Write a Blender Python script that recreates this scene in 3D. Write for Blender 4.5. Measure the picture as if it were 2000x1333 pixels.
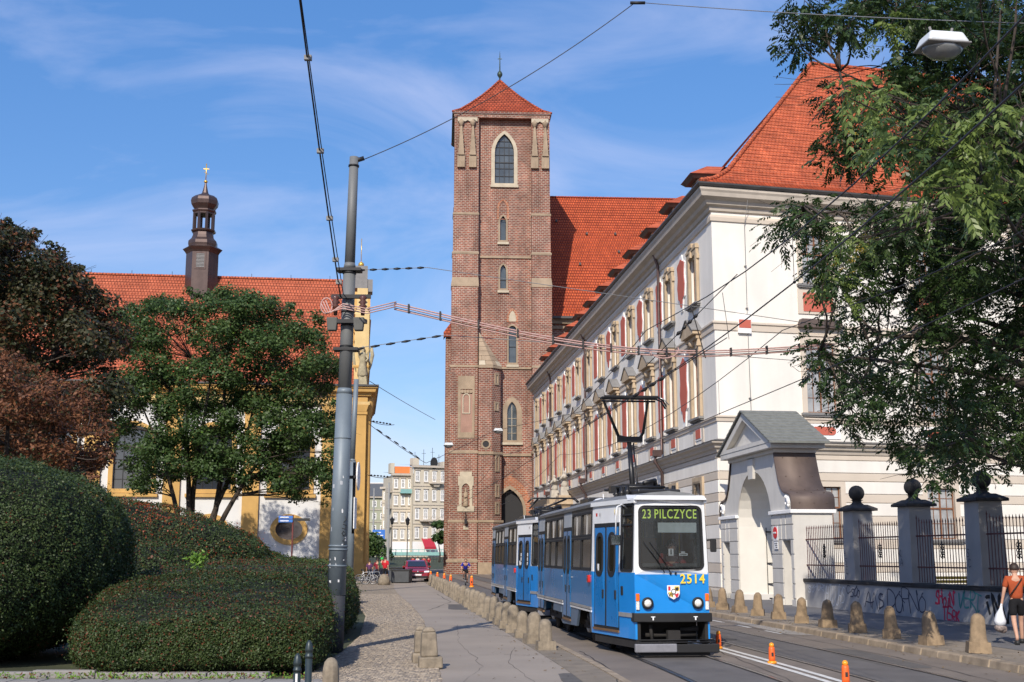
import bpy, bmesh, math, random
import numpy as np
from mathutils import Vector, Matrix
from mathutils.geometry import tessellate_polygon

for o in list(bpy.data.objects): bpy.data.objects.remove(o, do_unlink=True)
SC = bpy.context.scene
COL = SC.collection
random.seed(7); RNG = np.random.default_rng(7)

# ------------------------------------------------------------ camera, sky, sun, exposure
FOC = 2350.0
PITCH = math.atan(418.5 / FOC)
EYE = 1.95
cd = bpy.data.cameras.new('camera'); cam = bpy.data.objects.new('camera', cd); COL.objects.link(cam)
cd.sensor_width = 36.0; cd.lens = 36.0 * FOC / 2000.0; cd.clip_start = 0.1; cd.clip_end = 6000
cam.location = (0, 0, EYE); cam.rotation_euler = (math.radians(90) + PITCH, 0, 0)
SC.camera = cam

SUN_EL = math.radians(36); SX, SY = -0.25, -0.968      # horizontal direction towards the sun
sun_az = math.atan2(SX, SY)
w = bpy.data.worlds.new('World'); SC.world = w; w.use_nodes = True
nt = w.node_tree; nt.nodes.clear()
N = nt.nodes.new; L = nt.links.new
out = N('ShaderNodeOutputWorld'); bg = N('ShaderNodeBackground'); bg.inputs['Strength'].default_value = 0.105
sky = N('ShaderNodeTexSky'); sky.sky_type = 'NISHITA'; sky.sun_disc = False
sky.sun_elevation = SUN_EL; sky.sun_rotation = sun_az; sky.air_density = 1.0; sky.dust_density = 0.6; sky.ozone_density = 2.2
# thin cirrus wisps over the whole dome
tc = N('ShaderNodeTexCoord'); mp = N('ShaderNodeMapping'); mp.inputs['Rotation'].default_value = (0, 0.35, 0.5)
mp.inputs['Scale'].default_value = (1.5, 1.5, 4.6)
n1 = N('ShaderNodeTexNoise'); n1.inputs['Scale'].default_value = 2.1; n1.inputs['Detail'].default_value = 9; n1.inputs['Roughness'].default_value = 0.56
n1.inputs['Distortion'].default_value = 0.9
cr = N('ShaderNodeValToRGB'); cr.color_ramp.elements[0].position = 0.43; cr.color_ramp.elements[1].position = 0.86
cr.color_ramp.elements[0].color = (0, 0, 0, 1); cr.color_ramp.elements[1].color = (0.62, 0.62, 0.62, 1)
L(tc.outputs['Generated'], mp.inputs['Vector']); L(mp.outputs['Vector'], n1.inputs['Vector']); L(n1.outputs['Fac'], cr.inputs['Fac'])
mx = N('ShaderNodeMix'); mx.data_type = 'RGBA'; mx.inputs['B'].default_value = (7.6, 8.2, 9.2, 1)
hs = N('ShaderNodeHueSaturation'); hs.inputs['Saturation'].default_value = 1.22; hs.inputs['Value'].default_value = 1.12
L(sky.outputs['Color'], hs.inputs['Color'])
L(cr.outputs['Color'], mx.inputs['Factor']); L(hs.outputs['Color'], mx.inputs['A']); 
vm1 = N('ShaderNodeVectorMath'); vm1.operation = 'MULTIPLY_ADD'; vm1.inputs[1].default_value = (1.0, 0.86, 0.78); vm1.inputs[2].default_value = (0.25, 1.05, 3.3)
L(mx.outputs['Result'], vm1.inputs[0]); L(vm1.outputs[0], bg.inputs['Color'])
L(bg.outputs['Background'], out.inputs['Surface'])

sd = bpy.data.lights.new('sun', 'SUN'); sd.energy = 4.8; sd.angle = math.radians(0.5); sd.color = (1.0, 0.92, 0.80)
so = bpy.data.objects.new('sun', sd); COL.objects.link(so)
sdir = Vector((SX * math.cos(SUN_EL), SY * math.cos(SUN_EL), math.sin(SUN_EL)))
so.rotation_euler = sdir.to_track_quat('Z', 'Y').to_euler(); so.location = (0, -20, 60)

SC.render.engine = 'CYCLES'
vs = SC.view_settings; vs.view_transform = 'Standard'; vs.look = 'None'; vs.exposure = 0.0; vs.gamma = 1.0; vs.use_curve_mapping = False

# ------------------------------------------------------------ helpers
CT, ST = math.cos(PITCH), math.sin(PITCH)
def at(px, py, Y):
    u = (px - 1000) / FOC; v = (666.5 - py) / FOC; k = Y / (CT - v * ST)
    return Vector((u * k, Y, EYE + (ST + v * CT) * k))

def frame(ox, oy, xdx, xdy, oz=0.0):
    """local x along (xdx,xdy), local y = inward, right of which is decided by the caller through flip"""
    l = math.hypot(xdx, xdy); xdx /= l; xdy /= l
    return Matrix(((xdx, -xdy, 0, ox), (xdy, xdx, 0, oy), (0, 0, 1, oz), (0, 0, 0, 1)))
def frame_l(ox, oy, xdx, xdy, ydx, ydy, oz=0.0):
    return Matrix(((xdx, ydx, 0, ox), (xdy, ydy, 0, oy), (0, 0, 1, oz), (0, 0, 0, 1)))

ORG = {}
class MB:
    def __init__(s, M=None):
        s.v = []; s.f = []; s.mi = []; s.sm = []; s.M = M or Matrix.Identity(4); s.m = 0
    def add(s, vs_, fs, smooth=False, M=None):
        b = len(s.v); T = s.M @ M if M is not None else s.M
        flip = T.to_3x3().determinant() < 0
        s.v += [tuple(T @ Vector(p)) for p in vs_]
        for f in fs:
            g = [b + i for i in f]
            if flip: g.reverse()
            s.f.append(g); s.mi.append(s.m); s.sm.append(smooth)
        return s
    def box(s, x0, x1, y0, y1, z0, z1, M=None):
        v = [(x0,y0,z0),(x1,y0,z0),(x1,y1,z0),(x0,y1,z0),(x0,y0,z1),(x1,y0,z1),(x1,y1,z1),(x0,y1,z1)]
        return s.add(v, [(3,2,1,0),(4,5,6,7),(0,1,5,4),(1,2,6,5),(2,3,7,6),(3,0,4,7)], M=M)
    def frus(s, c, w0, d0, w1, d1, z0, z1, M=None):
        x, y = c
        v = [(x-w0,y-d0,z0),(x+w0,y-d0,z0),(x+w0,y+d0,z0),(x-w0,y+d0,z0),(x-w1,y-d1,z1),(x+w1,y-d1,z1),(x+w1,y+d1,z1),(x-w1,y+d1,z1)]
        return s.add(v, [(3,2,1,0),(4,5,6,7),(0,1,5,4),(1,2,6,5),(2,3,7,6),(3,0,4,7)], M=M)
    def lathe(s, prof, n=16, c=(0,0,0), smooth=True, M=None, rot=0.0):
        v = []; f = []; k = len(prof)
        for r, z in prof:
            for i in range(n):
                a = rot + 2*math.pi*i/n
                v.append((c[0]+r*math.cos(a), c[1]+r*math.sin(a), c[2]+z))
        for j in range(k-1):
            for i in range(n):
                i2 = (i+1) % n
                f.append((j*n+i, j*n+i2, (j+1)*n+i2, (j+1)*n+i))
        f.append(tuple(reversed(range(n)))); f.append(tuple(range((k-1)*n, k*n)))
        return s.add(v, f, smooth, M)
    def sphere(s, c, r, n=14, M=None, sz=1.0):
        pr = [(max(r*math.sin(math.pi*i/10), 1e-4), -r*sz*math.cos(math.pi*i/10)) for i in range(11)]
        return s.lathe(pr, n, c, True, M)
    def tube(s, pts, r, n=6, smooth=True, r1=None):
        pts = [Vector(p) for p in pts]; v = []; f = []; k = len(pts)
        up = None
        for j, p in enumerate(pts):
            d = (pts[min(j+1,k-1)] - pts[max(j-1,0)])
            if d.length < 1e-9: d = Vector((0,0,1))
            d.normalize()
            if up is None: up = d.orthogonal().normalized()
            a = (up - d*up.dot(d))
            if a.length < 1e-6: a = d.orthogonal()
            a.normalize(); up = a
            b = d.cross(a)
            if isinstance(r, (list, tuple)): rr = r[j]
            else: rr = r if r1 is None else r + (r1-r)*j/(k-1)
            for i in range(n):
                t = 2*math.pi*i/n
                v.append(tuple(p + a*(rr*math.cos(t)) + b*(rr*math.sin(t))))
        for j in range(k-1):
            for i in range(n):
                i2 = (i+1) % n
                f.append((j*n+i, j*n+i2, (j+1)*n+i2, (j+1)*n+i))
        f.append(tuple(reversed(range(n)))); f.append(tuple(range((k-1)*n, k*n)))
        return s.add(v, f, smooth)
    def plate(s, outer, holes=(), th=0.3, fn=None, back=False, edges=True, y0=0.0):
        """flat sheet in local x,z (front at y0 facing -y) with real openings; reveals th deep"""
        fn = fn or (lambda a, b, d: (a, y0 + d, b))
        loops = [[Vector((a, b, 0)) for a, b in outer]] + [[Vector((a, b, 0)) for a, b in h] for h in holes]
        flat = [p for l in loops for p in l]
        tris = tessellate_polygon(loops)
        v = [fn(p.x, p.y, 0.0) for p in flat]; f = []
        for t in tris:
            a, b, c = (flat[i] for i in t)
            ar = (b.x-a.x)*(c.y-a.y) - (b.y-a.y)*(c.x-a.x)
            if abs(ar) < 1e-10: continue
            f.append(t if ar > 0 else (t[0], t[2], t[1]))
        s.add(v, f)
        for li, l in enumerate(loops):
            if li == 0 and not edges: continue
            n = len(l)
            area = sum(l[i].x*l[(i+1)%n].y - l[(i+1)%n].x*l[i].y for i in range(n))
            vv = [fn(p.x, p.y, 0.0) for p in l] + [fn(p.x, p.y, th) for p in l]
            ff = [(i, n+i, n+(i+1)%n, (i+1)%n) for i in range(n)]
            if (area > 0) != (li == 0): pass
            if (li == 0) == (area < 0): ff = [tuple(reversed(q)) for q in ff]
            if li > 0: pass
            s.add(vv, ff)
        if back:
            s.add([fn(p.x, p.y, th) for p in flat], [tuple(reversed(t)) for t in f])
        return s
    def sweep(s, path, prof, closed_ends=True, side=1):
        """profile [(out,z)] swept along a 2D path, mitred; out is to the right of travel when side=1"""
        path = [Vector(p) for p in path]; n = len(path); offs = []
        for i in range(n):
            ds = []
            if i > 0: ds.append((path[i]-path[i-1]).normalized())
            if i < n-1: ds.append((path[i+1]-path[i]).normalized())
            ns = [Vector((d.y, -d.x))*side for d in ds]
            if len(ns) == 1: offs.append(ns[0])
            else:
                m = (ns[0]+ns[1]); m = m / m.length_squared * 2 * 1.0 if m.length > 0 else ns[0]
                offs.append(m)
        k = len(prof); v = []; f = []
        for p, o in zip(path, offs):
            for (q, z) in prof: v.append((p.x+o.x*q, p.y+o.y*q, z))
        for i in range(n-1):
            for j in range(k):
                j2 = (j+1) % k
                g = (i*k+j, i*k+j2, (i+1)*k+j2, (i+1)*k+j)
                f.append(g if side == 1 else tuple(reversed(g)))
        f.append(tuple(range(k))); f.append(tuple(reversed(range((n-1)*k, n*k))))
        return s.add(v, f)
    def build(s, name, mats, parent=None, bevel=0.0, off=None, recalc=False):
        me = bpy.data.meshes.new(name)
        o_ = off
        if o_ is None:
            q = parent
            while q is not None and q.parent is not None: q = q.parent
            o_ = ORG.get(q.name) if q is not None else None
        vv = s.v if o_ is None else [(a-o_[0], b-o_[1], c-o_[2]) for a, b, c in s.v]
        me.from_pydata(vv, [], s.f)
        if not isinstance(mats, (list, tuple)): mats = [mats]
        for m in mats: me.materials.append(m)
        me.polygons.foreach_set('material_index', s.mi); me.polygons.foreach_set('use_smooth', s.sm)
        me.update()
        if recalc:
            bm = bmesh.new(); bm.from_mesh(me); bmesh.ops.recalc_face_normals(bm, faces=bm.faces); bm.to_mesh(me); bm.free()
        ob = bpy.data.objects.new(name, me); COL.objects.link(ob)
        if parent is not None: ob.parent = parent
        elif off is not None: ob.location = off
        if bevel:
            b = ob.modifiers.new('bevel', 'BEVEL'); b.width = bevel; b.segments = 2; b.limit_method = 'ANGLE'; b.angle_limit = math.radians(35)
        return ob

def tag(o, label=None, cat=None, group=None, kind=None):
    if label: o['label'] = label
    if cat: o['category'] = cat
    if group: o['group'] = group
    if kind: o['kind'] = kind
    return o
def empty(name, loc=(0,0,0), rz=0.0, label=None, cat=None, group=None, world=True):
    o = bpy.data.objects.new(name, None); COL.objects.link(o); o.location = loc; o.rotation_euler = (0,0,rz)
    o.empty_display_size = 0.3
    if world: ORG[o.name] = tuple(loc)
    return tag(o, label, cat, group)
def kids(o): return [c for c in ALLCH.get(o.name, ())]
ALLCH = {}
def copy_tree(o, parent=None):
    c = o.copy(); COL.objects.link(c); c.parent = parent
    for ch in list(o.children): copy_tree(ch, c)
    return c
def link(ob, parent):
    if ob.name not in COL.objects: COL.objects.link(ob)
    ob.parent = parent; return ob
def arch(cx, w, z0, zs, n=12, rise=None, pointed=False):
    """window outline, counter-clockwise; w half width, zs spring line"""
    rise = rise if rise is not None else w
    pts = [(cx-w, z0), (cx+w, z0)]
    if pointed:
        R = (w*w + rise*rise) / (2*w)
        a1 = math.asin(min(1, rise/R))
        for i in range(n//2+1):
            a = a1*i/(n//2); pts.append((cx+w-R+R*math.cos(a), zs+R*math.sin(a)))
        for i in range(1, n//2+1):
            a = a1*(1-i/(n//2)); pts.append((cx-w+R-R*math.cos(a), zs+R*math.sin(a)))
    else:
        for i in range(n+1):
            a = math.pi*i/n; pts.append((cx+w*math.cos(a), zs+rise*math.sin(a)))
    return pts
def rect(x0, x1, z0, z1): return [(x0,z0),(x1,z0),(x1,z1),(x0,z1)]
def oval(cx, cz, a, b, n=24): return [(cx+a*math.cos(2*math.pi*i/n), cz+b*math.sin(2*math.pi*i/n)) for i in range(n)]
def rrect(x0, x1, z0, z1, r, n=4):
    p = []
    for cx, cz, a0 in ((x1-r,z0+r,-90),(x1-r,z1-r,0),(x0+r,z1-r,90),(x0+r,z0+r,180)):
        for i in range(n+1):
            a = math.radians(a0+90*i/n); p.append((cx+r*math.cos(a), cz+r*math.sin(a)))
    return p

# ------------------------------------------------------------ materials
MATS = {}
def base_mat(name):
    m = bpy.data.materials.new(name); m.use_nodes = True; t = m.node_tree
    b = t.nodes['Principled BSDF']; MATS[name] = m
    return m, t, b
def mat(name, col, rough=0.75, metal=0.0, var=0.12, scale=3.0, bump=0.0, bscale=30.0, spec=0.5, streak=0.0, coat=0.0, detail=5):
    if name in MATS: return MATS[name]
    m, t, b = base_mat(name); n = t.nodes.new; l = t.links.new
    b.inputs['Roughness'].default_value = rough; b.inputs['Metallic'].default_value = metal
    b.inputs['Specular IOR Level'].default_value = spec
    if coat: b.inputs['Coat Weight'].default_value = coat; b.inputs['Coat Roughness'].default_value = 0.06
    b.inputs['Base Color'].default_value = (*col, 1)
    g = n('ShaderNodeNewGeometry')
    if var > 0:
        no = n('ShaderNodeTexNoise'); no.inputs['Scale'].default_value = scale; no.inputs['Detail'].default_value = detail; no.inputs['Roughness'].default_value = 0.6
        l(g.outputs['Position'], no.inputs['Vector'])
        fac = no.outputs['Fac']
        if streak > 0:
            mp_ = n('ShaderNodeMapping'); mp_.inputs['Scale'].default_value = (1, 1, 0.12)
            l(g.outputs['Position'], mp_.inputs['Vector'])
            n2 = n('ShaderNodeTexNoise'); n2.inputs['Scale'].default_value = scale*2.2; n2.inputs['Detail'].default_value = 4
            l(mp_.outputs['Vector'], n2.inputs['Vector'])
            mm = n('ShaderNodeMix'); mm.data_type = 'FLOAT'; mm.inputs['Factor'].default_value = streak
            l(no.outputs['Fac'], mm.inputs['A']); l(n2.outputs['Fac'], mm.inputs['B']); fac = mm.outputs['Result']
        r = n('ShaderNodeMapRange'); r.inputs['From Min'].default_value = 0.3; r.inputs['From Max'].default_value = 0.7
        r.inputs['To Min'].default_value = 1-var; r.inputs['To Max'].default_value = 1+var
        l(fac, r.inputs['Value'])
        mu = n('ShaderNodeMix'); mu.data_type = 'RGBA'; mu.blend_type = 'MULTIPLY'; mu.inputs['Factor'].default_value = 1
        mu.inputs['A'].default_value = (*col, 1); l(r.outputs['Result'], mu.inputs['B']); l(mu.outputs['Result'], b.inputs['Base Color'])
        rr = n('ShaderNodeMapRange'); rr.inputs['To Min'].default_value = max(0.02, rough-0.08); rr.inputs['To Max'].default_value = min(1, rough+0.1)
        l(no.outputs['Fac'], rr.inputs['Value']); l(rr.outputs['Result'], b.inputs['Roughness'])
    if bump > 0:
        bn = n('ShaderNodeTexNoise'); bn.inputs['Scale'].default_value = bscale; bn.inputs['Detail'].default_value = 4
        l(g.outputs['Position'], bn.inputs['Vector'])
        bu = n('ShaderNodeBump'); bu.inputs['Strength'].default_value = 0.6; bu.inputs['Distance'].default_value = bump
        l(bn.outputs['Fac'], bu.inputs['Height']); l(bu.outputs['Normal'], b.inputs['Normal'])
    return m
def planar(t, ang, slope_cols=False):
    """(u,z) coordinate: u runs along both wall directions of a building turned by ang"""
    n = t.nodes.new; l = t.links.new; g = n('ShaderNodeNewGeometry')
    d = n('ShaderNodeVectorMath'); d.operation = 'DOT_PRODUCT'
    c, s = math.cos(ang), math.sin(ang)
    d.inputs[1].default_value = (c, s, 0) if slope_cols else (c - s, s + c, 0)
    l(g.outputs['Position'], d.inputs[0])
    sp = n('ShaderNodeSeparateXYZ'); l(g.outputs['Position'], sp.inputs[0])
    cb = n('ShaderNodeCombineXYZ'); l(d.outputs['Value'], cb.inputs['X']); l(sp.outputs['Z'], cb.inputs['Y'])
    return cb.outputs[0], g.outputs['Position']
def brick_mat(name, c1, c2, mortar, bw, bh, ang=0.0, ms=0.02, rough=0.9, bump=0.01, slope=False, stain=0.25, spec=0.3):
    m, t, b = base_mat(name); n = t.nodes.new; l = t.links.new
    uv, pos = planar(t, ang, slope)
    br = n('ShaderNodeTexBrick'); br.inputs['Scale'].default_value = 1
    br.inputs['Color1'].default_value = (*c1, 1); br.inputs['Color2'].default_value = (*c2, 1); br.inputs['Mortar'].default_value = (*mortar, 1)
    br.inputs['Brick Width'].default_value = bw; br.inputs['Row Height'].default_value = bh; br.inputs['Mortar Size'].default_value = ms
    br.inputs['Mortar Smooth'].default_value = 0.2; br.inputs['Bias'].default_value = -0.1
    l(uv, br.inputs['Vector'])
    no = n('ShaderNodeTexNoise'); no.inputs['Scale'].default_value = 0.45; no.inputs['Detail'].default_value = 9; no.inputs['Roughness'].default_value = 0.65; l(pos, no.inputs['Vector'])
    r = n('ShaderNodeMapRange'); r.inputs['From Min'].default_value = 0.3; r.inputs['From Max'].default_value = 0.7
    r.inputs['To Min'].default_value = 1-stain; r.inputs['To Max'].default_value = 1+stain; l(no.outputs['Fac'], r.inputs['Value'])
    mu = n('ShaderNodeMix'); mu.data_type = 'RGBA'; mu.blend_type = 'MULTIPLY'; mu.inputs['Factor'].default_value = 1
    l(br.outputs['Color'], mu.inputs['A']); l(r.outputs['Result'], mu.inputs['B']); l(mu.outputs['Result'], b.inputs['Base Color'])
    mpv = n('ShaderNodeMapping'); mpv.inputs['Scale'].default_value = (1.1, 1.1, 0.16); l(pos, mpv.inputs['Vector'])
    nv = n('ShaderNodeTexNoise'); nv.inputs['Scale'].default_value = 1.0; nv.inputs['Detail'].default_value = 6; l(mpv.outputs['Vector'], nv.inputs['Vector'])
    rv = n('ShaderNodeMapRange'); rv.inputs['From Min'].default_value = 0.35; rv.inputs['From Max'].default_value = 0.72; rv.inputs['To Min'].default_value = 1.10; rv.inputs['To Max'].default_value = 1-stain*1.3; l(nv.outputs['Fac'], rv.inputs['Value'])
    wn = n('ShaderNodeTexNoise'); wn.inputs['Scale'].default_value = 3.2; wn.inputs['Detail'].default_value = 2; l(pos, wn.inputs['Vector'])
    rw = n('ShaderNodeMapRange'); rw.inputs['From Min'].default_value = 0.3; rw.inputs['From Max'].default_value = 0.7; rw.inputs['To Min'].default_value = 0.86; rw.inputs['To Max'].default_value = 1.12; l(wn.outputs['Fac'], rw.inputs['Value'])
    mm2 = n('ShaderNodeMath'); mm2.operation = 'MULTIPLY'; l(rv.outputs['Result'], mm2.inputs[0]); l(rw.outputs['Result'], mm2.inputs[1])
    mu2 = n('ShaderNodeMix'); mu2.data_type = 'RGBA'; mu2.blend_type = 'MULTIPLY'; mu2.inputs['Factor'].default_value = 1
    l(mu.outputs['Result'], mu2.inputs['A']); l(mm2.outputs[0], mu2.inputs['B']); l(mu2.outputs['Result'], b.inputs['Base Color'])
    b.inputs['Roughness'].default_value = rough; b.inputs['Specular IOR Level'].default_value = spec
    if bump:
        bu = n('ShaderNodeBump'); bu.inputs['Strength'].default_value = 0.7; bu.inputs['Distance'].default_value = bump; bu.invert = True
        l(br.outputs['Fac'], bu.inputs['Height']); l(bu.outputs['Normal'], b.inputs['Normal'])
    return m
def leaf_mat(name, cols, rough=0.5, trans=0.25, spec=0.35, big=0.6):
    """cols: ramp of leaf colours picked per leaf, plus large-scale patches"""
    m, t, b = base_mat(name); n = t.nodes.new; l = t.links.new
    g = n('ShaderNodeNewGeometry'); no = n('ShaderNodeTexNoise'); no.inputs['Scale'].default_value = big; no.inputs['Detail'].default_value = 3
    l(g.outputs['Position'], no.inputs['Vector'])
    mm = n('ShaderNodeMix'); mm.data_type = 'FLOAT'; mm.inputs['Factor'].default_value = 0.55
    l(g.outputs['Random Per Island'], mm.inputs['B'])
    r = n('ShaderNodeMapRange'); r.inputs['From Min'].default_value = 0.25; r.inputs['From Max'].default_value = 0.75; l(no.outputs['Fac'], r.inputs['Value'])
    l(r.outputs['Result'], mm.inputs['A'])
    cr_ = n('ShaderNodeValToRGB'); e = cr_.color_ramp.elements
    while len(e) > 1: e.remove(e[-1])
    e[0].position = 0; e[0].color = (*cols[0], 1)
    for i, c in enumerate(cols[1:]):
        q = e.new((i+1)/(len(cols)-1)); q.color = (*c, 1)
    l(mm.outputs['Result'], cr_.inputs['Fac']); l(cr_.outputs['Color'], b.inputs['Base Color'])
    b.inputs['Roughness'].default_value = rough; b.inputs['Specular IOR Level'].default_value = spec
    if trans > 0:
        tr = n('ShaderNodeBsdfTranslucent'); ms_ = n('ShaderNodeMixShader'); ms_.inputs['Fac'].default_value = trans
        o_ = t.nodes['Material Output']
        hv = n('ShaderNodeHueSaturation'); hv.inputs['Value'].default_value = 1.5; l(cr_.outputs['Color'], hv.inputs['Color'])
        l(hv.outputs['Color'], tr.inputs['Color']); l(b.outputs[0], ms_.inputs[1]); l(tr.outputs[0], ms_.inputs[2]); l(ms_.outputs[0], o_.inputs['Surface'])
    return m
def glass_mat(name, tint=(0.3,0.33,0.35), clear=0.5, rough=0.03, spec=0.9, coat=0.5):
    m, t, b = base_mat(name); n = t.nodes.new; l = t.links.new
    b.inputs['Base Color'].default_value = (*[c*0.06 for c in tint], 1); b.inputs['Roughness'].default_value = rough; b.inputs['Specular IOR Level'].default_value = spec
    b.inputs['Coat Weight'].default_value = coat; b.inputs['Coat Roughness'].default_value = 0.02
    tr = n('ShaderNodeBsdfTransparent'); tr.inputs['Color'].default_value = (*tint, 1)
    ms_ = n('ShaderNodeMixShader'); ms_.inputs['Fac'].default_value = clear
    l(b.outputs[0], ms_.inputs[1]); l(tr.outputs[0], ms_.inputs[2]); l(ms_.outputs[0], t.nodes['Material Output'].inputs['Surface'])
    return m
def emis(name, col, s):
    m, t, b = base_mat(name); b.inputs['Base Color'].default_value = (*[c*0.3 for c in col], 1)
    b.inputs['Emission Color'].default_value = (*col, 1); b.inputs['Emission Strength'].default_value = s; return m

def quad_mesh(name, P, mats, mi=None, extra=None):
    """P: (n,4,3) array of leaf quads -> one mesh; extra = MB with solid geometry (bark or core)"""
    n = P.shape[0]
    ev = np.array(extra.v, dtype=np.float32).reshape(-1, 3) if extra and extra.v else np.zeros((0,3), np.float32)
    v = np.concatenate([P.reshape(-1, 3).astype(np.float32), ev])
    me = bpy.data.meshes.new(name)
    loops = list(); lt = np.full(n, 4, dtype=np.int32); li = np.arange(n*4, dtype=np.int32)
    if extra and extra.f:
        el = np.array([len(f) for f in extra.f], dtype=np.int32); ei = np.array([i for f in extra.f for i in f], dtype=np.int32) + n*4
        lt = np.concatenate([lt, el]); li = np.concatenate([li, ei])
    ls = np.concatenate([[0], np.cumsum(lt)[:-1]]).astype(np.int32)
    me.vertices.add(len(v)); me.vertices.foreach_set('co', v.ravel())
    me.loops.add(len(li)); me.loops.foreach_set('vertex_index', li)
    me.polygons.add(len(lt)); me.polygons.foreach_set('loop_start', ls); me.polygons.foreach_set('loop_total', lt)
    m_i = np.zeros(len(lt), dtype=np.int32)
    if mi is not None: m_i[:n] = mi
    if extra and extra.f: m_i[n:] = np.array(extra.mi)
    me.polygons.foreach_set('material_index', m_i)
    for m in (mats if isinstance(mats, (list, tuple)) else [mats]): me.materials.append(m)
    me.update(calc_edges=True); me.validate()
    ob = bpy.data.objects.new(name, me); COL.objects.link(ob); return ob
def unit(a): return a / np.maximum(np.linalg.norm(a, axis=-1, keepdims=True), 1e-9)
def leaf_quads(C, Nrm, size, aspect=0.6, tilt=0.6, szv=0.35):
    """leaf quads centred on C, roughly facing Nrm"""
    n = len(C); nn = unit(Nrm + RNG.normal(0, tilt, (n, 3)))
    a = unit(np.cross(nn, RNG.normal(0, 1, (n, 3)))); b = np.cross(nn, a)
    s = (size * (1 + RNG.uniform(-szv, szv, n)))[:, None]
    w_ = s*aspect*0.5; h = s*0.5
    return np.stack([C - b*h, C + a*w_ , C + b*h, C - a*w_], axis=1)
# ------------------------------------------------------------ common materials
m_asph = mat('asphalt_road', (0.18,0.148,0.12), 0.85, var=0.2, scale=0.6, bump=0.004, bscale=90, detail=9, streak=0.0)
m_path = mat('asphalt_path', (0.29,0.245,0.20), 0.88, var=0.13, scale=0.45, bump=0.003, bscale=70, detail=10)
m_side = mat('asphalt_sidewalk', (0.135,0.13,0.13), 0.88, var=0.15, scale=0.8, bump=0.004, bscale=80)
m_soil = mat('soil_and_grass', (0.05,0.058,0.026), 0.95, var=0.35, scale=0.5, bump=0.02, bscale=20)
m_sand = mat('worn_sett_bed', (0.20,0.165,0.125), 0.92, var=0.2, scale=2, bump=0.01, bscale=25)
m_gran = mat('granite_post', (0.225,0.185,0.135), 0.85, var=0.42, scale=7, bump=0.012, bscale=26, streak=0.3)
m_granY = mat('sandstone_post', (0.25,0.18,0.11), 0.88, var=0.4, scale=5, bump=0.012, bscale=24, streak=0.3)
m_kerb = mat('granite_kerb', (0.30,0.235,0.165), 0.85, var=0.3, scale=3, bump=0.01, bscale=30)
m_sett = mat('granite_sett', (0.31,0.255,0.195), 0.8, var=0.3, scale=9, bump=0.004, bscale=60)
m_sett2 = mat('granite_sett_dark', (0.23,0.19,0.15), 0.8, var=0.25, scale=9, bump=0.004, bscale=60)
m_slab = mat('concrete_slab', (0.25,0.235,0.22), 0.9, var=0.15, scale=3, bump=0.003, bscale=50)
m_steel = mat('rail_steel', (0.30,0.27,0.25), 0.3, 1.0, var=0.2, scale=8)
m_groove = mat('rail_groove', (0.02,0.018,0.016), 0.9, var=0)
m_mark = mat('road_paint', (0.62,0.60,0.56), 0.8, var=0.25, scale=6)
m_joint = mat('dark_joint', (0.035,0.03,0.028), 0.95, var=0)

# ------------------------------------------------------------ ground
def ghz(y):   # gentle rise of the land far behind
    if y < 175: return 0.0
    if y < 236: return 1.6*(0.5-0.5*math.cos(math.pi*(y-175)/61))
    return 1.6
g = MB(); ys = [-60, 0, 40, 90, 140, 175]+[175+61*i/8 for i in range(1,9)]+[300, 500, 2500]
v = []; f = []
for y in ys:
    for x in (-900, 0, 900): v.append((x, y, ghz(y)))
for i in range(len(ys)-1):
    for j in range(2): f.append((i*3+j, i*3+j+1, (i+1)*3+j+1, (i+1)*3+j))
g.add(v, f); tag(g.build('ground', m_soil), kind='structure')
def sheet(name, pts, z, m, kind='structure'):
    b = MB(); b.add([(x, y, z) for x, y in pts], [tuple(range(len(pts)))]); o = b.build(name, m, recalc=False)
    tag(o, kind=kind); return o

def xc(Y, off=0.0):     # centre line of the near track; off = metres to the right
    if Y >= 24: return 3.05 - 0.108*(Y-24.5) + off*1.005
    t = min(24-Y, 16.0); return 3.104 + 0.108*(t - t*t/32.0) + off*1.003
def strip(path_off0, path_off1, y0, y1, z, n=40):
    a = []; b = []
    for i in range(n+1):
        y = y0+(y1-y0)*i/n; a.append((xc(y, path_off0), y)); b.append((xc(y, path_off1), y))
    return b + a[::-1] if path_off1 > path_off0 else a + b[::-1]
road = strip(-2.0, 5.05, -6, 170, 0)
def strip_mesh(name, o0, o1, y0, y1, z, m, n=50, parent=None, x0=None, x1=None):
    b = MB(); v = []; f = []
    for i in range(n+1):
        y = y0+(y1-y0)*i/n
        v += [((x0(y) if x0 else xc(y,o0)), y, z), ((x1(y) if x1 else xc(y,o1)), y, z)]
    for i in range(n): f.append((2*i, 2*i+1, 2*i+3, 2*i+2))
    b.add(v, f); o = b.build(name, m, parent); return o
tag(strip_mesh('road', -2.0, 5.05, -6, 172, 0.004, m_asph), kind='structure')
# road swinging on over the river behind
sheet('road', [(-40,120),(0,120),(-8,172),(-40,172)], 0.0035, m_path)
sheet('road', [(-70,108),(-9,108),(-9,122),(-70,122)], 0.0055, m_path)
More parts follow.
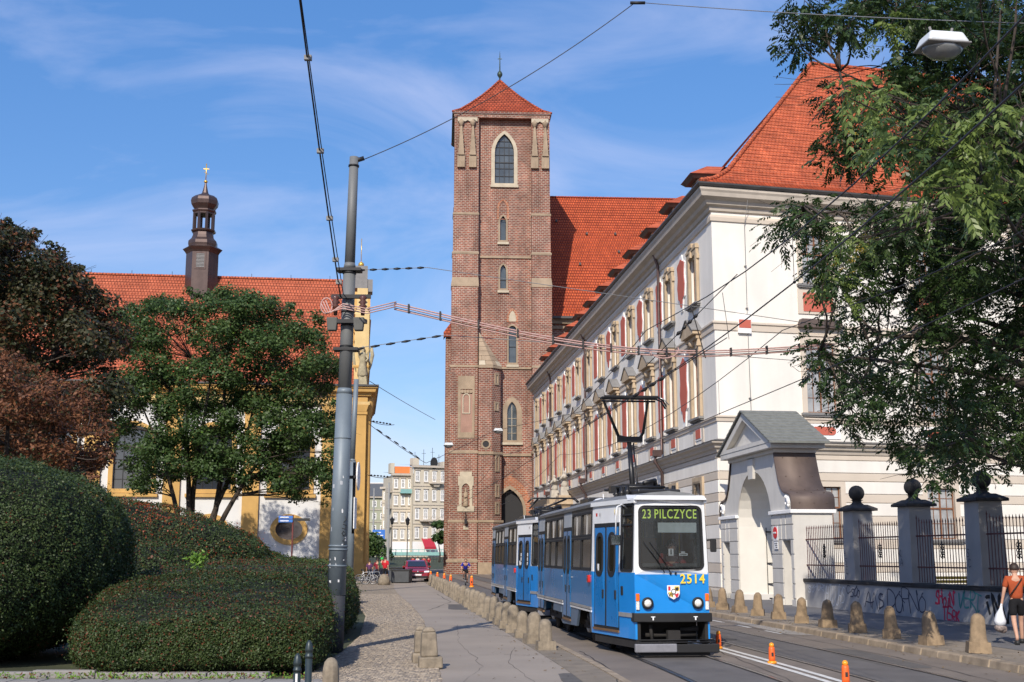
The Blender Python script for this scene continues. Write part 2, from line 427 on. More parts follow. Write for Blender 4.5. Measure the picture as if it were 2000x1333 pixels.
# path of pale asphalt between setts and posts
def cob_edge(y):
    pts = [(10,-0.75),(19.41,-1.08),(29.9,-1.98),(38.8,-2.82),(50,-4.15),(60,-5.5),(72,-6.9),(86,-8.3),(110,-10.7)]
    for (a, xa), (b, xb) in zip(pts, pts[1:]):
        if y <= b: return xa+(xb-xa)*(y-a)/(b-a)
    return pts[-1][1]
def hedge_edge(y):
    pts = [(10,-3.6),(19,-3.3),(25,-3.45),(30,-3.7),(40,-4.75),(60,-7.9),(86,-11.5),(110,-14)]
    for (a, xa), (b, xb) in zip(pts, pts[1:]):
        if y <= b: return xa+(xb-xa)*(y-a)/(b-a)
    return pts[-1][1]
tag(strip_mesh('asphalt_path', 0, 0, 10, 110, 0.008, m_path, x0=cob_edge, x1=lambda y: xc(y,-2.42)), kind='structure')
sb = strip_mesh('sett_bed', 0, 0, 10, 110, 0.006, brick_mat('far_setts', (0.33,0.272,0.205), (0.27,0.22,0.165), (0.17,0.14,0.105), 0.13, 0.11, 0, 0.012, bump=0.0, stain=0.12) , x0=hedge_edge, x1=cob_edge)
# its brick texture must lie in the ground plane
t_ = MATS['far_setts'].node_tree
for nd in t_.nodes:
    if nd.type == 'TEX_BRICK':
        gq = t_.nodes.new('ShaderNodeNewGeometry'); t_.links.new(gq.outputs['Position'], nd.inputs['Vector'])
tag(sb, kind='structure'); sb.name = 'cobbled_footway'
# sett strip at the foot of the posts
tag(strip_mesh('kerb_verge', -2.42, -1.72, 6, 110, 0.012, m_sand), kind='structure')

# near setts, laid one by one; the nearest 300 as objects of their own
def sett_v(x, y, w_, d_, h, r):
    j = lambda: random.uniform(-r, r)
    b = [(x-w_/2, y-d_/2), (x+w_/2, y-d_/2), (x+w_/2, y+d_/2), (x-w_/2, y+d_/2)]
    v = [(px+j(), py+j(), -0.02) for px, py in b] + [(x+(px-x)*0.8+j(), y+(py-y)*0.8+j(), h+j()*0.6) for px, py in b]
    return v, [(4,5,6,7),(0,1,5,4),(1,2,6,5),(2,3,7,6),(3,0,4,7)]
proto = []
for k in range(6):
    b = MB(); v, f = sett_v(0, 0, 0.098, 0.098, 0.028, 0.006); b.add(v, f, True)
    o = b.build('sett', m_sett if k % 3 else m_sett2); proto.append(o.data); bpy.data.objects.remove(o)
stuff = MB(); cnt = 0; y = 18.2; row = 0
sett_root = sb
while y < 62:
    x = hedge_edge(y) + 0.05 + (row % 2)*0.05
    while x < cob_edge(y) - 0.03:
        if cnt < 300 and y > 19.0 and x > -2.55:
            o = bpy.data.objects.new('sett', proto[random.randrange(6)]); COL.objects.link(o); o.parent = sb
            o.location = (x+random.uniform(-.004,.004), y+random.uniform(-.004,.004), 0.008+random.uniform(-.005,.004)); o.rotation_euler = (random.uniform(-.04,.04), random.uniform(-.04,.04), random.uniform(-.06,.06)); cnt += 1
        else:
            stuff.m = 0 if random.random() < 0.65 else 1
            v, f = sett_v(x, y, 0.097, 0.097, 0.034+random.uniform(-.004,.004), 0.007); stuff.add(v, f, True)
        x += 0.106
    y += 0.108; row += 1
tag(stuff.build('sett_field', [m_sett, m_sett2], sb), kind='stuff')

# bottom-left pavement of slabs
tag(sheet('slab_pavement', [(-30,5),(-2.95,5),(-2.95,19.4),(-3.3,19.7),(-30,19.7)], 0.010, m_joint), kind='structure')
pav = bpy.data.objects['slab_pavement']
slabm = []
for k in range(3):
    b = MB(); b.box(-.235,.235,-.235,.235,-.02,.0); o = b.build('slab', m_slab); slabm.append(o.data); bpy.data.objects.remove(o)
for i in range(13):
    for j in range(8):
        o = bpy.data.objects.new('slab', slabm[(i+j)%3]); COL.objects.link(o); o.parent = pav
        o.location = (-9.0+i*0.49+random.uniform(-.004,.004), 15.95+j*0.49, 0.034+random.uniform(-.004,.004)); o.rotation_euler = (random.uniform(-.006,.006), random.uniform(-.006,.006), 0)

# ------------------------------------------------------------ tram tracks
def rails(off, label):
    root = empty('tram_track', (xc(24, off), 24, 0), 0); tag(root, kind='structure')
    for sgn in (-1, 1):
        for nm, a, b_, z0, z1, mm in (('rail', -0.035, 0.035, 0.0, 0.013, m_steel), ('rail_groove', 0.035, 0.075, 0.0, 0.0085, m_groove), ('rail_groove', -0.065, -0.035, 0.0, 0.0085, m_groove)):
            mb = MB(); n = 90; v = []; f = []
            for i in range(n+1):
                y = 4 + (168-4)*(i/n)**1.6
                o_ = off + sgn*0.7175
                if sgn > 0: a2, b2 = -b_, -a
                else: a2, b2 = a, b_
                for q in (a2, b2): v += [(xc(y, o_+q), y, z1)]
            for i in range(n): f.append((2*i, 2*i+1, 2*i+3, 2*i+2))
            mb.add(v, f); mb.build(nm, mm, root)
    return root
rails(0.0, ''); rails(2.87, '')
# darker worn bands between and beside the rails
m_bed = mat('track_bed', (0.115,0.105,0.098), 0.8, var=0.22, scale=1.2, bump=0.004, bscale=60, detail=9)
for off in (0.0, 2.87):
    tag(strip_mesh('track_paving', off-0.64, off+0.64, 4, 168, 0.0065, m_bed, 60), kind='structure')
# old repairs, tar seams and cracks in the asphalt
m_patch = mat('asphalt_repair', (0.105,0.095,0.085), 0.85, var=0.2, scale=2, bump=.004, bscale=80); m_patchL = mat('pale_asphalt_repair', (0.30,0.27,0.235), 0.9, var=0.15, scale=1.5)
rp = random.Random(9)
def patch(x, y, w_, d_, m, z, sk=.0):
    n = 14; pts = [(x+w_*.5*math.copysign(abs(math.cos(a))**.35, math.cos(a))*(1+rp.uniform(-.06,.06))+sk*d_*math.sin(a)*.5, y+d_*.5*math.copysign(abs(math.sin(a))**.35, math.sin(a))*(1+rp.uniform(-.04,.04))) for a in [2*math.pi*i/n for i in range(n)]]
    return tag(sheet('asphalt_patch', pts, z, m), kind='structure')
for x, y, w_, d_, m, z in ((6.9,24,.8,4.5,m_patch,.0085),(4.75,31,.9,5,m_patch,.0085),(1.2,19.6,.8,2.4,m_patch,.0085),(7.0,34,.7,7,m_patchL,.0085),(-2.0,47,.9,5,m_patch,.0105)):
    patch(x, y, w_, d_, m, z, -.1)
def crack(pts, wd, z, name='crack'):
    b = MB(); v = []; P = []
    for (x0,y0),(x1,y1) in zip(pts, pts[1:]):
        for i in range(10): t = i/10; P.append((x0+(x1-x0)*t+rp.gauss(0,.018), y0+(y1-y0)*t+rp.gauss(0,.03)))
    for i, (x, y) in enumerate(P): q = wd*rp.uniform(.4,1.2); v += [(x-q/2, y, z), (x+q/2, y+.008, z)]
    b.add(v, [(2*i, 2*i+1, 2*i+3, 2*i+2) for i in range(len(P)-1)]); tag(b.build(name, m_joint), kind='structure')
for pts, wd in (([(-.9,18),(-.5,22),(-1.2,28),(-1.6,36)],.006),([(.4,19),(-.1,23),(.1,27)],.007),([(-1.9,30),(-.6,30.6),(.2,29.8)],.03),([(-3,44),(-2.6,52),(-4,64)],.03),([(1.6,18),(1.7,21.5),(1.35,26)],.02),([(4.4,19),(4.3,24),(3.9,30)],.015),([(7.6,18),(7.4,24),(6.6,33),(6.0,40)],.02),([(-1.3,24.2),(-.2,24.6),(.6,24.3)],.02)):
    crack(pts, wd, .0125)
# drain and manhole covers
for x, y, r_ in ((5.0, 29.0, .28),):
    b = MB(); b.lathe([(.001,0),(r_,0),(r_,.009),(r_*.9,.010),(.001,.010)], 20, (x,y,.006), smooth=False); tag(b.build('manhole_cover', m_groove if False else mat('cast_iron_cover', (0.06,0.055,0.05), 0.6, .4, var=.3, scale=20)), 'round cast-iron manhole cover '+('in the pale asphalt path' if x < 0 else 'between the two tram tracks'), 'manhole cover')
# white double line between tracks
for a in (1.33, 1.56):
    mk = strip_mesh('road_marking', a, a+0.12, 6, 60, 0.011, m_mark, 60); tag(mk, kind='structure')
mk = MB()
for y in (31, 33.6, 36.2, 38.8, 41.4): mk.add([(xc(y,4.35),y,.011),(xc(y,4.45),y,.011),(xc(y+1.3,4.45),y+1.3,.011),(xc(y+1.3,4.35),y+1.3,.011)],[(0,1,2,3)])
tag(mk.build('road_marking', m_mark), kind='structure')

# ------------------------------------------------------------ right-hand sidewalk with its kerb
m_sand2 = mat('kerbside_setts', (0.23,0.19,0.145), 0.9, var=0.25, scale=3, bump=0.015, bscale=14)
kx = lambda y: xc(y, 5.06)
kerbroot = empty('right_kerb', (kx(24), 24, 0)); tag(kerbroot, kind='structure')
y = 8.0; k = 0
while y < 62:
    ln = random.uniform(0.75, 1.15); mb = MB(); x0, x1 = kx(y+0.012), kx(y+ln-0.012); h = 0.13+random.uniform(-.008,.008); wd = 0.26
    dx = random.uniform(-.012,.012)
    v = [(x0+dx, y+.012, -.02),(x0+wd+dx, y+.012,-.02),(x1+wd+dx, y+ln-.012,-.02),(x1+dx, y+ln-.012,-.02),
         (x0+.03+dx, y+.02, h),(x0+wd+dx, y+.02, h),(x1+wd+dx, y+ln-.02, h),(x1+.03+dx, y+ln-.02, h)]
    mb.add(v, [(3,2,1,0),(4,5,6,7),(0,1,5,4),(1,2,6,5),(2,3,7,6),(3,0,4,7)]); mb.build('kerb_stone', m_kerb, kerbroot, bevel=0.02); y += ln
def side_block(name, x0f, x1f, y0, y1, z, m):
    b = MB(); v = []; f = []; n = 30
    for i in range(n+1):
        yy = y0+(y1-y0)*i/n; v += [(x0f(yy), yy, z), (x1f(yy), yy, z)]
    for i in range(n): f.append((2*i, 2*i+1, 2*i+3, 2*i+2))
    b.add(v, f); return tag(b.build(name, m), kind='structure')
side_block('sidewalk_verge', lambda y: kx(y)+0.25, lambda y: kx(y)+1.75, 6, 125, 0.118, m_sand2)
side_block('sidewalk', lambda y: kx(y)+1.75, lambda y: 30, 6, 52, 0.122, m_side)
side_block('sidewalk', lambda y: kx(y)+1.75, lambda y: kx(y)+4.5, 52, 125, 0.1225, m_side)
# left kerb between track and posts
kerbL = empty('left_kerb', (xc(24,-1.8), 24, 0)); tag(kerbL, kind='structure'); y = 14.0
while y < 88:
    ln = random.uniform(0.9, 1.3); mb = MB(); x0, x1 = xc(y+.01,-1.83), xc(y+ln-.01,-1.83)
    mb.add([(x0,y+.01,-.02),(x0+.15,y+.01,-.02),(x1+.15,y+ln-.01,-.02),(x1,y+ln-.01,-.02),(x0,y+.01,.03),(x0+.14,y+.01,.025),(x1+.14,y+ln-.01,.025),(x1,y+ln-.01,.03)],
           [(3,2,1,0),(4,5,6,7),(0,1,5,4),(1,2,6,5),(2,3,7,6),(3,0,4,7)]); mb.build('kerb_stone', m_kerb, kerbL); y += ln

# ------------------------------------------------------------ stone bollards
def bollard_mesh(seed, kind):
    rnd = random.Random(seed)
    b = MB(); n = 8
    h = 0.62 if kind == 'L' else 0.70
    b.frus((0,0), .215,.215,.20,.20, 0, .21)
    prof = [(.160,.18),(.156,.25),(.150,h-.14),(.147,h-.05),(.125,h+.02),(.08,h+.065),(.02,h+.085)] if kind == 'L' else \
           [(.19,.15),(.155,.30),(.135,h-.16),(.128,h-.06),(.105,h-.005),(.06,h+.035),(.012,h+.05)]
    v = []; f = []
    NN = 12
    for r, z in prof:
        for i in range(NN):
            a = 2*math.pi*(i+.5)/NN; ca, sa = math.cos(a), math.sin(a)
            q = 1.0/max(abs(ca), abs(sa)); k = 1+(q-1)*(0.6 if z < h-.1 else .25)
            rr = r*k*(1+rnd.uniform(-.06,.06)); v.append((rr*ca, rr*sa, z+rnd.uniform(-.012,.012)))
    for j in range(len(prof)-1):
        for i in range(NN):
            i2 = (i+1)%NN; f.append((j*NN+i, j*NN+i2, (j+1)*NN+i2, (j+1)*NN+i))
    f.append(tuple(range((len(prof)-1)*NN, len(prof)*NN)))
    b.add(v, f, True)
    return b
BM_L = []; BM_R = []
for k in range(7):
    for kind, lst, mm in (('L', BM_L, m_gran), ('R', BM_R, m_granY)):
        o = bollard_mesh(k, kind).build('stone_bollard', mm, bevel=0); lst.append(o.data); bpy.data.objects.remove(o)
ordn = ['nearest','second','third','fourth','fifth','sixth','seventh','eighth','ninth','tenth','eleventh','twelfth','thirteenth','fourteenth','fifteenth','sixteenth','seventeenth','eighteenth','nineteenth','twentieth',
        'twenty-first','twenty-second','twenty-third','twenty-fourth','twenty-fifth','twenty-sixth','twenty-seventh','twenty-eighth','twenty-ninth','thirtieth','thirty-first']
for i in range(31):
    y = 25.9 + 1.9*i
    o = bpy.data.objects.new('stone_bollard', BM_L[(i*3)%7]); COL.objects.link(o)
    o.location = (xc(y,-2.22)+random.uniform(-.04,.04), y, 0.0); o.rotation_euler = (random.uniform(-.03,.03), random.uniform(-.035,.035), random.uniform(-.2,.2)+0.1)
    s = random.uniform(.88,1.02); o.scale = (s, s, s*random.uniform(.97,1.08))
    tag(o, f'grey granite post, {ordn[i]} from the camera in the row left of the tram', 'bollard', 'granite posts left of the tram track')
for i in range(11):
    t = i; y = 23.64 + 2.06*i
    o = bpy.data.objects.new('stone_bollard', BM_R[(i*3)%7]); COL.objects.link(o)
    o.location = (8.9-0.0906*(y-23.64), y, 0.118); o.rotation_euler = (random.uniform(-.03,.03), random.uniform(-.04,.04), random.uniform(-.3,.3)); s = random.uniform(.9,1.0); o.scale = (s,s,s)
    tag(o, f'brown sandstone bollard, {ordn[i]} from the camera along the graffiti wall sidewalk', 'bollard', 'sandstone bollards on the right sidewalk')

# squat stone guard blocks on the setts
def block_stone(x, y, lab, s=1.0):
    b = MB(); b.frus((0,0), .21*s,.17*s,.205*s,.165*s, 0, .20*s); b.frus((-.02,.0), .15*s,.14*s,.125*s,.12*s, .20*s, .62*s); b.frus((-.02,0), .125*s,.12*s,.07*s,.07*s, .62*s, .70*s)
    o = b.build('stone_bollard', m_gran, bevel=0.03); o.location = (x, y, 0.02); o.rotation_euler = (0.02, -0.03, .15); tag(o, lab, 'bollard'); return o
block_stone(-1.42, 21.6, 'pale square stone post on a block foot, standing alone at the edge of the setts', 1.0)
block_stone(-1.62, 22.6, 'weathered stone post directly behind the lone square post on the setts', .95)
b = MB(); b.lathe([(.42,0),(.40,.25),(.33,.5),(.22,.66),(.05,.72)], 12); o = b.build('stone_bollard', m_gran); o.location = (-8.55, 82.0, 0); tag(o, 'squat rounded boulder-like stone at the far end of the setts, before the bicycles', 'bollard')
b = MB(); b.lathe([(.105,0),(.098,.66),(.092,.70),(.078,.765),(.045,.805),(.01,.815)], 8, rot=.39); o = b.build('stone_bollard', m_gran, bevel=0.01); o.location = (-2.04, 14.0, 0.0); tag(o, 'pale eight-sided stone post at the bottom of the picture, right of the two metal posts', 'bollard')
# two painted metal posts
m_metalp = mat('dark_green_paint', (0.035,0.05,0.055), 0.42, 0.3, var=0.15, scale=8)
m_stick = mat('white_sticker', (0.7,0.7,0.7), 0.6, var=0.1)
for x, y, h, lab in ((-2.42, 14.0, 0.86, 'shorter looking dark metal post with a white sticker, left of the pair'), (-2.375, 14.5, 0.97, 'dark metal post with domed cap, right and taller looking of the pair')):
    r = empty('metal_bollard', (x, y, 0), label=lab, cat='bollard', group='pair of dark metal posts'); ORG[r.name] = (0,0,0)
    b = MB(); b.lathe([(.06,0),(.06,.03),(.041,.04),(.041,h-.2)], 18); b.build('post', m_metalp, r)
    b = MB(); b.lathe([(.047,h-.2),(.048,h-.17),(.041,h-.165),(.041,h-.13),(.047,h-.125),(.047,h-.10),(.04,h-.06),(.028,h-.02),(.008,h)], 18); b.build('cap', m_metalp, r)
    if h < .9: b = MB(); b.box(-.012,.012,-.0435,-.041,.52,.64); b.build('sticker', m_stick, r)
# ------------------------------------------------------------ orange lane markers
m_orng = mat('orange_plastic', (0.85,0.13,0.02), 0.45, var=0.1, scale=10)
m_refl = mat('amber_reflector', (0.9,0.32,0.02), 0.25, var=0.1, scale=30)
def marker(x, y, lab):
    r = empty('lane_marker', (x, y, 0.005), label=lab, cat='lane marker', group='orange lane markers on the white line'); ORG[r.name] = (0,0,0)
    b = MB(); b.lathe([(.085,0),(.085,.035),(.06,.05)], 14); b.build('foot', m_refl, r)
    b = MB(); b.lathe([(.058,.045),(.06,.10),(.056,.26),(.048,.30)], 14); b.build('body', m_orng, r)
    b = MB(); b.lathe([(.046,.30),(.046,.335),(.034,.36),(.012,.372)], 14); b.build('lamp_cap', m_refl, r)
    b = MB(); b.box(-.02,.02,-.0625,-.057,.13,.20); b.build('badge', m_joint, r)
    return r
for (y, lab) in ((18.9,'orange plastic lane marker at the bottom edge of the picture'), (22.65,'orange plastic lane marker, middle one of the three in front of the tram'), (26.2,'orange plastic lane marker right beside the tram nose')):
    marker(xc(y, 1.50), y, lab)
for i, (x, y) in enumerate(((-2.5, 76), (-4.0, 80), (-4.75, 86), (-5.6, 92), (-6.5, 98))):
    r = marker(x, y, ['orange lane marker beside the cyclist wheel', 'orange lane marker behind the granite posts, first left of the cyclist', 'orange lane marker behind the granite posts, second left of the cyclist', 'orange lane marker behind the granite posts, third left of the cyclist', 'orange lane marker farthest away, just right of the red car'][i]); r.scale = (1.7,1.7,1.9)
# ------------------------------------------------------------ the long pale palace on the right
m_white = mat('ivory_render', (0.77,0.73,0.665), 0.85, var=0.11, scale=0.6, bump=0.004, bscale=40, streak=0.6, spec=0.25)
m_beige = mat('beige_render', (0.60,0.52,0.43), 0.85, var=0.07, scale=0.7, bump=0.004, bscale=40, streak=0.3, spec=0.25)
m_stone = mat('tan_sandstone', (0.45,0.35,0.24), 0.88, var=0.2, scale=2.2, bump=0.008, bscale=30, streak=0.3, spec=0.25)
m_salmon = mat('salmon_red_panel', (0.50,0.13,0.09), 0.85, var=0.06, scale=2, spec=0.25)
m_wpan = mat('white_panel_edge', (0.82,0.81,0.79), 0.85, var=0.04, spec=0.25)
m_corn = mat('cornice_grey_beige', (0.50,0.44,0.37), 0.85, var=0.12, scale=1.5, bump=0.004, streak=0.4, spec=0.25)
m_sheet = mat('dark_tin', (0.075,0.07,0.068), 0.5, 0.3, var=0.2, scale=2)
m_sill = mat('slate_grey_sill', (0.20,0.195,0.19), 0.7, var=0.15)
m_wood = mat('brown_window_wood', (0.20,0.085,0.04), 0.6, var=0.15, scale=6)
m_pane = mat('window_glass', (0.03,0.035,0.045), 0.04, var=0, spec=0.9, coat=0.6)
m_paneC = mat('curtained_glass', (0.34,0.34,0.335), 0.08, var=0.3, scale=1.5, spec=0.8, coat=0.4)
m_copper = mat('brown_copper', (0.13,0.095,0.08), 0.62, 0.25, var=0.22, scale=1.6, streak=0.4)
m_pipe = mat('brown_downpipe', (0.10,0.065,0.06), 0.4, 0.5, var=0.15)
m_iron = mat('black_iron', (0.02,0.02,0.022), 0.55, 0.3, var=0.1)
def tile_mat(name, c1, c2, bw, bh, ang, spec=0.25, ms=0.014, mort=(0.24,0.055,0.026), stain=0.2):
    return brick_mat(name, c1, c2, mort, bw, bh, ang, ms, 0.75, 0.02, True, stain, spec)
PC = (9.3, 54.3); PU = Vector((-0.108, 0.994)).normalized(); PV = Vector((0.972, 0.235)).normalized()
m_tileP = tile_mat('palace_tiles', (0.53,0.13,0.055), (0.42,0.095,0.042), 0.19, 0.17, math.atan2(PV.y, PV.x))
FA = frame_l(PC[0], PC[1], PU.x, PU.y, -PU.y*-1, -PU.x, 0)     # x away along the street, y inward
FA = frame_l(PC[0], PC[1], PU.x, PU.y, PU.y, -PU.x)
FB = frame_l(PC[0], PC[1], PV.x, PV.y, -PV.y, PV.x)
pal = empty('palace', (PC[0], PC[1], 0), label='long ivory baroque palace with red wall panels, right of the church tower', cat='building')
LA, LB, HW = 66.0, 27.0, 17.8
SP = 4.97; cA = [3.25 + SP*k for k in range(13)]; cB = [5.25 + 5.9*k for k in range(4)]
holesA = []; holesB = []
for c in cA: holesA += [rect(c-.60, c+.60, 14.0, 16.35), rect(c-.64, c+.64, 8.45, 11.6)]
for c in cA[:8]: holesA += [rect(c-.6, c+.6, 3.4, 5.3)]
for c in cB: holesB += [rect(c-.72, c+.72, 14.55, 17.0), rect(c-.75, c+.75, 8.45, 11.75), rect(c-.72, c+.72, 2.7, 5.05)]
b = MB(FA); b.plate(rect(0, LA, -.3, HW), holesA, 0.30, edges=False)
b.M = FB; b.plate(rect(0, LB, -.3, HW), holesB, 0.30, edges=False)
b.M = FA; b.box(LA-.02, LA, .3, 14, 0, 17.7)
b.build('wall', m_white, pal)
pA = [(PC[0]+PU.x*LA, PC[1]+PU.y*LA), PC, (PC[0]+PV.x*LB, PC[1]+PV.y*LB)]   # walking towards the camera then right: street side is on the right
def sw(name, prof, m, bevel=0.0, path=None):
    b = MB(); b.sweep(path or pA, prof, side=1); return b.build(name, m, pal, recalc=True, bevel=bevel)
sw('main_cornice', [(0,17.75),(.10,17.80),(.14,17.98),(.30,18.05),(.36,18.22),(.62,18.34),(.66,18.52),(.72,18.62),(.72,18.74),(0,18.80)], m_corn)
sw('frieze_moulding', [(0,17.30),(.07,17.32),(.09,17.5),(.05,17.62),(.0,17.62)], m_beige)
sw('gutter', [(.60,18.745),(.78,18.76),(.84,18.86),(.84,18.93),(.60,18.93)], m_sheet)
sw('string_course', [(0,12.12),(.05,12.15),(.06,12.42),(.12,12.46),(.12,12.54),(0,12.60)], m_beige)
sw('sill_course', [(0,7.92),(.05,7.94),(.07,8.08),(.12,8.12),(.12,8.18),(0,8.22)], m_beige)
sw('lower_cornice', [(0,6.50),(.08,6.52),(.12,6.66),(.22,6.72),(.26,6.84),(.40,6.92),(.42,7.0),(0,7.10)], m_corn)
sw('cornice_flashing', [(0,7.104),(.44,7.004),(.44,7.03),(0,7.14)], m_sheet)
# banded ground floor: alternate proud courses, each broken at the windows
def band(F, Lx, cs, z0, z1, m, outp, w_, zb, zt, name='stone_course', full=None):
    b = MB(F); segs = [(0.0, Lx)]
    if z1 > zb and z0 < zt:
        segs = []; x = 0.0
        for c in cs: segs.append((x, c-w_)); x = c+w_
        segs.append((x, Lx))
    for x0, x1 in segs:
        if x1-x0 > .05: b.box(x0, x1, -outp, 0.02, z0, z1)
    return b.build(name, m, pal, bevel=0.012)
z = 0.55; k = 0
zs = [(0.55,1.15,0),(1.19,1.58,1),(1.62,2.22,0),(2.26,2.65,1),(2.69,3.29,0),(3.33,3.70,1),(3.74,4.30,0),(4.34,4.70,1),(4.74,5.28,0),(5.32,5.66,1),(5.70,6.24,0),(6.28,6.48,1)]
for z0, z1, kk in zs:
    mm = m_beige if kk else m_white
    band(FA, LA, cA[:8], z0, z1, mm, .052, .78, 3.3, 5.45)
    band(FB, LB, cB, z0, z1, mm, .05, .95, 2.65, 5.3)
sw('plinth', [(0,-.2),(.13,-.2),(.13,.42),(.10,.50),(0,.50)], m_corn)
def pal_window(F, c, w_, z0, z1, style, k, upper):
    """stone frame + wood sash + panes + sill (and a hood)"""
    fr = MB(F); e = .30 if style == 'A' else .24
    o_ = -.16 if style == 'A' else -.06
    fr.plate(rect(c-w_-e, c+w_+e, z0-.02, z1+e), [rect(c-w_, c+w_, z0, z1)], .12-.0+.02, y0=o_)
    if style == 'A' and upper:   # shaped head
        fr.box(c-w_-e-.05, c+w_+e+.05, -.2, 0, z1+e-.02, z1+e+.12)
        fr.box(c-.34, c+.34, -.24, 0, z1+e+.12, z1+e+.34); fr.box(c-w_-.22, c-.36, -.17, 0, z1+e+.12, z1+e+.24); fr.box(c+.36, c+w_+.22, -.17, 0, z1+e+.12, z1+e+.24)
        fr.frus((c, -.16), .16,.10,.10,.07, z1-.05, z1+.3)
        for s in (-1, 1): fr.box(c+s*(w_+e+.04)-.05, c+s*(w_+e+.04)+.05, -.14, 0, z1-.25, z1+.02)
    f = fr.build('window', m_stone if style == 'A' else m_beige, pal, bevel=0.015)
    s = MB(F); yy = .12 if style == 'A' else .10; t_ = .055
    mz = z0+(z1-z0)*(.62 if z1-z0 > 2.6 else .6)
    s.box(c-w_, c-w_+t_, yy, yy+.06, z0, z1); s.box(c+w_-t_, c+w_, yy, yy+.06, z0, z1)
    s.box(c-w_+t_, c+w_-t_, yy, yy+.06, z0, z0+t_); s.box(c-w_+t_, c+w_-t_, yy, yy+.06, z1-t_, z1)
    s.box(c-.035, c+.035, yy-.01, yy+.05, z0+t_, z1-t_); s.box(c-w_+t_, c-.036, yy-.008, yy+.05, mz-.04, mz+.04); s.box(c+.036, c+w_-t_, yy-.008, yy+.05, mz-.04, mz+.04)
    n = 3 if z1-z0 > 2.6 else 2
    for sg in (-1, 1):
        xm = c+sg*w_/2
        s.box(xm-.014, xm+.014, yy+.01, yy+.045, z0+t_+.001, mz-.041); s.box(xm-.014, xm+.014, yy+.01, yy+.045, mz+.041, z1-t_-.001)
        xa, xb = sorted((c+sg*.037, c+sg*(w_-t_-.001)))
        for i in range(1, n): zz = z0+t_+(mz-.04-z0-t_)*i/n; s.box(xa, xb, yy+.012, yy+.043, zz-.012, zz+.012)
        zz = (mz+z1)/2; s.box(xa, xb, yy+.012, yy+.043, zz-.012, zz+.012)
    s.build('sash', m_wood, f)
    p = MB(F); tilt = random.uniform(-.012, .012)
    p.add([(c-w_+.01, yy+.035, z0+.01),(c+w_-.01, yy+.035+tilt, z0+.01),(c+w_-.01, yy+.035+tilt, z1-.01),(c-w_+.01, yy+.035, z1-.01)], [(0,1,2,3)])
    p.build('pane', m_paneC if (style == 'B' or k % 3 == 1) else m_pane, f)
    q = MB(F); q.box(c-w_-e-.08, c+w_+e+.08, -.26 if style == 'A' else -.2, 0, z0-.13, z0-.025); q.box(c-w_-e-.02, c+w_+e+.02, -.16, 0, z0-.2, z0-.13)
    q.build('sill', m_sill, f)
    return f
def hood(F, c, w_, z, f, bent):
    """raised gable-like hood over a first-floor window, dark tin on top"""
    b = MB(F); W = w_+.42
    b.plate([(c-W, z),(c+W, z),(c+W, z+.16),(c+.12, z+.80),(c-.12, z+.80),(c-W, z+.16)], [], .48, y0=-.48)
    b.box(c-W+.1, c+W-.1, -.28, 0, z-.2, z); 
    for s in (-1, 1): b.frus((c+s*(W-.22), -.14), .11,.12,.09,.06, z-.55, z-.2)
    b.sphere((c, -.2, z-.32), .2, 8); b.box(c-.34, c+.34, -.16, 0, z-.5, z-.2)
    b.build('hood', m_stone, f, bevel=0.02)
    t = MB(F)
    t.plate([(c-W-.06, z+.165),(c-W-.06, z+.20),(c-.13, z+.85),(c+.13, z+.85),(c+W+.06, z+.20),(c+W+.06, z+.165),(c+.12, z+.805),(c-.12, z+.805)][::-1], [], .54, y0=-.54)
    t.build('hood_flashing', m_sill, f)
for k, c in enumerate(cA):
    pal_window(FA, c, .60, 14.0, 16.35, 'A', k, True)
    f = pal_window(FA, c, .64, 8.45, 11.6, 'A', k+1, False); hood(FA, c, .70, 12.35, f, k % 2)
for k, c in enumerate(cA[:8]):
    f = pal_window(FA, c, .6, 3.4, 5.3, 'A', 0, False)
    g_ = MB(FA)
    for i in range(7): g_.tube([(c-.56+i*.187, -.20, 3.35),(c-.56+i*.187, -.34, 3.9),(c-.56+i*.187, -.20, 5.4)], .013, 4)
    for zz in (3.6, 4.3, 5.0): g_.tube([(c-.6,-.3,zz),(c+.6,-.3,zz)], .013, 4)
    for i in range(6): g_.lathe([(.001,-.02),(.07,-.02),(.07,.02),(.001,.02)], 8, (c-.46+i*.187, -.30, 4.62), M=Matrix.Identity(4))
    g_.build('window_grille', m_iron, f)
for k, c in enumerate(cB):
    pal_window(FB, c, .72, 14.55, 17.0, 'B', 0, False)
    f = pal_window(FB, c, .75, 8.45, 11.75, 'B', 0, False)
    b = MB(FB); b.plate([(c-1.12,12.42),(c+1.12,12.42),(c+1.12,12.50),(c+.98,12.82),(c-.98,12.82),(c-1.12,12.50)], [], .32, y0=-.32); b.build('hood', m_copper, f)
    b = MB(FB); b.box(c-1.05, c+1.05, -.09, 0, 12.05, 12.13) ; b.build('lintel_moulding', m_beige, f)
    f = pal_window(FB, c, .72, 2.7, 5.05, 'B', 0, False)
    # red fields
    b = MB(FB); b.box(c-1.02, c+1.02, -.055, 0, 13.1, 14.3); b.build('apron_frame', m_beige, pal)
    b = MB(FB); b.box(c-.76, c+.76, -.075, -.05, 13.22, 14.12); b.build('red_panel', m_salmon, pal)
    b = MB(FB); b.plate(rrect(c-.62, c+.62, 7.42, 7.80, .185, 3), [], .03, y0=-.06); b.build('red_panel', m_salmon, pal)
    b = MB(FB); b.plate(rect(c-.86, c+.86, 7.24, 7.93), [], .035, y0=-.035); b.build('panel_field', m_wpan, pal)
for a, z0, z1, mm in ((1.15, 12.03, 12.9, m_wpan), (1.18, 12.27, 12.66, m_salmon)):
    b = MB(FB); b.box(a-.02, a+.62 if mm is m_wpan else a+.57, -.150 if mm is m_salmon else -.140, 0, z0, z1); b.build('painted_patch', mm, pal)
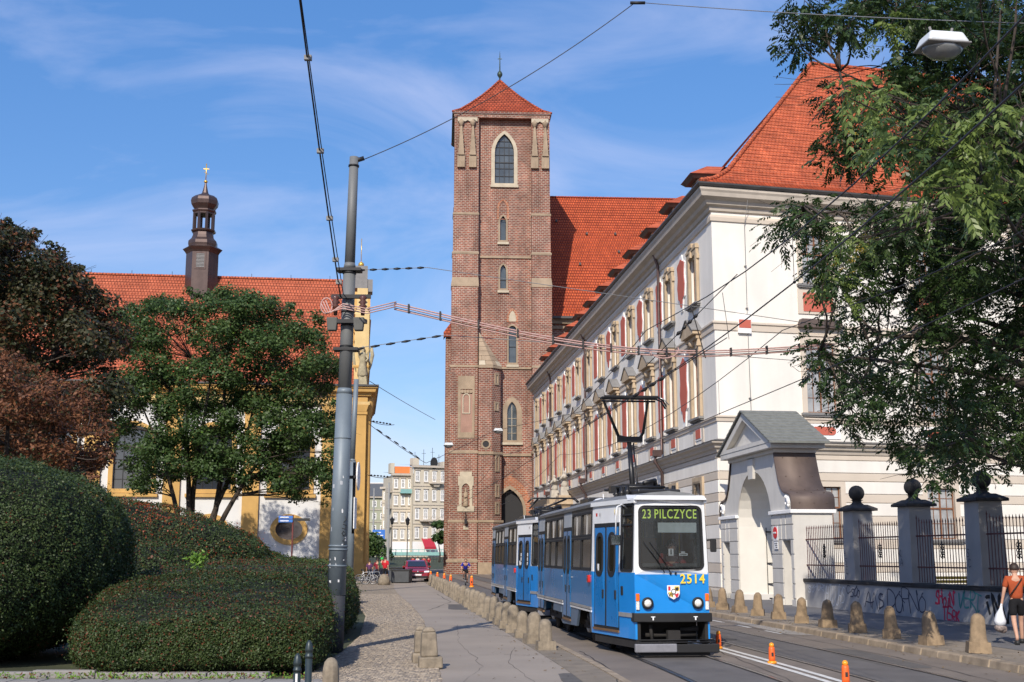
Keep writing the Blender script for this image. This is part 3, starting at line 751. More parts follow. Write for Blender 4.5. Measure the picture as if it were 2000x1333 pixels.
def vase(cx, z0, z1, wd, grow, kink):
    """tall wavy-edged shield"""
    H = z1-z0
    if kink: pr = [(0,.12),(.07,.30),(.16,.40),(.20,.78),(.30,.86),(.45,1.0),(.62,.82),(.75,.86),(.88,1.0),(.93,.7),(.955,.35),(1.0,.12)]
    else: pr = [(0,.55),(.02,.80),(.10,.86),(.3,.80),(.5,.86),(.7,.80),(.86,.95),(.93,.8),(.96,.3),(1.0,.15)]
    r_ = [(cx+wd*q+grow*.6, z0+H*t) for t, q in pr]; r_[0] = (r_[0][0], z0-grow); r_[-1] = (r_[-1][0], z1+grow)
    l_ = [(2*cx-x, z) for x, z in r_][::-1]
    return r_+l_
for k in range(13):
    cx = cA[k]+SP/2
    if cx > LA-1: continue
    for z0, z1 in ((14.35, 16.85), (8.5, 11.75)):
        kk = (k % 2 == 0)
        b = MB(FA); b.plate(vase(cx, z0, z1, .72, .22, kk), [], .05, y0=-.05); b.build('shield_border', m_wpan, pal)
        b = MB(FA); b.plate(vase(cx, z0, z1, .72, 0, kk), [], .03, y0=-.075); b.build('red_shield', m_salmon, pal)
for k, c in enumerate(cA):
    b = MB(FA); b.box(c-.52, c+.52, -.035, 0, 7.36, 7.90); b.build('panel_field', m_wpan, pal)
    b = MB(FA); b.box(c-.42, c+.42, -.055, -.03, 7.44, 7.88); b.build('red_panel', m_salmon, pal)
    b = MB(FA); b.box(c-.95, c-.55, -.03, 0, 7.2, 7.88); b.box(c+.55, c+.95, -.03, 0, 7.2, 7.88); b.build('apron_pilaster', m_beige, pal)
for s in (10.35, 34.6, 53.1):   # downpipes
    b = MB(FA); b.tube([(s,-.45,18.8),(s,-.45,18.5),(s,-.14,17.6),(s,-.14,7.3),(s,-.50,7.15),(s,-.55,6.9),(s,-.16,6.3),(s,-.16,0.3)], .085, 8)
    b.box(s-.2, s+.2, -.62,-.2, 7.15, 7.5); b.build('downpipe', m_pipe, pal)
# thin lightning conductor on the end wall
b = MB(FB); b.tube([(1.62,-.8,18.9),(1.62,-.1,17.2),(1.62,-.06,13),(1.66,-.06,6.0)], .014, 4)
for zz in (15.2, 13.2, 11, 9): b.box(1.57,1.67,-.09,0,zz,zz+.05)
b.build('lightning_conductor', m_sill, pal)
# portal with statues, half-way down the street front
b = MB(FA)
for s in (42.2, 47.6):
    b.box(s-.6, s+.6, -.9, 0, 0.3, 5.4); b.frus((s,-.5), .55,.5,.8,.7, 5.4, 5.9); b.box(s-.95, s+.95, -1.35, 0, 5.9, 6.15); b.box(s-.8, s+.8, -1.15, 0, 6.15, 6.6)
b.box(42.8, 47.0, -.7, 0, 6.0, 6.5)
b.build('portal', m_stone, pal, bevel=0.03)
for s in (42.2, 47.6):
    b = MB(FA); b.frus((s,-.6), .45,.35,.4,.3, 6.6, 7.3); b.lathe([(.26,7.3),(.30,7.5),(.24,7.8),(.28,8.05),(.16,8.25),(.10,8.3),(.13,8.42),(.1,8.55),(.02,8.6)], 10, (s,-.6,0)); b.sphere((s-.35,-.65,8.1), .22, 8); b.sphere((s+.38,-.6,7.85), .25, 8)
    b.tube([(s-.2,-.6,8.4),(s-.5,-.8,8.1),(s-.3,-1.0,7.8)], .1, 6); b.build('portal_figure', mat('grey_portal_stone', (0.46,0.42,0.36), 0.9, var=.25, scale=3), pal)

# ---- roofs
def slope(mb, prof, bl, br, tl=None, tr=None, rows=None, lift=0.035):
    """tiled slope as overlapping courses. prof: [(run,rise)] measured from the eave line; ends move linearly with run"""
    tot = prof[-1][0]
    L = [0]
    for a, b_ in zip(prof, prof[1:]): L.append(L[-1]+math.hypot(b_[0]-a[0], b_[1]-a[1]))
    rows = rows or int(L[-1]/.34)
    def P(d):
        for i in range(len(prof)-1):
            if d <= L[i+1]+1e-6: q = (d-L[i])/(L[i+1]-L[i]); return (prof[i][0]+(prof[i+1][0]-prof[i][0])*q, prof[i][1]+(prof[i+1][1]-prof[i][1])*q)
        return prof[-1]
    for i in range(rows):
        r0, h0 = P(L[-1]*i/rows); r1, h1 = P(L[-1]*(i+1)/rows)
        x0l = bl+(tl-bl)*r0/tot; x0r = br+(tr-br)*r0/tot; x1l = bl+(tl-bl)*r1/tot; x1r = br+(tr-br)*r1/tot
        mb.add([(x0l, r0-lift*.6, h0+lift),(x0r, r0-lift*.6, h0+lift),(x1r, r1, h1+.004),(x1l, r1, h1+.004),(x0l, r0, h0),(x0r, r0, h0)], [(0,1,2,3),(4,5,1,0)])
profB = [(0,0),(.9,.45),(1.9,1.25),(9.7,10.85)]
EO = 0.75; Z0 = 18.95; AX = 10.3
b = MB(frame_l(PC[0]+PV.y*EO, PC[1]-PV.x*EO, PV.x, PV.y, -PV.y, PV.x, Z0))
slope(b, profB, -EO-.05, LB+.7, AX, LB+.7)
b.build('end_roof', m_tileP, pal)
m_tileA = tile_mat('palace_tiles_side', (0.52,0.125,0.055), (0.40,0.09,0.04), 0.22, 0.17, math.atan2(PU.y, PU.x))
apx = Vector((PC[0]+PV.x*AX-PV.y*(9.7-EO), PC[1]+PV.y*AX+PV.x*(9.7-EO)))
ax_ = (apx-Vector(PC)).dot(PU); ay_ = (apx-Vector(PC)).dot(Vector((PU.y, -PU.x)))
b = MB(frame_l(PC[0]-PU.y*EO, PC[1]+PU.x*EO, PU.x, PU.y, PU.y, -PU.x, Z0))
slope(b, [(0,0),(.9,.3),(ay_+EO,10.82)], -EO+.02, 21, ax_, ax_+.1)
slope(b, [(0,0),(.9,.3),(7.5,5.2)], 10, LA+.3, 10, LA+.3)
b.build('street_roof', m_tileA, pal)
# ridge and hip tiles
b = MB()
def hp(q):
    r = 9.7*q; lx = -EO+(AX+EO)*q; x = PC[0]+PV.x*lx-PV.y*(r-EO); y = PC[1]+PV.y*lx+PV.x*(r-EO)
    for p0, p1 in zip(profB, profB[1:]):
        if r <= p1[0]+1e-6: z_ = p0[1]+(p1[1]-p0[1])*(r-p0[0])/(p1[0]-p0[0]); break
    return Vector((x, y, Z0+z_+.05))
for i in range(46):
    a, c_ = hp(i/46), hp(min(1,(i+1.15)/46)); b.tube([a, c_], .13, 7, r1=.10)
e0 = hp(1.0)
for i in range(43): a = e0+Vector((PV.x, PV.y, 0))*(i*.4); b.tube([a, a+Vector((PV.x, PV.y, 0))*.44], .13, 7, r1=.11)
b.build('ridge_tiles', m_tileP, pal)
# dormers over the street
for k in range(12):
    s = 2.0+SP*k+.6
    r = MB(FA); r.box(s-.6, s+.6, -.05, 1.9, 18.95, 20.0)
    o = r.build('dormer', m_corn, pal)
    r = MB(FA); r.box(s-.36, s+.36, -.09, -.04, 19.12, 19.9); r.build('pane', m_pane, o)
    r = MB(FA); r.add([(s-.78,-.30,19.98),(s+.78,-.30,19.98),(s+.78,1.5,19.98),(s-.78,1.5,19.98),(s-.96,-.48,20.16),(s+.96,-.48,20.16),(s+.96,1.5,20.16),(s-.96,1.5,20.16)], [(3,2,1,0),(0,1,5,4),(1,2,6,5),(2,3,7,6),(3,0,4,7),(4,5,6,7)]); r.build('eave_board', m_sheet, o)
    r = MB(FA); r.add([(s-.99,-.51,20.165),(s+.99,-.51,20.165),(s+.99,1.7,20.165),(s-.99,1.7,20.165),(s,.6,20.85),(s,2.0,20.85)], [(0,1,4),(1,2,5,4),(3,0,4,5),(3,2,1,0)]); r.build('dormer_roof', m_tileA, o)

# ------------------------------------------------------------ gate between palace and fence
GR = (10.25, 45.6); GU = Vector((-0.12, 0.993)).normalized()
FG = frame_l(GR[0], GR[1], GU.x, GU.y, GU.y, -GU.x)
m_gate = mat('grey_white_render', (0.60,0.575,0.53), 0.85, var=0.11, scale=1.2, bump=0.004, bscale=40, streak=0.4, spec=0.25)
m_gatew = mat('lit_cream_reveal', (0.74,0.70,0.62), 0.85, var=0.06, scale=1.2, spec=0.25)
gate = empty('gateway', (GR[0], GR[1], 0), label='white baroque gateway with pediment and brown copper scrolls beside the fence', cat='gate')
archp = arch(3.7, 2.15, 0, 3.15, 18)
d1, d2 = rect(-.55, .35, .0, 2.5), rect(7.05, 7.95, .0, 2.5)
out_ = [(-.85,0),(-.55,0),(-.55,2.5),(.35,2.5),(.35,0),(1.55,0)]
outer = [(-.85,-.1),(-.55,-.1),(-.55,2.5),(.35,2.5),(.35,-.1),(1.55,-.1)] + [(5.85-4.3*(1-i/18.0) if False else 3.7-2.15*math.cos(math.pi*i/18), 3.15+2.15*math.sin(math.pi*i/18)) for i in range(19)] + [(5.85,-.1),(7.05,-.1),(7.05,2.5),(7.95,2.5),(7.95,-.1),(8.25,-.1),(8.25,3.6)]
scroll_r = []; 
volL = [(8.25,3.6),(8.22,4.05),(7.9,4.25),(7.35,4.35),(6.95,4.75),(6.7,5.3),(6.5,5.85)]
volR = [(7.4-x, z) for x, z in volL][::-1]
outer += volL[1:] + volR
b = MB(FG); b.plate(outer, [], 1.5); b.build('gate_wall', [m_gate], gate)
b = MB(FG)   # arch lining in a creamier copy of the wall colour, painted as lit
lin = [(3.7-2.13*math.cos(math.pi*i/18), 3.15+2.13*math.sin(math.pi*i/18)) for i in range(19)]
lin = [(1.57,0)]+lin+[(5.83,0)]
v = [(x, .03, z) for x, z in lin]+[(x, 1.47, z) for x, z in lin]; n = len(lin)
b.add(v, [(i, i+1, n+i+1, n+i) for i in range(n-1)]); b.build('arch_lining', m_gatew, gate)
for nm, zz0, zz1, o_ in (('neck_moulding', 5.85, 6.0, .10), ('pediment_cornice', 6.0, 6.22, .34)):
    b = MB(FG); b.box(.85-o_*1.3, 6.55+o_*1.3, -o_, 1.5+o_, zz0, zz1); b.build(nm, m_gate, gate, bevel=0.02)
b = MB(FG); b.plate([(.35,6.22),(7.05,6.22),(3.7,7.72)], [[(1.35,6.38),(6.05,6.38),(3.7,7.42)]], .25, y0=-.36); b.plate([(.8,6.22),(6.6,6.22),(3.7,7.5)], [], 1.5, y0=-.1); b.build('pediment', m_gate, gate)
for s in (-1, 1):   # slate-tiled pediment roof: courses
    b = MB(FG); n = 11
    for i in range(n):
        q0, q1 = i/n, (i+1)/n; xa = 3.7+s*(3.55*(1-q0)); xb = 3.7+s*(3.55*(1-q1)); za = 6.20+1.60*q0; zb = 6.20+1.60*q1
        b.add([(xa,-.45,za+.05),(xa,1.95,za+.05),(xb,1.95,zb+.02),(xb,-.45,zb+.02),(xa,-.45,za-.03),(xa,1.95,za-.03),(xb,1.95,zb-.04),(xb,-.45,zb-.04)], [(0,1,2,3),(7,6,5,4),(0,4,5,1),(1,5,6,2),(3,7,4,0)])
    b.build('pediment_roof', mat('grey_slate', (0.16,0.165,0.15), 0.7, var=0.2, scale=5, bump=0.008, bscale=12), gate, recalc=True)
for vol, nm in ((volL, 'copper_scroll'), (volR[::-1], 'copper_scroll')):
    b = MB(FG); sgn = 1 if vol is volL else -1; n = len(vol)
    # smooth the scroll
    pts = []
    for i in range(n-1):
        for q in range(4):
            t = q/4; p0 = Vector(vol[max(i-1,0)]); p1 = Vector(vol[i]); p2 = Vector(vol[i+1]); p3 = Vector(vol[min(i+2,n-1)])
            pts.append(.5*((2*p1)+(p2-p0)*t+(2*p0-5*p1+4*p2-p3)*t*t+(3*p1-p0-3*p2+p3)*t**3))
    pts.append(Vector(vol[-1])); m_ = len(pts)
    v = [(p.x+sgn*.06, -.07, p.y+.03) for p in pts]+[(p.x+sgn*.06, 1.60, p.y+.03) for p in pts]+[(p.x-sgn*.02, -.07, p.y-.04) for p in pts]+[(p.x-sgn*.02, 1.6, p.y-.04) for p in pts]
    f = [(i, i+1, m_+i+1, m_+i) for i in range(m_-1)]+[(i, i+1, 2*m_+i+1, 2*m_+i) for i in range(m_-1)]+[(m_+i, m_+i+1, 3*m_+i+1, 3*m_+i) for i in range(m_-1)]
    b.add(v, f, True)
    for i in range(m_-1):
        if i % 5 == 2:
            for yy in (.25,.8,1.3): b.sphere((pts[i].x+sgn*.07, yy, pts[i].y+.05), .022, 5)
    b.build(nm, m_copper, gate, recalc=True)
for s0 in (-.45, 7.85):
    b = MB(FG); b.lathe([(.01,-.08),(.16,-.08),(.19,-.03),(.19,0.05)], 12, (0,0,0), M=Matrix.Translation((s0, -.03, 3.95)) @ Matrix.Rotation(math.radians(90), 4, 'X')); b.sphere((s0+.12, -.06, 4.1), .07, 7); b.sphere((s0+.14,-.06,3.85), .06, 7); b.sphere((s0-.1,-.06,3.78), .06, 7); b.build('rosette', m_wpan, gate)
for x0, x1 in ((-.95,1.6),(5.8,8.35)):
    b = MB(FG); b.box(x0, x1, -.12, 1.62, 3.48, 3.62); b.build('impost', m_wpan, gate, bevel=0.02)
    b = MB(FG); c0, c1 = (x0+.08, x1-.03)
    b.box(x0-.03, x0+.4 if x0<0 else x0+1.2, -.06, 1.55, .0, .35); b.box(x1-1.2 if x0<0 else x1-.4, x1+.03, -.06, 1.55, 0, .35); b.build('gate_plinth', m_gate, gate, bevel=0.01)
for (x0, x1) in ((-.85,-.57),(.37,1.53),(5.87,7.03),(7.97,8.25)):   # blocks with open joints
    for i in range(4):
        z0 = .40+.535*i; b = MB(FG); b.box(x0, x1, -.035, .0, z0, z0+.50); b.build('ashlar_block', m_gate, gate, bevel=0.008)
for (x0, x1) in ((-.85,-.12),(-.06,.36),(.42,1.53),(5.87,7.0),(7.06,7.5),(7.56,8.25)):
    for z0, z1 in ((2.54,3.05),(3.09,3.46)): b = MB(FG); b.box(x0, x1, -.035, 0, z0, z1); b.build('ashlar_block', m_gate, gate, bevel=0.008)
b = MB(FG); b.plate([(3.42,5.0),(3.98,5.0),(4.08,5.8),(3.32,5.8)], [], .12, y0=-.10); b.build('keystone', m_gate, gate)
# recessed back walls in the side niches, iron leaf inside the arch
for x0 in (-.55, 7.05): b = MB(FG); b.box(x0, x0+.9, 1.1, 1.2, 0, 2.5); b.build('niche_back', m_gate, gate)
leaf = MB(FG)
lf = MB(FG); z1 = 3.1
lf.M = FG @ Matrix.Translation((1.60, 1.2, 0)) @ Matrix.Rotation(math.radians(38), 4, 'Z')
for i in range(9): lf.box(i*.23-.014, i*.23+.014, -.014, .014, .12, z1+.1*(i%2))
for zz in (.15, .75, 1.6, 2.9): lf.box(-.02, 1.90, -.018, .018, zz, zz+.05)
for i in range(4): lf.lathe([(.001,-.012),(.12,-.012),(.12,.012),(.001,.012)], 10, (0,0,0), M=Matrix.Translation((.25+i*.46,0,.45)) @ Matrix.Rotation(math.radians(90),4,'X'))
lf.build('iron_gate_leaf', m_iron, gate)
lf = MB(FG); lf.M = FG @ Matrix.Translation((5.80, 1.2, 0)) @ Matrix.Rotation(math.radians(110), 4, 'Z')
for i in range(9): lf.box(i*.23-.014, i*.23+.014, -.014, .014, .12, z1+.1*(i%2))
for zz in (.15, .75, 1.6, 2.9): lf.box(-.02, 1.90, -.018, .018, zz, zz+.05)
lf.build('iron_gate_leaf', m_iron, gate)
# no-entry sign with a small board under it
m_red = mat('sign_red', (0.62,0.02,0.03), 0.45, var=0.05); m_wh = mat('sign_white', (0.8,0.8,0.8), 0.5, var=0.04); m_blk = mat('sign_black', (0.02,0.02,0.02), 0.6, var=0)
sg = empty('no_entry_sign', tuple(FG @ Vector((.95,-.06,2.75))), label='round red no entry sign with a white board below on the gateway pier', cat='sign')
R90 = Matrix.Rotation(math.radians(90), 4, 'X')
b = MB(FG); b.box(.70,1.20,-.075,-.055,2.50,3.05); b.build('backing', m_wh, sg)
b = MB(FG); b.lathe([(.001,0),(.22,0),(.22,.02),(.001,.02)], 24, M=Matrix.Translation((.95,-.078,2.80)) @ R90, smooth=False); b.build('red_disc', m_red, sg)
b = MB(FG); b.box(.80,1.10,-.115,-.10,2.77,2.83); b.build('white_bar', m_wh, sg)
b = MB(FG); b.box(.74,1.16,-.075,-.055,2.18,2.46); b.build('lower_board', m_wh, sg)
for i in range(3): b = MB(FG); b.box(.78,1.10-.06*i,-.082,-.075,2.38-.07*i,2.40-.07*i); b.build('text_line', m_blk, sg)

# ------------------------------------------------------------ fence: low wall, pillars with balls, iron bars
FP = (10.58, 45.4); FD = Vector((0.1785, -0.984)).normalized()
FF = frame_l(FP[0], FP[1], FD.x, FD.y, -FD.y, FD.x)      # x towards the camera, y inward (to the right)
m_wallg = mat('grey_blue_render', (0.35,0.345,0.345), 0.9, var=0.14, scale=0.9, bump=0.006, bscale=30, streak=0.35)
m_pill = mat('pillar_render', (0.31,0.30,0.29), 0.9, var=0.16, scale=0.9, bump=0.006, bscale=30, streak=0.35)
m_cap = mat('black_weathered_stone', (0.035,0.033,0.032), 0.85, var=0.35, scale=3, bump=0.01)
m_bar = mat('rusty_red_iron', (0.11,0.04,0.038), 0.65, 0.2, var=0.3, scale=4)
wall = empty('fence_wall', (FP[0], FP[1], 0), label='low grey-blue graffiti covered wall under the iron fence', cat='wall')
b = MB(FF); b.box(.12, 32, 0, .62, -.1, 1.0); b.build('wall_body', m_wallg, wall)
xx = .10
while xx < 32:
    b = MB(FF); b.box(xx+.005, xx+1.395, -.06, .68, 1.0, 1.12); b.build('coping_stone', m_cap, wall, bevel=0.02); xx += 1.4
px_ = [4.45, 8.25, 12.05, 15.85, 19.65, 23.45]
lbl = ['nearest the gateway', 'in the middle of the three in view', 'tallest looking, at the right edge of the picture', 'just outside the right edge', 'farther along outside the view', 'last outside the view']
for i, s in enumerate(px_[:4]):
    p = empty('fence_pillar', tuple(FF @ Vector((s, .31, 1.1))), label='grey rendered fence pillar with black ball on top, '+lbl[i], cat='pillar', group='fence pillars with stone balls')
    b = MB(FF); b.frus((s, .31), .40,.40,.36,.36, 1.12, 3.42); b.build('shaft', m_pill, p, bevel=0.02)
    b = MB(FF); b.frus((s,.31), .50,.50,.50,.50, 3.42, 3.50); b.frus((s,.31), .50,.50,.26,.26, 3.50, 3.63); b.lathe([(.24,3.63),(.15,3.70),(.15,3.76),(.22,3.79)], 16, (s,.31,0)); b.build('cap', m_cap, p, bevel=0.01)
    b = MB(FF); b.sphere((s,.31,4.02), .265, 20); b.build('ball', m_cap, p)
ends = [.35]+[q for s in px_[:4] for q in (s-.42, s+.42)]+[19.3]
nm_ = ['between the gateway and the first pillar', 'between first and second pillar', 'between second and third pillar', 'right of the third pillar, behind the walker', 'beyond the right edge']
for i in range(5):
    x0, x1 = ends[2*i], ends[2*i+1]
    p = empty('iron_fence', tuple(FF @ Vector(((x0+x1)/2, .12, 1.12))), label='rusty spiked iron fence panel '+nm_[i], cat='fence', group='iron fence panels')
    for zz in (1.60, 2.52): b = MB(FF); b.box(x0, x1, .095, .145, zz-.022, zz+.022); b.build('rail', m_bar, p)
    n = int((x1-x0)/.152)
    for k in range(n+1):
        x = x0+.04+(x1-x0-.08)*k/n; t = 3.02+(.14 if k == 0 else .06 if k == 1 else 0)
        b = MB(FF); b.tube([(x,.12,1.15),(x,.12,t-.14)], .0125, 5, smooth=False); b.tube([(x,.12,t-.14),(x,.12,t-.10),(x,.12,t)], [.0125,.022,.002], 5, smooth=False)
        b.build('bar', m_bar, p)
    c = (x0+x1)/2; b = MB(FF)   # wrought ornament
    for dz in (0, .14, -.14):
        for s in (-1, 1): b.tube([(c,.10,2.08+dz),(c+s*.07,.09,2.14+dz),(c+s*.12,.09,2.08+dz),(c+s*.08,.09,2.02+dz),(c+s*.04,.09,2.06+dz)], .013, 5)
    b.tube([(c,.09,1.85),(c,.09,2.35)], .016, 5); b.build('ornament', m_iron, p)
# graffiti: sprayed strokes standing a hair proud of the render
def strokes(segs, m, wdt, name='graffiti', x0=0, z0=0, sx=1, sz=1, parent=wall, y=-.006, F=FF):
    b = MB(F); 
    for seg in segs:
        pts = [(x0+x*sx, z0+z*sz) for x, z in seg]
        # catmull smoothing
        sm_ = []
        for i in range(len(pts)-1):
            p0 = Vector(pts[max(i-1,0)]); p1 = Vector(pts[i]); p2 = Vector(pts[i+1]); p3 = Vector(pts[min(i+2,len(pts)-1)])
            for q in range(4): t = q/4; sm_.append(.5*((2*p1)+(p2-p0)*t+(2*p0-5*p1+4*p2-p3)*t*t+(3*p1-p0-3*p2+p3)*t**3))
        sm_.append(Vector(pts[-1])); n = len(sm_); v = []; f = []
        for i, p in enumerate(sm_):
            d = sm_[min(i+1,n-1)]-sm_[max(i-1,0)]; d = d.normalized() if d.length > 1e-6 else Vector((1,0)); nn = Vector((-d.y, d.x))
            v += [(p.x+nn.x*wdt/2, y, p.y+nn.y*wdt/2), (p.x-nn.x*wdt/2, y, p.y-nn.y*wdt/2)]
        for i in range(n-1): f.append((2*i, 2*i+1, 2*i+3, 2*i+2))
        b.add(v, f); y -= .0006
    return b.build(name, m, parent)
g_dk = mat('spray_navy', (0.045,0.05,0.085), 0.8, var=0.2); g_rd = mat('spray_red', (0.60,0.03,0.08), 0.8, var=0.2); g_tl = mat('spray_teal', (0.07,0.26,0.24), 0.8, var=0.2)
g_wh = mat('spray_white', (0.55,0.57,0.60), 0.8, var=0.2); g_bk = mat('spray_black', (0.012,0.012,0.014), 0.8, var=0.1)
# wall units: x along towards the camera, z height.  letter skeletons 1 x 1
GL = {'A':[[(0,0),(.45,1),(.8,0)],[(.15,.4),(.75,.35)]],'N':[[(0,0),(.05,1),(.7,0),(.75,1)]],'S':[[(.75,.9),(.3,1),(.1,.7),(.6,.45),(.6,.1),(0,.05)]],'D':[[(.1,0),(.1,1),(.7,.8),(.75,.3),(.1,0)]],
 'O':[[(.4,1),(.05,.6),(.2,.05),(.65,.1),(.75,.7),(.4,1)]],'P':[[(.1,-.1),(.1,1),(.7,.85),(.6,.5),(.1,.45)]],'C':[[(.75,.85),(.3,1),(.05,.5),(.3,0),(.75,.15)]],'H':[[(.1,0),(.1,1)],[(.1,.5),(.7,.55)],[(.7,0),(.7,1)]],
 'I':[[(.3,0),(.3,.8)],[(.25,.95),(.35,1)]],'K':[[(.1,0),(.1,1)],[(.7,1),(.15,.5),(.7,0)]],'E':[[(.7,1),(.1,1),(.1,0),(.7,0)],[(.1,.5),(.6,.5)]],'R':[[(.1,0),(.1,1),(.7,.85),(.6,.5),(.1,.45),(.75,0)]],
 'T':[[(0,1),(.9,.95)],[(.4,1),(.45,-.2)]],'M':[[(0,0),(.1,1),(.4,.3),(.7,1),(.8,0)]],'V':[[(0,1),(.35,0),(.75,1)]],'U':[[(.05,1),(.1,.1),(.6,.05),(.7,1)]],'J':[[(.3,1),(.8,1)],[(.6,1),(.55,.1),(.1,.1)]]}
def gword(wd, x, z, w_, h, m, th, lean=.15, dz=0):
    rnd = random.Random(len(wd)*7+int(x*10))
    for i, ch in enumerate(wd):
        sc = rnd.uniform(.8,1.25); ra = rnd.uniform(-.22,.22); ca, sa = math.cos(ra), math.sin(ra); jz = rnd.uniform(-.06,.06)
        segs = [[((p[0]*ca-p[1]*sa)*w_*1.15*sc+p[1]*lean*h+rnd.uniform(-.02,.02), (p[0]*sa+p[1]*ca)*h*sc+jz+rnd.uniform(-.02,.02)) for p in s] for s in GL[ch]]
        e = segs[-1][-1]; segs[-1] = segs[-1]+[(e[0]+w_*rnd.uniform(.1,.4), e[1]+h*rnd.uniform(-.3,.15))]
        strokes(segs, m, th*rnd.uniform(.8,1.2), x0=x+i*w_*.95, z0=z+dz*i)
gword('SOHORN', .9, .66, .27, .24, g_wh, .03); gword('HJUUHS', 2.3, .35, .27, .52, g_wh, .034)
gword('CSOO', 4.0, .62, .26, .26, g_dk, .036, .3, -.02); gword('ANSDOPNO', 5.3, .28, .52, .54, g_dk, .038, .05)
gword('SHOIN', 9.75, .52, .21, .36, g_rd, .055); gword('TERK', 10.1, .16, .25, .32, g_rd, .052, .2, -.02)
gword('VERT', 11.0, .50, .30, .42, g_tl, .055); gword('IM', 12.45, .35, .4, .52, g_bk, .10, -.3); gword('U', 13.1, .2, .4, .3, g_bk, .08)
for s, wd in ((4.45,'HSE'),(8.25,'KA'),(12.05,'SC')):
    for i, ch in enumerate(wd):
        segs = [[(p[0]*.2, p[1]*.22) for p in q] for q in GL[ch]]
        strokes(segs, g_dk, .02, x0=s-.28+.05*i, z0=1.9-.27*i, y=-.118)
# ------------------------------------------------------------ brick church with its tall tower
TA = math.radians(3.4)
TC = (-1.15, 130.0)
FT = frame(TC[0], TC[1], math.cos(TA), math.sin(TA))
m_brick = brick_mat('red_gothic_brick', (0.265,0.088,0.056), (0.155,0.060,0.048), (0.37,0.30,0.24), 0.46, 0.20, TA, 0.034, 0.92, 0.0, stain=0.28)
m_brickO = brick_mat('orange_repair_brick', (0.40,0.135,0.065), (0.30,0.095,0.05), (0.42,0.30,0.22), 0.46, 0.20, TA, 0.03, 0.92, 0.0, stain=0.15)
m_trim = mat('weathered_sandstone', (0.33,0.255,0.18), 0.9, var=0.28, scale=0.9, bump=0.03, bscale=5, streak=0.3, spec=0.2)
m_trimL = mat('pale_limestone', (0.48,0.42,0.32), 0.9, var=0.15, scale=1.2, spec=0.2)
m_plast = mat('pinkish_plaster', (0.36,0.22,0.17), 0.9, var=0.15, scale=0.8, spec=0.2)
m_dark = mat('dark_void', (0.012,0.012,0.014), 0.6, var=0)
m_gl_t = mat('leaded_glass', (0.07,0.085,0.095), 0.12, var=0.3, scale=0.8, spec=0.8)
m_tileT = tile_mat('tower_tiles', (0.46,0.105,0.05), (0.38,0.085,0.04), 0.40, 0.36, TA, ms=0.05, mort=(0.16,0.035,0.02))
tw = empty('church_tower', (TC[0], TC[1], 0), label='tall red brick gothic church tower with a red pyramid roof', cat='church tower')
XL, XR, D = -5.35, 5.35, 10.6
def PB(name, m, fn, parent=tw, bevel=0.0, F=FT, recalc=False):
    b = MB(F); fn(b); return b.build(name, m, parent, bevel=bevel, recalc=recalc)
# front wall between the buttresses with its real openings; the wall face is recessed 1.0 m behind the buttress fronts
bel = arch(.29, 1.08, 43.1, 46.7, 12, 2.2, True); sl1 = arch(.15, .33, 36.5, 38.6, 8, .7, True); sl2 = arch(.17, .33, 31.0, 33.0, 8, .7, True)
sl3 = arch(1.2, .42, 22.7, 26.4, 8, .4, False); big = arch(1.15, .52, 14.2, 17.3, 8, 1.1, True)
por = arch(.9, 1.5, -.1, 6.6, 12, 2.4, True)
def fw(b):
    b.plate(rect(-2.6, 3.3, -.2, 50.9), [bel, sl1, sl2, sl3, big, por], .55, y0=.0, edges=False)
    b.box(XL+.25, XL+.3, .3, D, -.2, 50.9); b.box(XR-.3, XR-.25, .3, D, -.2, 50.9); b.box(XL+.25, XR-.25, D-.1, D, 0, 50.9)
PB('wall', m_brick, fw)
# buttresses, wider with every stage down
stages = [(39.2,50.9,0.0,0.0),(34.7,39.2,.10,.12),(31.2,34.7,.22,.22),(22.2,31.0,.36,.34),(12.9,22.0,.62,.42),(5.6,12.7,.85,.50),(1.4,5.4,1.0,.60),(-.2,1.3,1.25,.85)]
for sx, x0, x1 in ((-1, XL, -2.62), (1, 3.30, XR)):
    nm = 'buttress'
    b = MB(FT)
    for z0, z1, p, e in stages:
        xa, xb = (x0-e*.55, x1) if sx < 0 else (x0, x1+e*.35)
        b.box(xa, xb, -.75-p, 1.2, z0, z1)
    bo = b.build(nm, m_brick, tw)
    for (z0, z1, p, e), (z0b, z1b, pb, eb) in zip(stages, stages[1:]):
        xa, xb = (x0-eb*.55-.06, x1+.06) if sx < 0 else (x0-.06, x1+eb*.35+.06)
        h = 1.0 if abs(z1b-31.0) < .3 else .26
        xa2, xb2 = (x0-e*.55, x1) if sx < 0 else (x0, x1+e*.35)
        c = MB(FT); c.add([(xa,-.80-pb,z1b-.06),(xb,-.80-pb,z1b-.06),(xb,1.2,z1b-.06),(xa,1.2,z1b-.06),(xa,-.80-pb,z1b+.14),(xb,-.80-pb,z1b+.14),(xb,1.2,z1b+.14),(xa,1.2,z1b+.14),
                 (xa2-.01,-.76-p,z1b+h),(xb2+.01,-.76-p,z1b+h),(xb2+.01,1.2,z1b+h),(xa2-.01,1.2,z1b+h)],
                [(3,2,1,0),(0,1,5,4),(1,2,6,5),(2,3,7,6),(3,0,4,7),(4,5,9,8),(5,6,10,9),(6,7,11,10),(7,4,8,11),(8,9,10,11)])
        c.build('weathering_stone', m_trim, bo)
for z in (34.55, 22.1, 12.6):
    PB('string_course', m_trim, lambda b, z=z: (b.box(-2.6, 3.3, -.14, 0, z-.12, z+.12)))
PB('corbel_frieze', m_brick, lambda b: (b.box(XL-.05, XR+.05, -.86, .2, 50.5, 50.9), b.box(XL-.12, XR+.12, -.94, .2, 50.9, 51.2)))
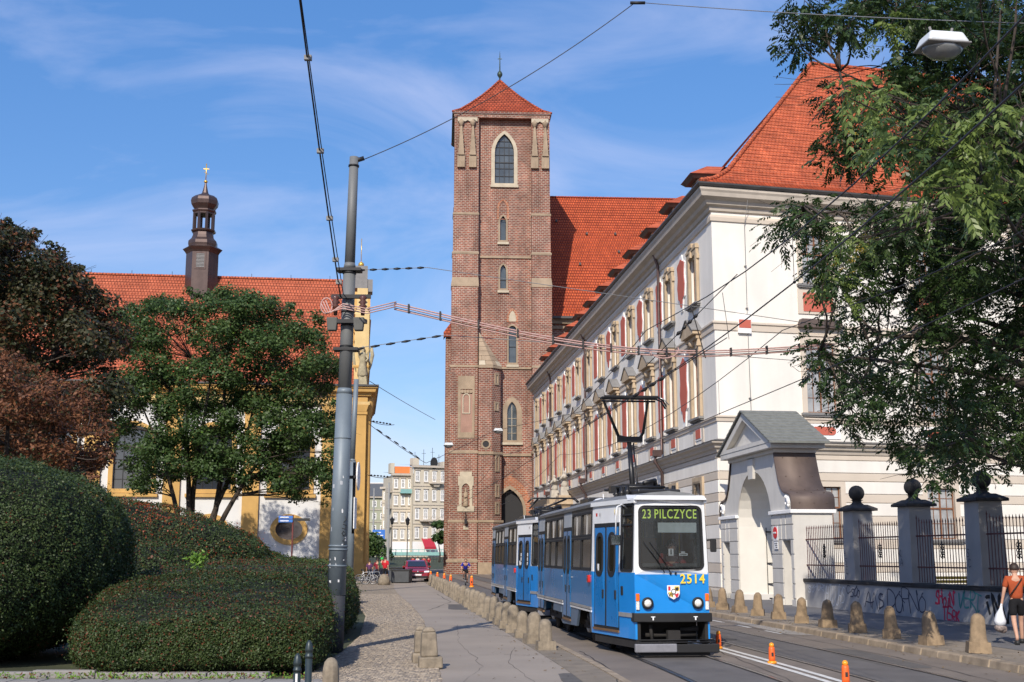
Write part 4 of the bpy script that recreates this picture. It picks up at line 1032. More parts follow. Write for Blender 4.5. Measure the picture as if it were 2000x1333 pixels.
# pinnacles on the buttress faces
for cx in (-4.6, -3.3, 3.65, 4.85):
    def pn(b, cx=cx):
        b.box(cx-.42, cx+.42, -1.02, -.74, 44.6, 46.0)
        b.frus((cx,-.95), .34,.22,.10,.10, 46.0, 49.4); b.lathe([(.10,49.4),(.16,49.45),(.30,49.75),(.33,50.0),(.12,50.05),(.10,50.25)], 8, (cx,-.95,0))
        for i in range(5):
            z = 46.1+i*.55; r = .34-.045*i
            for s in (-1,1): b.sphere((cx+s*r,-1.0,z), .10, 5)
        for s in (-1,0,1): b.frus((cx+s*.3,-1.02), .12,.06,.02,.02, 44.6, 45.3)
    PB('pinnacle', m_trim, pn)
for x0, x1 in ((-5.0,-2.8),(3.3,5.2)): PB('capping_stone', m_trimL, lambda b, x0=x0, x1=x1: b.plate([(x0,49.95),(x0,50.45),(x1,50.45),(x1,49.95),(x1-.35,50.2),((x0+x1)/2+.3,49.95),((x0+x1)/2,50.12),((x0+x1)/2-.3,49.95),(x0+.35,50.2)][::-1], [], .12, y0=-.98))
def gwin(hole, fr_out, m, bars_v, bars_h, sill=True, mull=None):
    (cx, w_, z0, zs, ri, po) = hole
    hl = arch(cx, w_, z0, zs, 12, ri, po)
    fo = arch(cx, w_+fr_out, z0-.25, zs, 12, ri+fr_out, po)
    b = MB(FT); b.plate(fo, [arch(cx, w_, z0, zs, 12, ri, po)], .35, y0=-.06); f = b.build('window', m, tw)
    b = MB(FT); b.plate(arch(cx, w_-.01, z0+.01, zs, 12, ri-.01, po), [], .03, y0=.32, edges=False); b.build('leaded_pane', m_gl_t, f)
    b = MB(FT)
    for x in bars_v: b.box(cx+x-.03, cx+x+.03, .27, .31, z0, zs+ri*.82*(1-abs(x)/w_)**.6)
    for z, t in bars_h: b.box(cx-w_+.01, cx+w_-.01, .25, .32, z-t, z+t)
    if bars_v or bars_h: b.build('bars', m_iron if mull is None else mull, f)
    if sill: b = MB(FT); b.box(cx-w_-fr_out-.1, cx+w_+fr_out+.1, -.22, .1, z0-.5, z0-.25); b.build('sill', m_trimL, f)
    return f
gwin((.29,1.08,43.1,46.7,2.2,True), .40, m_trimL, (-.54,0,.54), ((44.0,.03),(44.9,.03),(45.6,.06),(46.5,.03),(47.4,.03),(48.1,.03)))
gwin((.15,.33,36.5,38.6,.7,True), .20, m_trim, (), (), True); gwin((.17,.33,31.0,33.0,.7,True), .20, m_trim, (), ((32.0,.03),), True)
gwin((1.2,.42,22.7,26.4,.4,False), .16, m_trim, (), ((24.5,.03),), True); gwin((1.15,.52,14.2,17.3,1.1,True), .55, m_trim, (0,), ((15,.02),(15.8,.02),(16.6,.02)), True, m_trimL)
for cx, z0, zs, w_ in ((.15,38.9,40.2,.55),(1.2,27.2,27.7,.5)):
    PB('blind_arch', m_brickO, lambda b, cx=cx, z0=z0, zs=zs, w_=w_: b.plate(arch(cx, w_+.12, z0, zs, 12, 1.1, True), [arch(cx, w_-.1, z0+.05, zs, 12, .85, True)], .06, y0=-.06))
PB('blind_panel', m_trimL, lambda b: b.plate(arch(1.2, .38, 27.3, 27.7, 12, .85, True), [], .03, y0=-.03))
# portal
b = MB(FT); b.plate([(-.9,-.1)]+[(x, z) for x, z in arch(.9, 2.4, -.1, 6.6, 14, 3.8, True)][1:] , [arch(.9, 1.5, -.05, 6.6, 12, 2.4, True)], .1, y0=-.12); b.build('portal_arch', m_brickO, tw)
b = MB(FT); b.plate(arch(.9, 1.75, -.1, 6.6, 12, 2.75, True), [arch(.9, 1.45, -.05, 6.6, 12, 2.35, True)], .3, y0=-.2); b.build('portal_moulding', m_trim, tw)
PB('portal_door', m_dark, lambda b: b.box(-.65, 2.45, .4, .5, 0, 9.1))
# stair turret: polygonal, with a stone half-pyramid roof
P0 = [(-2.55, .2), (-2.55, -1.95), (-1.1, -1.95), (-.15, -1.05), (-.15, .2)]
def prism(b, P, z0, z1, grow=0.0):
    cx = sum(p[0] for p in P)/len(P); cy = .2
    Q = [(x+(grow if x > -1 else 0 if x < -2.5 else grow*.6), y-(grow if y < 0 else 0)) for x, y in P]; n = len(Q)
    b.add([(x,y,z0) for x, y in Q]+[(x,y,z1) for x, y in Q], [tuple(reversed(range(n))), tuple(range(n,2*n))]+[(i,(i+1)%n,n+(i+1)%n,n+i) for i in range(n)])
tu = PB('stair_turret', m_brick, lambda b: (prism(b, P0, 12.6, 21.9, 0), prism(b, P0, 5.4, 12.6, .10), prism(b, P0, -.2, 5.4, .25)), recalc=True)
PB('turret_string', m_trim, lambda b: (prism(b, P0, 21.8, 22.1, .12), prism(b, P0, 12.5, 12.8, .22), prism(b, P0, 5.35, 5.6, .32), prism(b, P0, -.1, 1.2, .45)), tu, recalc=True)
ap = (-2.5, -.6, 25.9)
TS = MB(FT)
def tri_stones(A, B, apx, rows):   # ashlar-covered slope built stone by stone
    A, B, apx = Vector(A), Vector(B), Vector(apx)
    for i in range(rows):
        q0, q1 = i/rows, (i+.94)/rows; a0 = A.lerp(apx, q0); b0 = B.lerp(apx, q0); a1 = A.lerp(apx, q1); b1 = B.lerp(apx, q1)
        n = max(1, int((b0-a0).length/.62)); nn = (B-A).cross(apx-A).normalized()*-.0
        for k in range(n):
            off = .5/n if i % 2 and n > 1 else 0
            t0, t1 = max(0, k/n-off), min(1, (k+.93)/n-off) 
            if k == n-1: t1 = 1
            nr = (B-A).cross(apx-A).normalized(); o1 = nr*.05
            c = MB(FT); v = [a0.lerp(b0,t0), a0.lerp(b0,t1), a1.lerp(b1,t1), a1.lerp(b1,t0)]
            c.add([tuple(p+o1) for p in v]+[tuple(p-o1) for p in v], [(0,1,2,3),(7,6,5,4),(0,4,5,1),(1,5,6,2),(2,6,7,3),(3,7,4,0)])
            c.build('roof_stone', m_trimL if random.random() < .3 else m_trim, tu)
tri_stones((-2.5,-2.05,22.1), (-1.0,-2.05,22.1), ap, 7); tri_stones((-1.0,-2.05,22.1), (-.05,-1.0,22.1), ap, 7); tri_stones((-.05,-1.0,22.1), (-.05,.1,22.1), (ap[0], .0, ap[2]), 6)
PB('roof_core', m_trim, lambda b: b.add([(-2.55,-2.0,22.05),(-1.05,-2.0,22.05),(-.1,-1,22.05),(-.1,.2,22.05),(-2.55,.2,22.05),ap], [(0,1,5),(1,2,5),(2,3,5),(3,4,5)]), tu)
for x, z, h in ((-.62,10.9,1.4),(-.62,8.2,1.0),(-.62,6.4,.9),(-.62,20.2,.9),(-.62,17.4,.6)):
    c = MB(FT @ Matrix.Translation((-.62,-1.50,0)) @ Matrix.Rotation(math.radians(43),4,'Z')); c.plate(rect(-.30,.30,z-.2,z+h+.2), [rect(-.12,.12,z,z+h)], .2, y0=-.10-(.12 if z < 12 else 0)); c.box(-.12,.12,.0,.02,z,z+h) ; c.build('slit_window', m_trim, tu)
PB('round_window', m_trim, lambda b: b.plate(oval(-1.75, 13.6, .52,.52), [oval(-1.75, 13.6,.34,.34)], .2, y0=-2.02), tu)
PB('round_void', m_dark, lambda b: b.plate(oval(-1.75, 13.6,.35,.35), [], .02, y0=-1.958), tu)
# tall blind niche on the left buttress
yb = -1.37-.0
nz = PB('tall_niche', m_trim, lambda b: b.plate(rect(-4.75,-2.95,14.3,21.0), [rect(-4.45,-3.2,14.9,20.6)], .25, y0=-1.45))
PB('niche_field', m_plast, lambda b: b.box(-4.45,-3.2,-1.42,-1.38,14.9,19.0), nz)
PB('niche_relief', m_trimL, lambda b: b.plate(arch(-3.85,.42,16.9,18.6,10,.5), [arch(-3.85,.30,17.0,18.6,10,.38)], .1, y0=-1.5), nz)
def trac(b):
    for i in range(4): b.lathe([(.13,-.06),(.19,-.06),(.19,.06),(.13,.06)], 10, M=Matrix.Translation((-4.28+i*.3,-1.43,19.3)) @ R90, smooth=False)
    b.box(-4.45,-3.2,-1.45,-1.38,19.55,20.6)
PB('niche_tracery', m_trim, trac, nz)
# lower niche with a standing statue
yn = -1.60
nn = PB('statue_niche', m_trimL, lambda b: (b.plate([(-4.75,6.5),(-2.95,6.5),(-2.95,7.1),(-3.15,7.1),(-3.15,9.2),(-3.02,9.2),(-3.02,10.2),(-3.2,10.2),(-3.2,10.7),(-4.5,10.7),(-4.5,10.2),(-4.68,10.2),(-4.68,9.2),(-4.55,9.2),(-4.55,7.1),(-4.75,7.1)], [arch(-3.85,.42,7.0,8.9,10,.55,True)], .3, y0=-1.72)))
PB('niche_shadow_wall', m_trim, lambda b: b.box(-4.3,-3.4,-1.44,-1.40,6.9,9.5), nn)
def stat(b): b.lathe([(.26,7.0),(.30,7.1),(.27,7.5),(.22,8.0),(.27,8.35),(.20,8.5),(.08,8.58),(.13,8.7),(.12,8.85),(.03,8.95)], 10, (-3.85,-1.62,0)); b.tube([(-4.05,-1.75,8.3),(-3.95,-1.95,7.95),(-3.75,-1.9,8.05)], .07, 5)
PB('statue', m_trim, stat, nn)
PB('iron_lantern', m_iron, lambda b: (b.tube([(-3.85,-1.6,6.4),(-3.85,-2.1,6.0),(-3.85,-2.15,5.7)], .04, 5), b.box(-3.98,-3.72,-2.28,-2.02,5.2,5.7)), nn)
PB('plaque', m_trimL, lambda b: b.box(-4.1,-3.6,-1.80,-1.74,4.6,5.0))
# pyramid roof with flared eaves, cross and ball
b = MB(FT); prof = [(5.58,51.15),(4.7,51.75),(3.6,52.85),(2.2,54.4),(1.0,55.9),(.05,57.2)]; cy = D/2-.35
rows = 26
def pr(q):
    L_ = q*(len(prof)-1); i = min(int(L_), len(prof)-2); t = L_-i; return (prof[i][0]+(prof[i+1][0]-prof[i][0])*t, prof[i][1]+(prof[i+1][1]-prof[i][1])*t)
for i in range(rows):
    r0, z0 = pr(i/rows); r1, z1 = pr((i+1)/rows); o = .05
    for a in range(4):
        c_, s_ = round(math.cos(a*math.pi/2)), round(math.sin(a*math.pi/2))
        R = lambda x, y: (x*c_-y*s_, cy+x*s_+y*c_)
        q = [(*R(-r0-o,-r0-o), z0+.03),(*R(r0+o,-r0-o), z0+.03),(*R(r1,-r1), z1),(*R(-r1,-r1), z1),(*R(-r0,-r0), z0-.04),(*R(r0,-r0), z0-.04)]
        b.add(q, [(0,1,2,3),(4,5,1,0)])
b.build('roof', m_tileT, tw)
b = MB(FT)
for a in range(4):
    sx_, sy_ = ((-1,-1),(1,-1),(1,1),(-1,1))[a]
    for i in range(30):
        r0, z0 = pr(i/30); r1, z1 = pr((i+1.1)/30 if i < 29 else 1); b.tube([(sx_*r0, cy+sy_*r0, z0+.1),(sx_*r1, cy+sy_*r1, z1+.1)], .15, 6, r1=.11)
b.build('hip_tiles', m_tileT, tw)
PB('eaves_board', m_sheet, lambda b: (b.box(-5.6, 5.6, cy-5.58, cy+5.58, 51.02, 51.14), b.box(XL-.1, XR+.1, -.95, D, 50.95, 51.02)))
m_verd = mat('green_bronze', (0.05,0.075,0.06), 0.5, 0.5, var=0.2)
PB('finial', m_verd, lambda b: (b.lathe([(.10,57.0),(.08,57.6),(.14,57.7),(.30,57.95),(.32,58.15),(.22,58.4),(.08,58.5),(.05,60.4),(.01,61.0)], 12, (0,cy,0)), b.box(-.25,.25,cy-.03,cy+.03,60.0,60.08)))
for x, z in ((XL+.2, 39.0), (XL+.15, 33.2)): PB('side_shutter', m_sheet, lambda b, x=x, z=z: b.box(x-.25, x, 1.3, 2.6, z, z+1.6))

# ---- nave behind
m_tileN = tile_mat('nave_tiles', (0.52,0.105,0.035), (0.42,0.08,0.03), 0.30, 0.40, TA, ms=0.055, mort=(0.20,0.035,0.018), stain=0.10)
nave = empty('church_nave', (TC[0]+30, TC[1]+14, 0), label='brick nave with a very steep orange-red roof behind the tower', cat='church')
NX0, NX1 = 5.3, 62
b = MB(FT); b.box(NX0-8, NX1, 4.8, 34, -.2, 28.6); b.build('wall', m_brick, nave)
b = MB(frame(TC[0], TC[1], math.cos(TA), math.sin(TA)) @ Matrix.Translation((0, 4.1, 28.7)))
slope(b, [(0,0),(1.2,1.4),(11.6,17.6)], NX0, NX1, NX0, NX1, rows=46, lift=.05); b.build('roof', m_tileN, nave)
b = MB(FT @ Matrix.Translation((0, 4.1, 28.7)))
for i in range(130): x = NX0+i*.44; b.tube([(x,11.6,17.7),(x+.48,11.6,17.7)], .15, 6, r1=.12)
b.build('ridge_tiles', m_tileN, nave)
PB('eaves_cornice', m_trim, lambda b: (b.box(NX0, NX1, 4.4, 4.8, 28.0, 28.6), b.box(NX0, NX1, 4.55, 4.8, 27.4, 27.7)), nave)
PB('gutter', m_sheet, lambda b: b.box(NX0, NX1, 3.85, 4.1, 28.5, 28.75), nave)
PB('roof_vent', m_sheet, lambda b: b.box(NX0+.2, NX0+1.3, 13.6, 14.4, 44.2, 45.5), nave)
for i in range(9): # small vents on the slope
    q = random.uniform(.15,.85); x = NX0+random.uniform(2,16); PB('vent_tile', m_sheet, lambda b: b.box(x-.12,x+.12,4.1+1.2+10.4*q-.25,4.1+1.2+10.4*q+.1,28.7+1.4+16.2*q,28.7+1.4+16.2*q+.28), nave)
# little side piece left of the tower (porch of the far aisle)
PB('side_aisle', m_brick, lambda b: b.box(XL-.75, XL+.3, 4.5, 9, 0, 27), nave)
PB('aisle_roof', m_tileT, lambda b: b.add([(XL-1.0,4.2,26.8),(XL+.3,4.2,28.6),(XL+.3,9.2,28.6),(XL-1.0,9.2,26.8),(XL-1.0,4.2,26.3),(XL+.3,4.2,26.3)], [(0,1,2,3),(4,5,1,0)]), nave)

# ------------------------------------------------------------ church on the left
CA = math.radians(7.3)
CC = (-13.75, 113.0)
FC = frame(CC[0], CC[1], math.cos(CA), math.sin(CA))     # local x to the right, so the nave lies at negative x
m_cw = mat('church_white_render', (0.66,0.655,0.64), 0.88, var=0.08, scale=0.4, streak=0.3, spec=0.2)
m_cy = mat('church_ochre', (0.55,0.335,0.115), 0.85, var=0.14, scale=0.7, streak=0.3, spec=0.2)
m_cyl = mat('church_pale_yellow', (0.62,0.46,0.22), 0.85, var=0.14, scale=0.9, streak=0.3, spec=0.2)
m_tileC = tile_mat('left_church_tiles', (0.50,0.14,0.07), (0.42,0.11,0.055), 0.30, 0.40, CA, ms=0.045, mort=(0.22,0.055,0.03), stain=0.10)
ch = empty('baroque_church', (CC[0], CC[1], 0), label='white and ochre baroque church with long red roof behind the trees', cat='church')
def CB(name, m, fn, parent=ch, bevel=0.0, recalc=False):
    b = MB(FC); fn(b); return b.build(name, m, parent, bevel=bevel, recalc=recalc)
LX = -66
bays = [-6.85-7.13*i for i in range(9)]
win = [(c, 1.75) for c in bays]
holes = [arch(c, w_, 7.9, 12.0, 12) for c, w_ in win] + [oval(c, 4.3, 1.25, .95) for c in bays]
CB('wall', m_cw, lambda b: b.plate(rect(LX, 0, -.3, 17.3), holes, .5, edges=False))
for c, w_ in win:
    f = CB('window', m_cy, lambda b: b.plate(arch(c, w_+.38, 7.55, 12.0, 14, w_+.38), [arch(c, w_-.02, 7.92, 12.0, 14, w_-.02)], .22, y0=-.10))
    CB('pane', m_gl_t if False else m_pane, lambda b: b.plate(arch(c, w_+.02, 7.88, 12.0, 14), [], .03, y0=.4, edges=False), f)
    CB('glazing_bars', m_iron, lambda b: ([b.box(c+x-.03, c+x+.03, .34, .39, 7.95, 12.0+(w_**2-x*x)**.5-.02) for x in (-.9,0,.9)], [b.box(c-w_+.02, c+w_-.02, .35, .385, z-.03, z+.03) for z in (8.8,9.7,10.6,11.5)]), f)
    CB('sill', m_cy, lambda b: b.box(c-w_-.6, c+w_+.6, -.3, 0, 7.2, 7.5), f)
for c in bays:
    f = CB('oval_window', m_cy, lambda b: b.plate(oval(c, 4.3, 1.7, 1.4), [oval(c, 4.3, 1.24, .94)], .24, y0=-.10))
    CB('pane', m_pane, lambda b: b.plate(oval(c, 4.3, 1.27, .97), [], .02, y0=.34, edges=False), f)
for x in [-.75]+[-3.3-7.13*i for i in range(9)]:
    w_ = .75
    CB('pilaster', m_cy, lambda b: (b.box(x-w_, x+w_, -.28, 0, 1.2, 15.0), b.box(x-w_-.12, x+w_+.12, -.40, 0, -.2, 1.2), b.box(x-w_-.1, x+w_+.1, -.38, 0, 15.0, 15.25), b.frus((x,-.2), w_,.2,w_+.2,.3, 15.25, 15.9), b.box(x-w_-.1,x+w_+.1,-.34,0,16.2,16.6)))
pc_ = [(CC[0]+math.cos(CA)*LX, CC[1]+math.sin(CA)*LX), (CC[0], CC[1]), (CC[0]-math.sin(CA)*22, CC[1]+math.cos(CA)*22)]
def csw(name, prof, m): b = MB(); b.sweep(pc_, prof, side=1); return b.build(name, m, ch, recalc=True)
csw('architrave', [(0,15.9),(.30,15.9),(.34,16.2),(.12,16.25),(.12,16.6),(0,16.6)], m_cyl)
csw('cornice', [(0,16.7),(.40,16.75),(.46,17.0),(.80,17.1),(.86,17.35),(1.0,17.45),(1.0,17.55),(0,17.6)], m_cy)
csw('gutter', [(.85,17.56),(1.12,17.58),(1.12,17.75),(.85,17.75)], m_sheet)
b = MB(FC @ Matrix.Translation((0, -.75, 17.65))); slope(b, [(0,0),(1.0,.8),(10.6,12.4)], LX, -1.25, LX, -1.25, rows=44, lift=.05); b.build('roof', m_tileC, ch)
b = MB(FC @ Matrix.Translation((0, -.75, 17.65)))
for i in range(146): x = LX+i*.44; b.tube([(x,10.6,12.48),(x+.48,10.6,12.48)], .16, 6, r1=.13)
b.build('ridge_tiles', m_tileC, ch)
CB('lightning_rods', m_iron, lambda b: [b.tube([(x,9.85,30.1),(x,9.85,30.6)], .03, 4) for x in range(-60,-2,4)])
CB('back_slope', m_tileC, lambda b: b.add([(LX,9.85,30.0),(-1.25,9.85,30.0),(-1.25,20.5,17.6),(LX,20.5,17.6)], [(0,1,2,3)]))
# street-side front: a gable wall with volutes seen almost edge-on
CB('front_wall', m_cyl, lambda b: b.box(-1.25, 0, .02, 20, -.2, 17.3))
gp = [(-.3,17.6),(-.3,19.4),(.2,19.8),(.9,20.4),(1.6,21.6),(2.2,23.2),(3.0,24.6),(4.6,25.6),(5.6,26.6),(5.9,27.6),(6.4,28.2),(8.0,28.4),(8.4,29.2),(10.0,29.9),(11.6,29.2),(12,28.4),(13.6,28.2),(14.4,26.6),(15.4,25.6),(17,24.6),(18.4,21.6),(20,19.6),(20,17.6)]
def gab(b): 
    b.M = FC @ Matrix(((0,1,0,0),(1,0,0,0),(0,0,1,0),(0,0,0,1)))
    b.plate(gp, [], 1.25, y0=-1.25)
    b.add([(y, 0.0, z) for y, z in gp], [tuple(range(len(gp)))])
CB('gable', m_cyl, gab, recalc=True)
def gcop(b):
    for (y0, z0), (y1, z1) in zip(gp[1:-1], gp[2:-1]): b.add([(-1.4,y0-.1,z0+.02),(.2,y0-.1,z0+.02),(.2,y1-.1,z1+.02),(-1.4,y1-.1,z1+.02),(-1.4,y0,z0+.2),(.2,y0,z0+.2),(.2,y1,z1+.2),(-1.4,y1,z1+.2)], [(3,2,1,0),(4,5,6,7),(0,1,5,4),(1,2,6,5),(2,3,7,6),(3,0,4,7)])
CB('gable_coping', m_cy, gcop)
for z in (19.5, 21.3, 22.2, 23.1, 24.4, 25.4): CB('gable_moulding', m_cy, lambda b: b.box(-1.35, .28 if z in (19.5,24.4) else .1, max(-.42,(z-21)*.62-.1), 12, z, z+.16))
CB('gable_pier', m_cyl, lambda b: (b.box(-1.25,.1,-.35,1.6,17.6,24.6), b.frus((-.6,.6), .75,.95,.5,.7, 24.6, 25.1), b.box(-1.1,-.1,-.1,1.3,25.1,27.2)))
CB('gable_pier_block', m_sill, lambda b: (b.box(-1.45,-.15,-.1,1.6,27.2,29.4), b.box(-.15,.35,0,1.6,26.9,28.1)))
CB('gold_crest', mat('gilding', (0.75,0.48,0.10), 0.35, 0.7, var=0.1), lambda b: (b.sphere((-.8,.7,29.7), .28, 8), b.tube([(-.8,.7,29.7),(-.8,.7,32.3)], .035, 5)))
for y0, z0 in ((.6,0),(2.2,0),(17.5,0),(19,0)): CB('front_column', m_cy, lambda b: b.lathe([(.45,0),(.45,1.0),(.32,1.2),(.30,8),(.28,15.0),(.38,15.3),(.5,16.2),(.5,16.7)], 12, (.2, y0, 0)))
CB('bay_white_strip', m_cw, lambda b: b.box(.0,.06,3.2,16.4,1,15))
# corner statue with wings
st = empty('angel_statue', tuple(FC @ Vector((-.35,-.55,17.7))), label='pale stone winged angel statue on the corner cornice of the left church', cat='statue')
m_angel = mat('statue_limestone', (0.36,0.31,0.20), 0.9, var=0.3, scale=3, bump=0.03, bscale=7)
b = MB(FC @ Matrix.Translation((-.45,-.62,17.65))); b.frus((0,0), .45,.45,.36,.36, 0, .9); b.build('pedestal', m_angel, st)
b = MB(FC @ Matrix.Translation((-.45,-.62,18.5))); b.lathe([(.42,0),(.50,.2),(.38,.9),(.28,1.5),(.36,2.0),(.30,2.3),(.10,2.42),(.17,2.6),(.17,2.85),(.03,3.0)], 10)
b.tube([(.25,-.1,2.1),(.5,-.4,1.7),(.3,-.6,1.4)], .1, 6); b.tube([(-.25,-.1,2.1),(-.4,-.5,2.3),(-.2,-.7,2.6)], .1, 6); b.build('figure', m_angel, st)
for s in (-1, 1): b = MB(FC @ Matrix.Translation((-.45,-.62,18.5))); b.tube([(s*.1,.3,1.5),(s*.5,.45,2.5),(s*.8,.45,2.9),(s*.9,.4,2.2),(s*.75,.35,1.2),(s*.6,.3,.5)], [.12,.2,.2,.2,.14,.05], 6); b.build('wing', m_angel, st)
# ridge turret
m_bronze = mat('turret_brown_copper', (0.085,0.058,0.052), 0.4, 0.5, var=0.25, scale=0.9, streak=0.5)
rt = empty('ridge_turret', tuple(FC @ Vector((-16.6, 9.8, 26))), label='dark copper onion-domed bell turret with gilt cross on the left roof ridge', cat='turret')
FR = FC @ Matrix.Translation((-16.95, 9.0, 32.7-31.5*.78)) @ Matrix.Diagonal((1, 1, .78, 1))
def RB(name, m, fn, parent=rt, **k): b = MB(FR); fn(b); return b.build(name, m, parent, **k)
RB('base', m_bronze, lambda b: b.lathe([(1.62,20.5),(1.62,31.0)], 6, smooth=False, rot=0))
RB('cornice', m_bronze, lambda b: b.lathe([(1.6,30.9),(1.75,31.2),(1.95,31.5),(2.0,31.6),(1.6,31.9)], 6, smooth=False, rot=0))
lv = RB('louvre_frame', m_bronze, lambda b: b.plate(rect(-.55,.55,28.6,30.9), [rect(-.4,.4,28.8,30.7)], .06, y0=-1.45))
for i in range(10): RB('louvre_slat', m_sill, lambda b: b.add([(-.4,-1.46,28.85+i*.185),(.4,-1.46,28.85+i*.185),(.4,-1.41,28.98+i*.185),(-.4,-1.41,28.98+i*.185)], [(0,1,2,3)]), lv)
RB('lower_bulb', m_bronze, lambda b: b.lathe([(1.45,31.8),(1.52,32.2),(1.50,32.6),(1.2,33.0),(1.08,33.4),(1.05,33.8),(1.25,33.95),(1.3,34.1),(1.1,34.25)], 8, smooth=False, rot=math.pi/8))
for i in range(8):
    a = math.pi/8+i*math.pi/4; RB('lantern_post', m_bronze, lambda b: b.tube([(1.0*math.cos(a),1.0*math.sin(a),34.2),(1.0*math.cos(a),1.0*math.sin(a),36.5)], .15, 5, smooth=False))
RB('lantern_head', m_bronze, lambda b: (b.lathe([(1.1,36.3),(1.12,36.5),(1.25,36.7),(1.25,36.85),(1.0,36.95)], 8, smooth=False, rot=math.pi/8)))
RB('onion_dome', m_bronze, lambda b: b.lathe([(1.0,36.9),(1.1,37.1),(1.38,37.6),(1.45,38.1),(1.35,38.5),(1.0,38.85),(.5,39.05),(.34,39.3),(.24,39.8),(.14,40.4),(.10,40.7)], 8, smooth=False, rot=math.pi/8))
RB('gilt_cross', MATS['gilding'], lambda b: (b.sphere((0,0,40.9), .2, 8), b.tube([(0,0,40.9),(0,0,43.4)], .055, 5), b.box(-.3,.3,-.04,.04,42.6,42.72), b.add([(-.2,-.03,42.2),(.25,-.03,41.85),(.25,.03,41.95),(-.2,.03,42.3)], [(0,1,2,3)])))

# ------------------------------------------------------------ houses far behind
def house(name, X0, Y0, X1, Y1, zb, zt, wallm, cols, floors, label, roofm, roof='flat', extra=None, wh=.55, ww=.5, gf=0, proud=None, lab=None):
    d = Vector((X1-X0, Y1-Y0)); Ln = d.length; d.normalize(); F = frame(X0, Y0, d.x, d.y, zb)
    r = empty(name, (X0, Y0, zb), label=label, cat='building')
    H = zt-zb; fh = (H-gf)/floors; cw = Ln/cols; holes = []; W = []
    for j in range(floors):
        for i in range(cols):
            cx = (i+.5)*cw; z0 = gf+j*fh+fh*.25; W.append((cx-ww*cw/2, cx+ww*cw/2, z0, z0+fh*wh))
    holes = [rect(*q) for q in W]
    b = MB(F); b.plate(rect(0, Ln, -3, H), holes, .25, edges=False); b.box(0,.02,.25,11,-3,H-.01); b.box(Ln-.02,Ln,.25,11,-3,H-.01); b.build('wall', wallm, r)
    for x0, x1, z0, z1 in W:
        b = MB(F); b.plate(rect(x0-.12, x1+.12, z0-.12, z1+.12), [rect(x0+.10, x1-.10, z0+.1, z1-.1)], .12, y0=-.04); xm = (x0+x1)/2; b.box(xm-.07,xm+.07,-.02,.1,z0,z1); b.box(x0,x1,-.02,.1,z0+(z1-z0)*.62-.06,z0+(z1-z0)*.62+.06); f = b.build('window', m_wpan, r)
        if lab: b = MB(F); b.box(x0-.25,x1+.25,-.22,0,z1+.2,z1+.36); b.box(x0-.2,x1+.2,-.18,0,z0-.3,z0-.16); b.build('window_hood', m_corn, f)
        b = MB(F); b.add([(x0,.12,z0),(x1,.12,z0),(x1,.12,z1),(x0,.12,z1)], [(0,1,2,3)]); b.build('pane', m_pane, f)
    b = MB(F); b.box(-.3,Ln+.3,-.5,.3,H-.1,H+.35)
    for j in range(1, floors): b.box(0,Ln,-.12,0,gf+j*fh-.1,gf+j*fh+.08)
    b.build('cornice', m_corn, r)
    b = MB(F)
    if roof == 'flat': b.add([(-.3,-.5,H+.36),(Ln+.3,-.5,H+.36),(Ln+.3,11,H+1.3),(-.3,11,H+1.3)], [(0,1,2,3)])
    else: b.add([(-.4,-.6,H+.3),(Ln+.4,-.6,H+.3),(Ln-1.5,5,H+3.6),(1.5,5,H+3.6),(Ln+.4,11,H+.3),(-.4,11,H+.3)], [(0,1,2,3),(1,4,2),(4,5,3,2),(5,0,3)])
    b.build('roof', roofm, r)
    if extra: extra(F, r, Ln, H)
    return r
m_hb = mat('beige_stucco', (0.56,0.50,0.40), 0.9, var=0.12, scale=0.5, streak=0.4, spec=0.2); m_hg = mat('grey_green_stucco', (0.38,0.39,0.29), 0.9, var=0.12, scale=0.5, streak=0.4, spec=0.2)
m_hroof = mat('grey_metal_roof', (0.10,0.105,0.11), 0.7, var=0.15); m_oran = mat('orange_tarpaulin', (0.78,0.22,0.06), 0.7, var=0.08); m_awn = mat('red_awning', (0.40,0.02,0.04), 0.7, var=0.1); m_teal = mat('turquoise_paint', (0.22,0.42,0.40), 0.6, var=0.1)
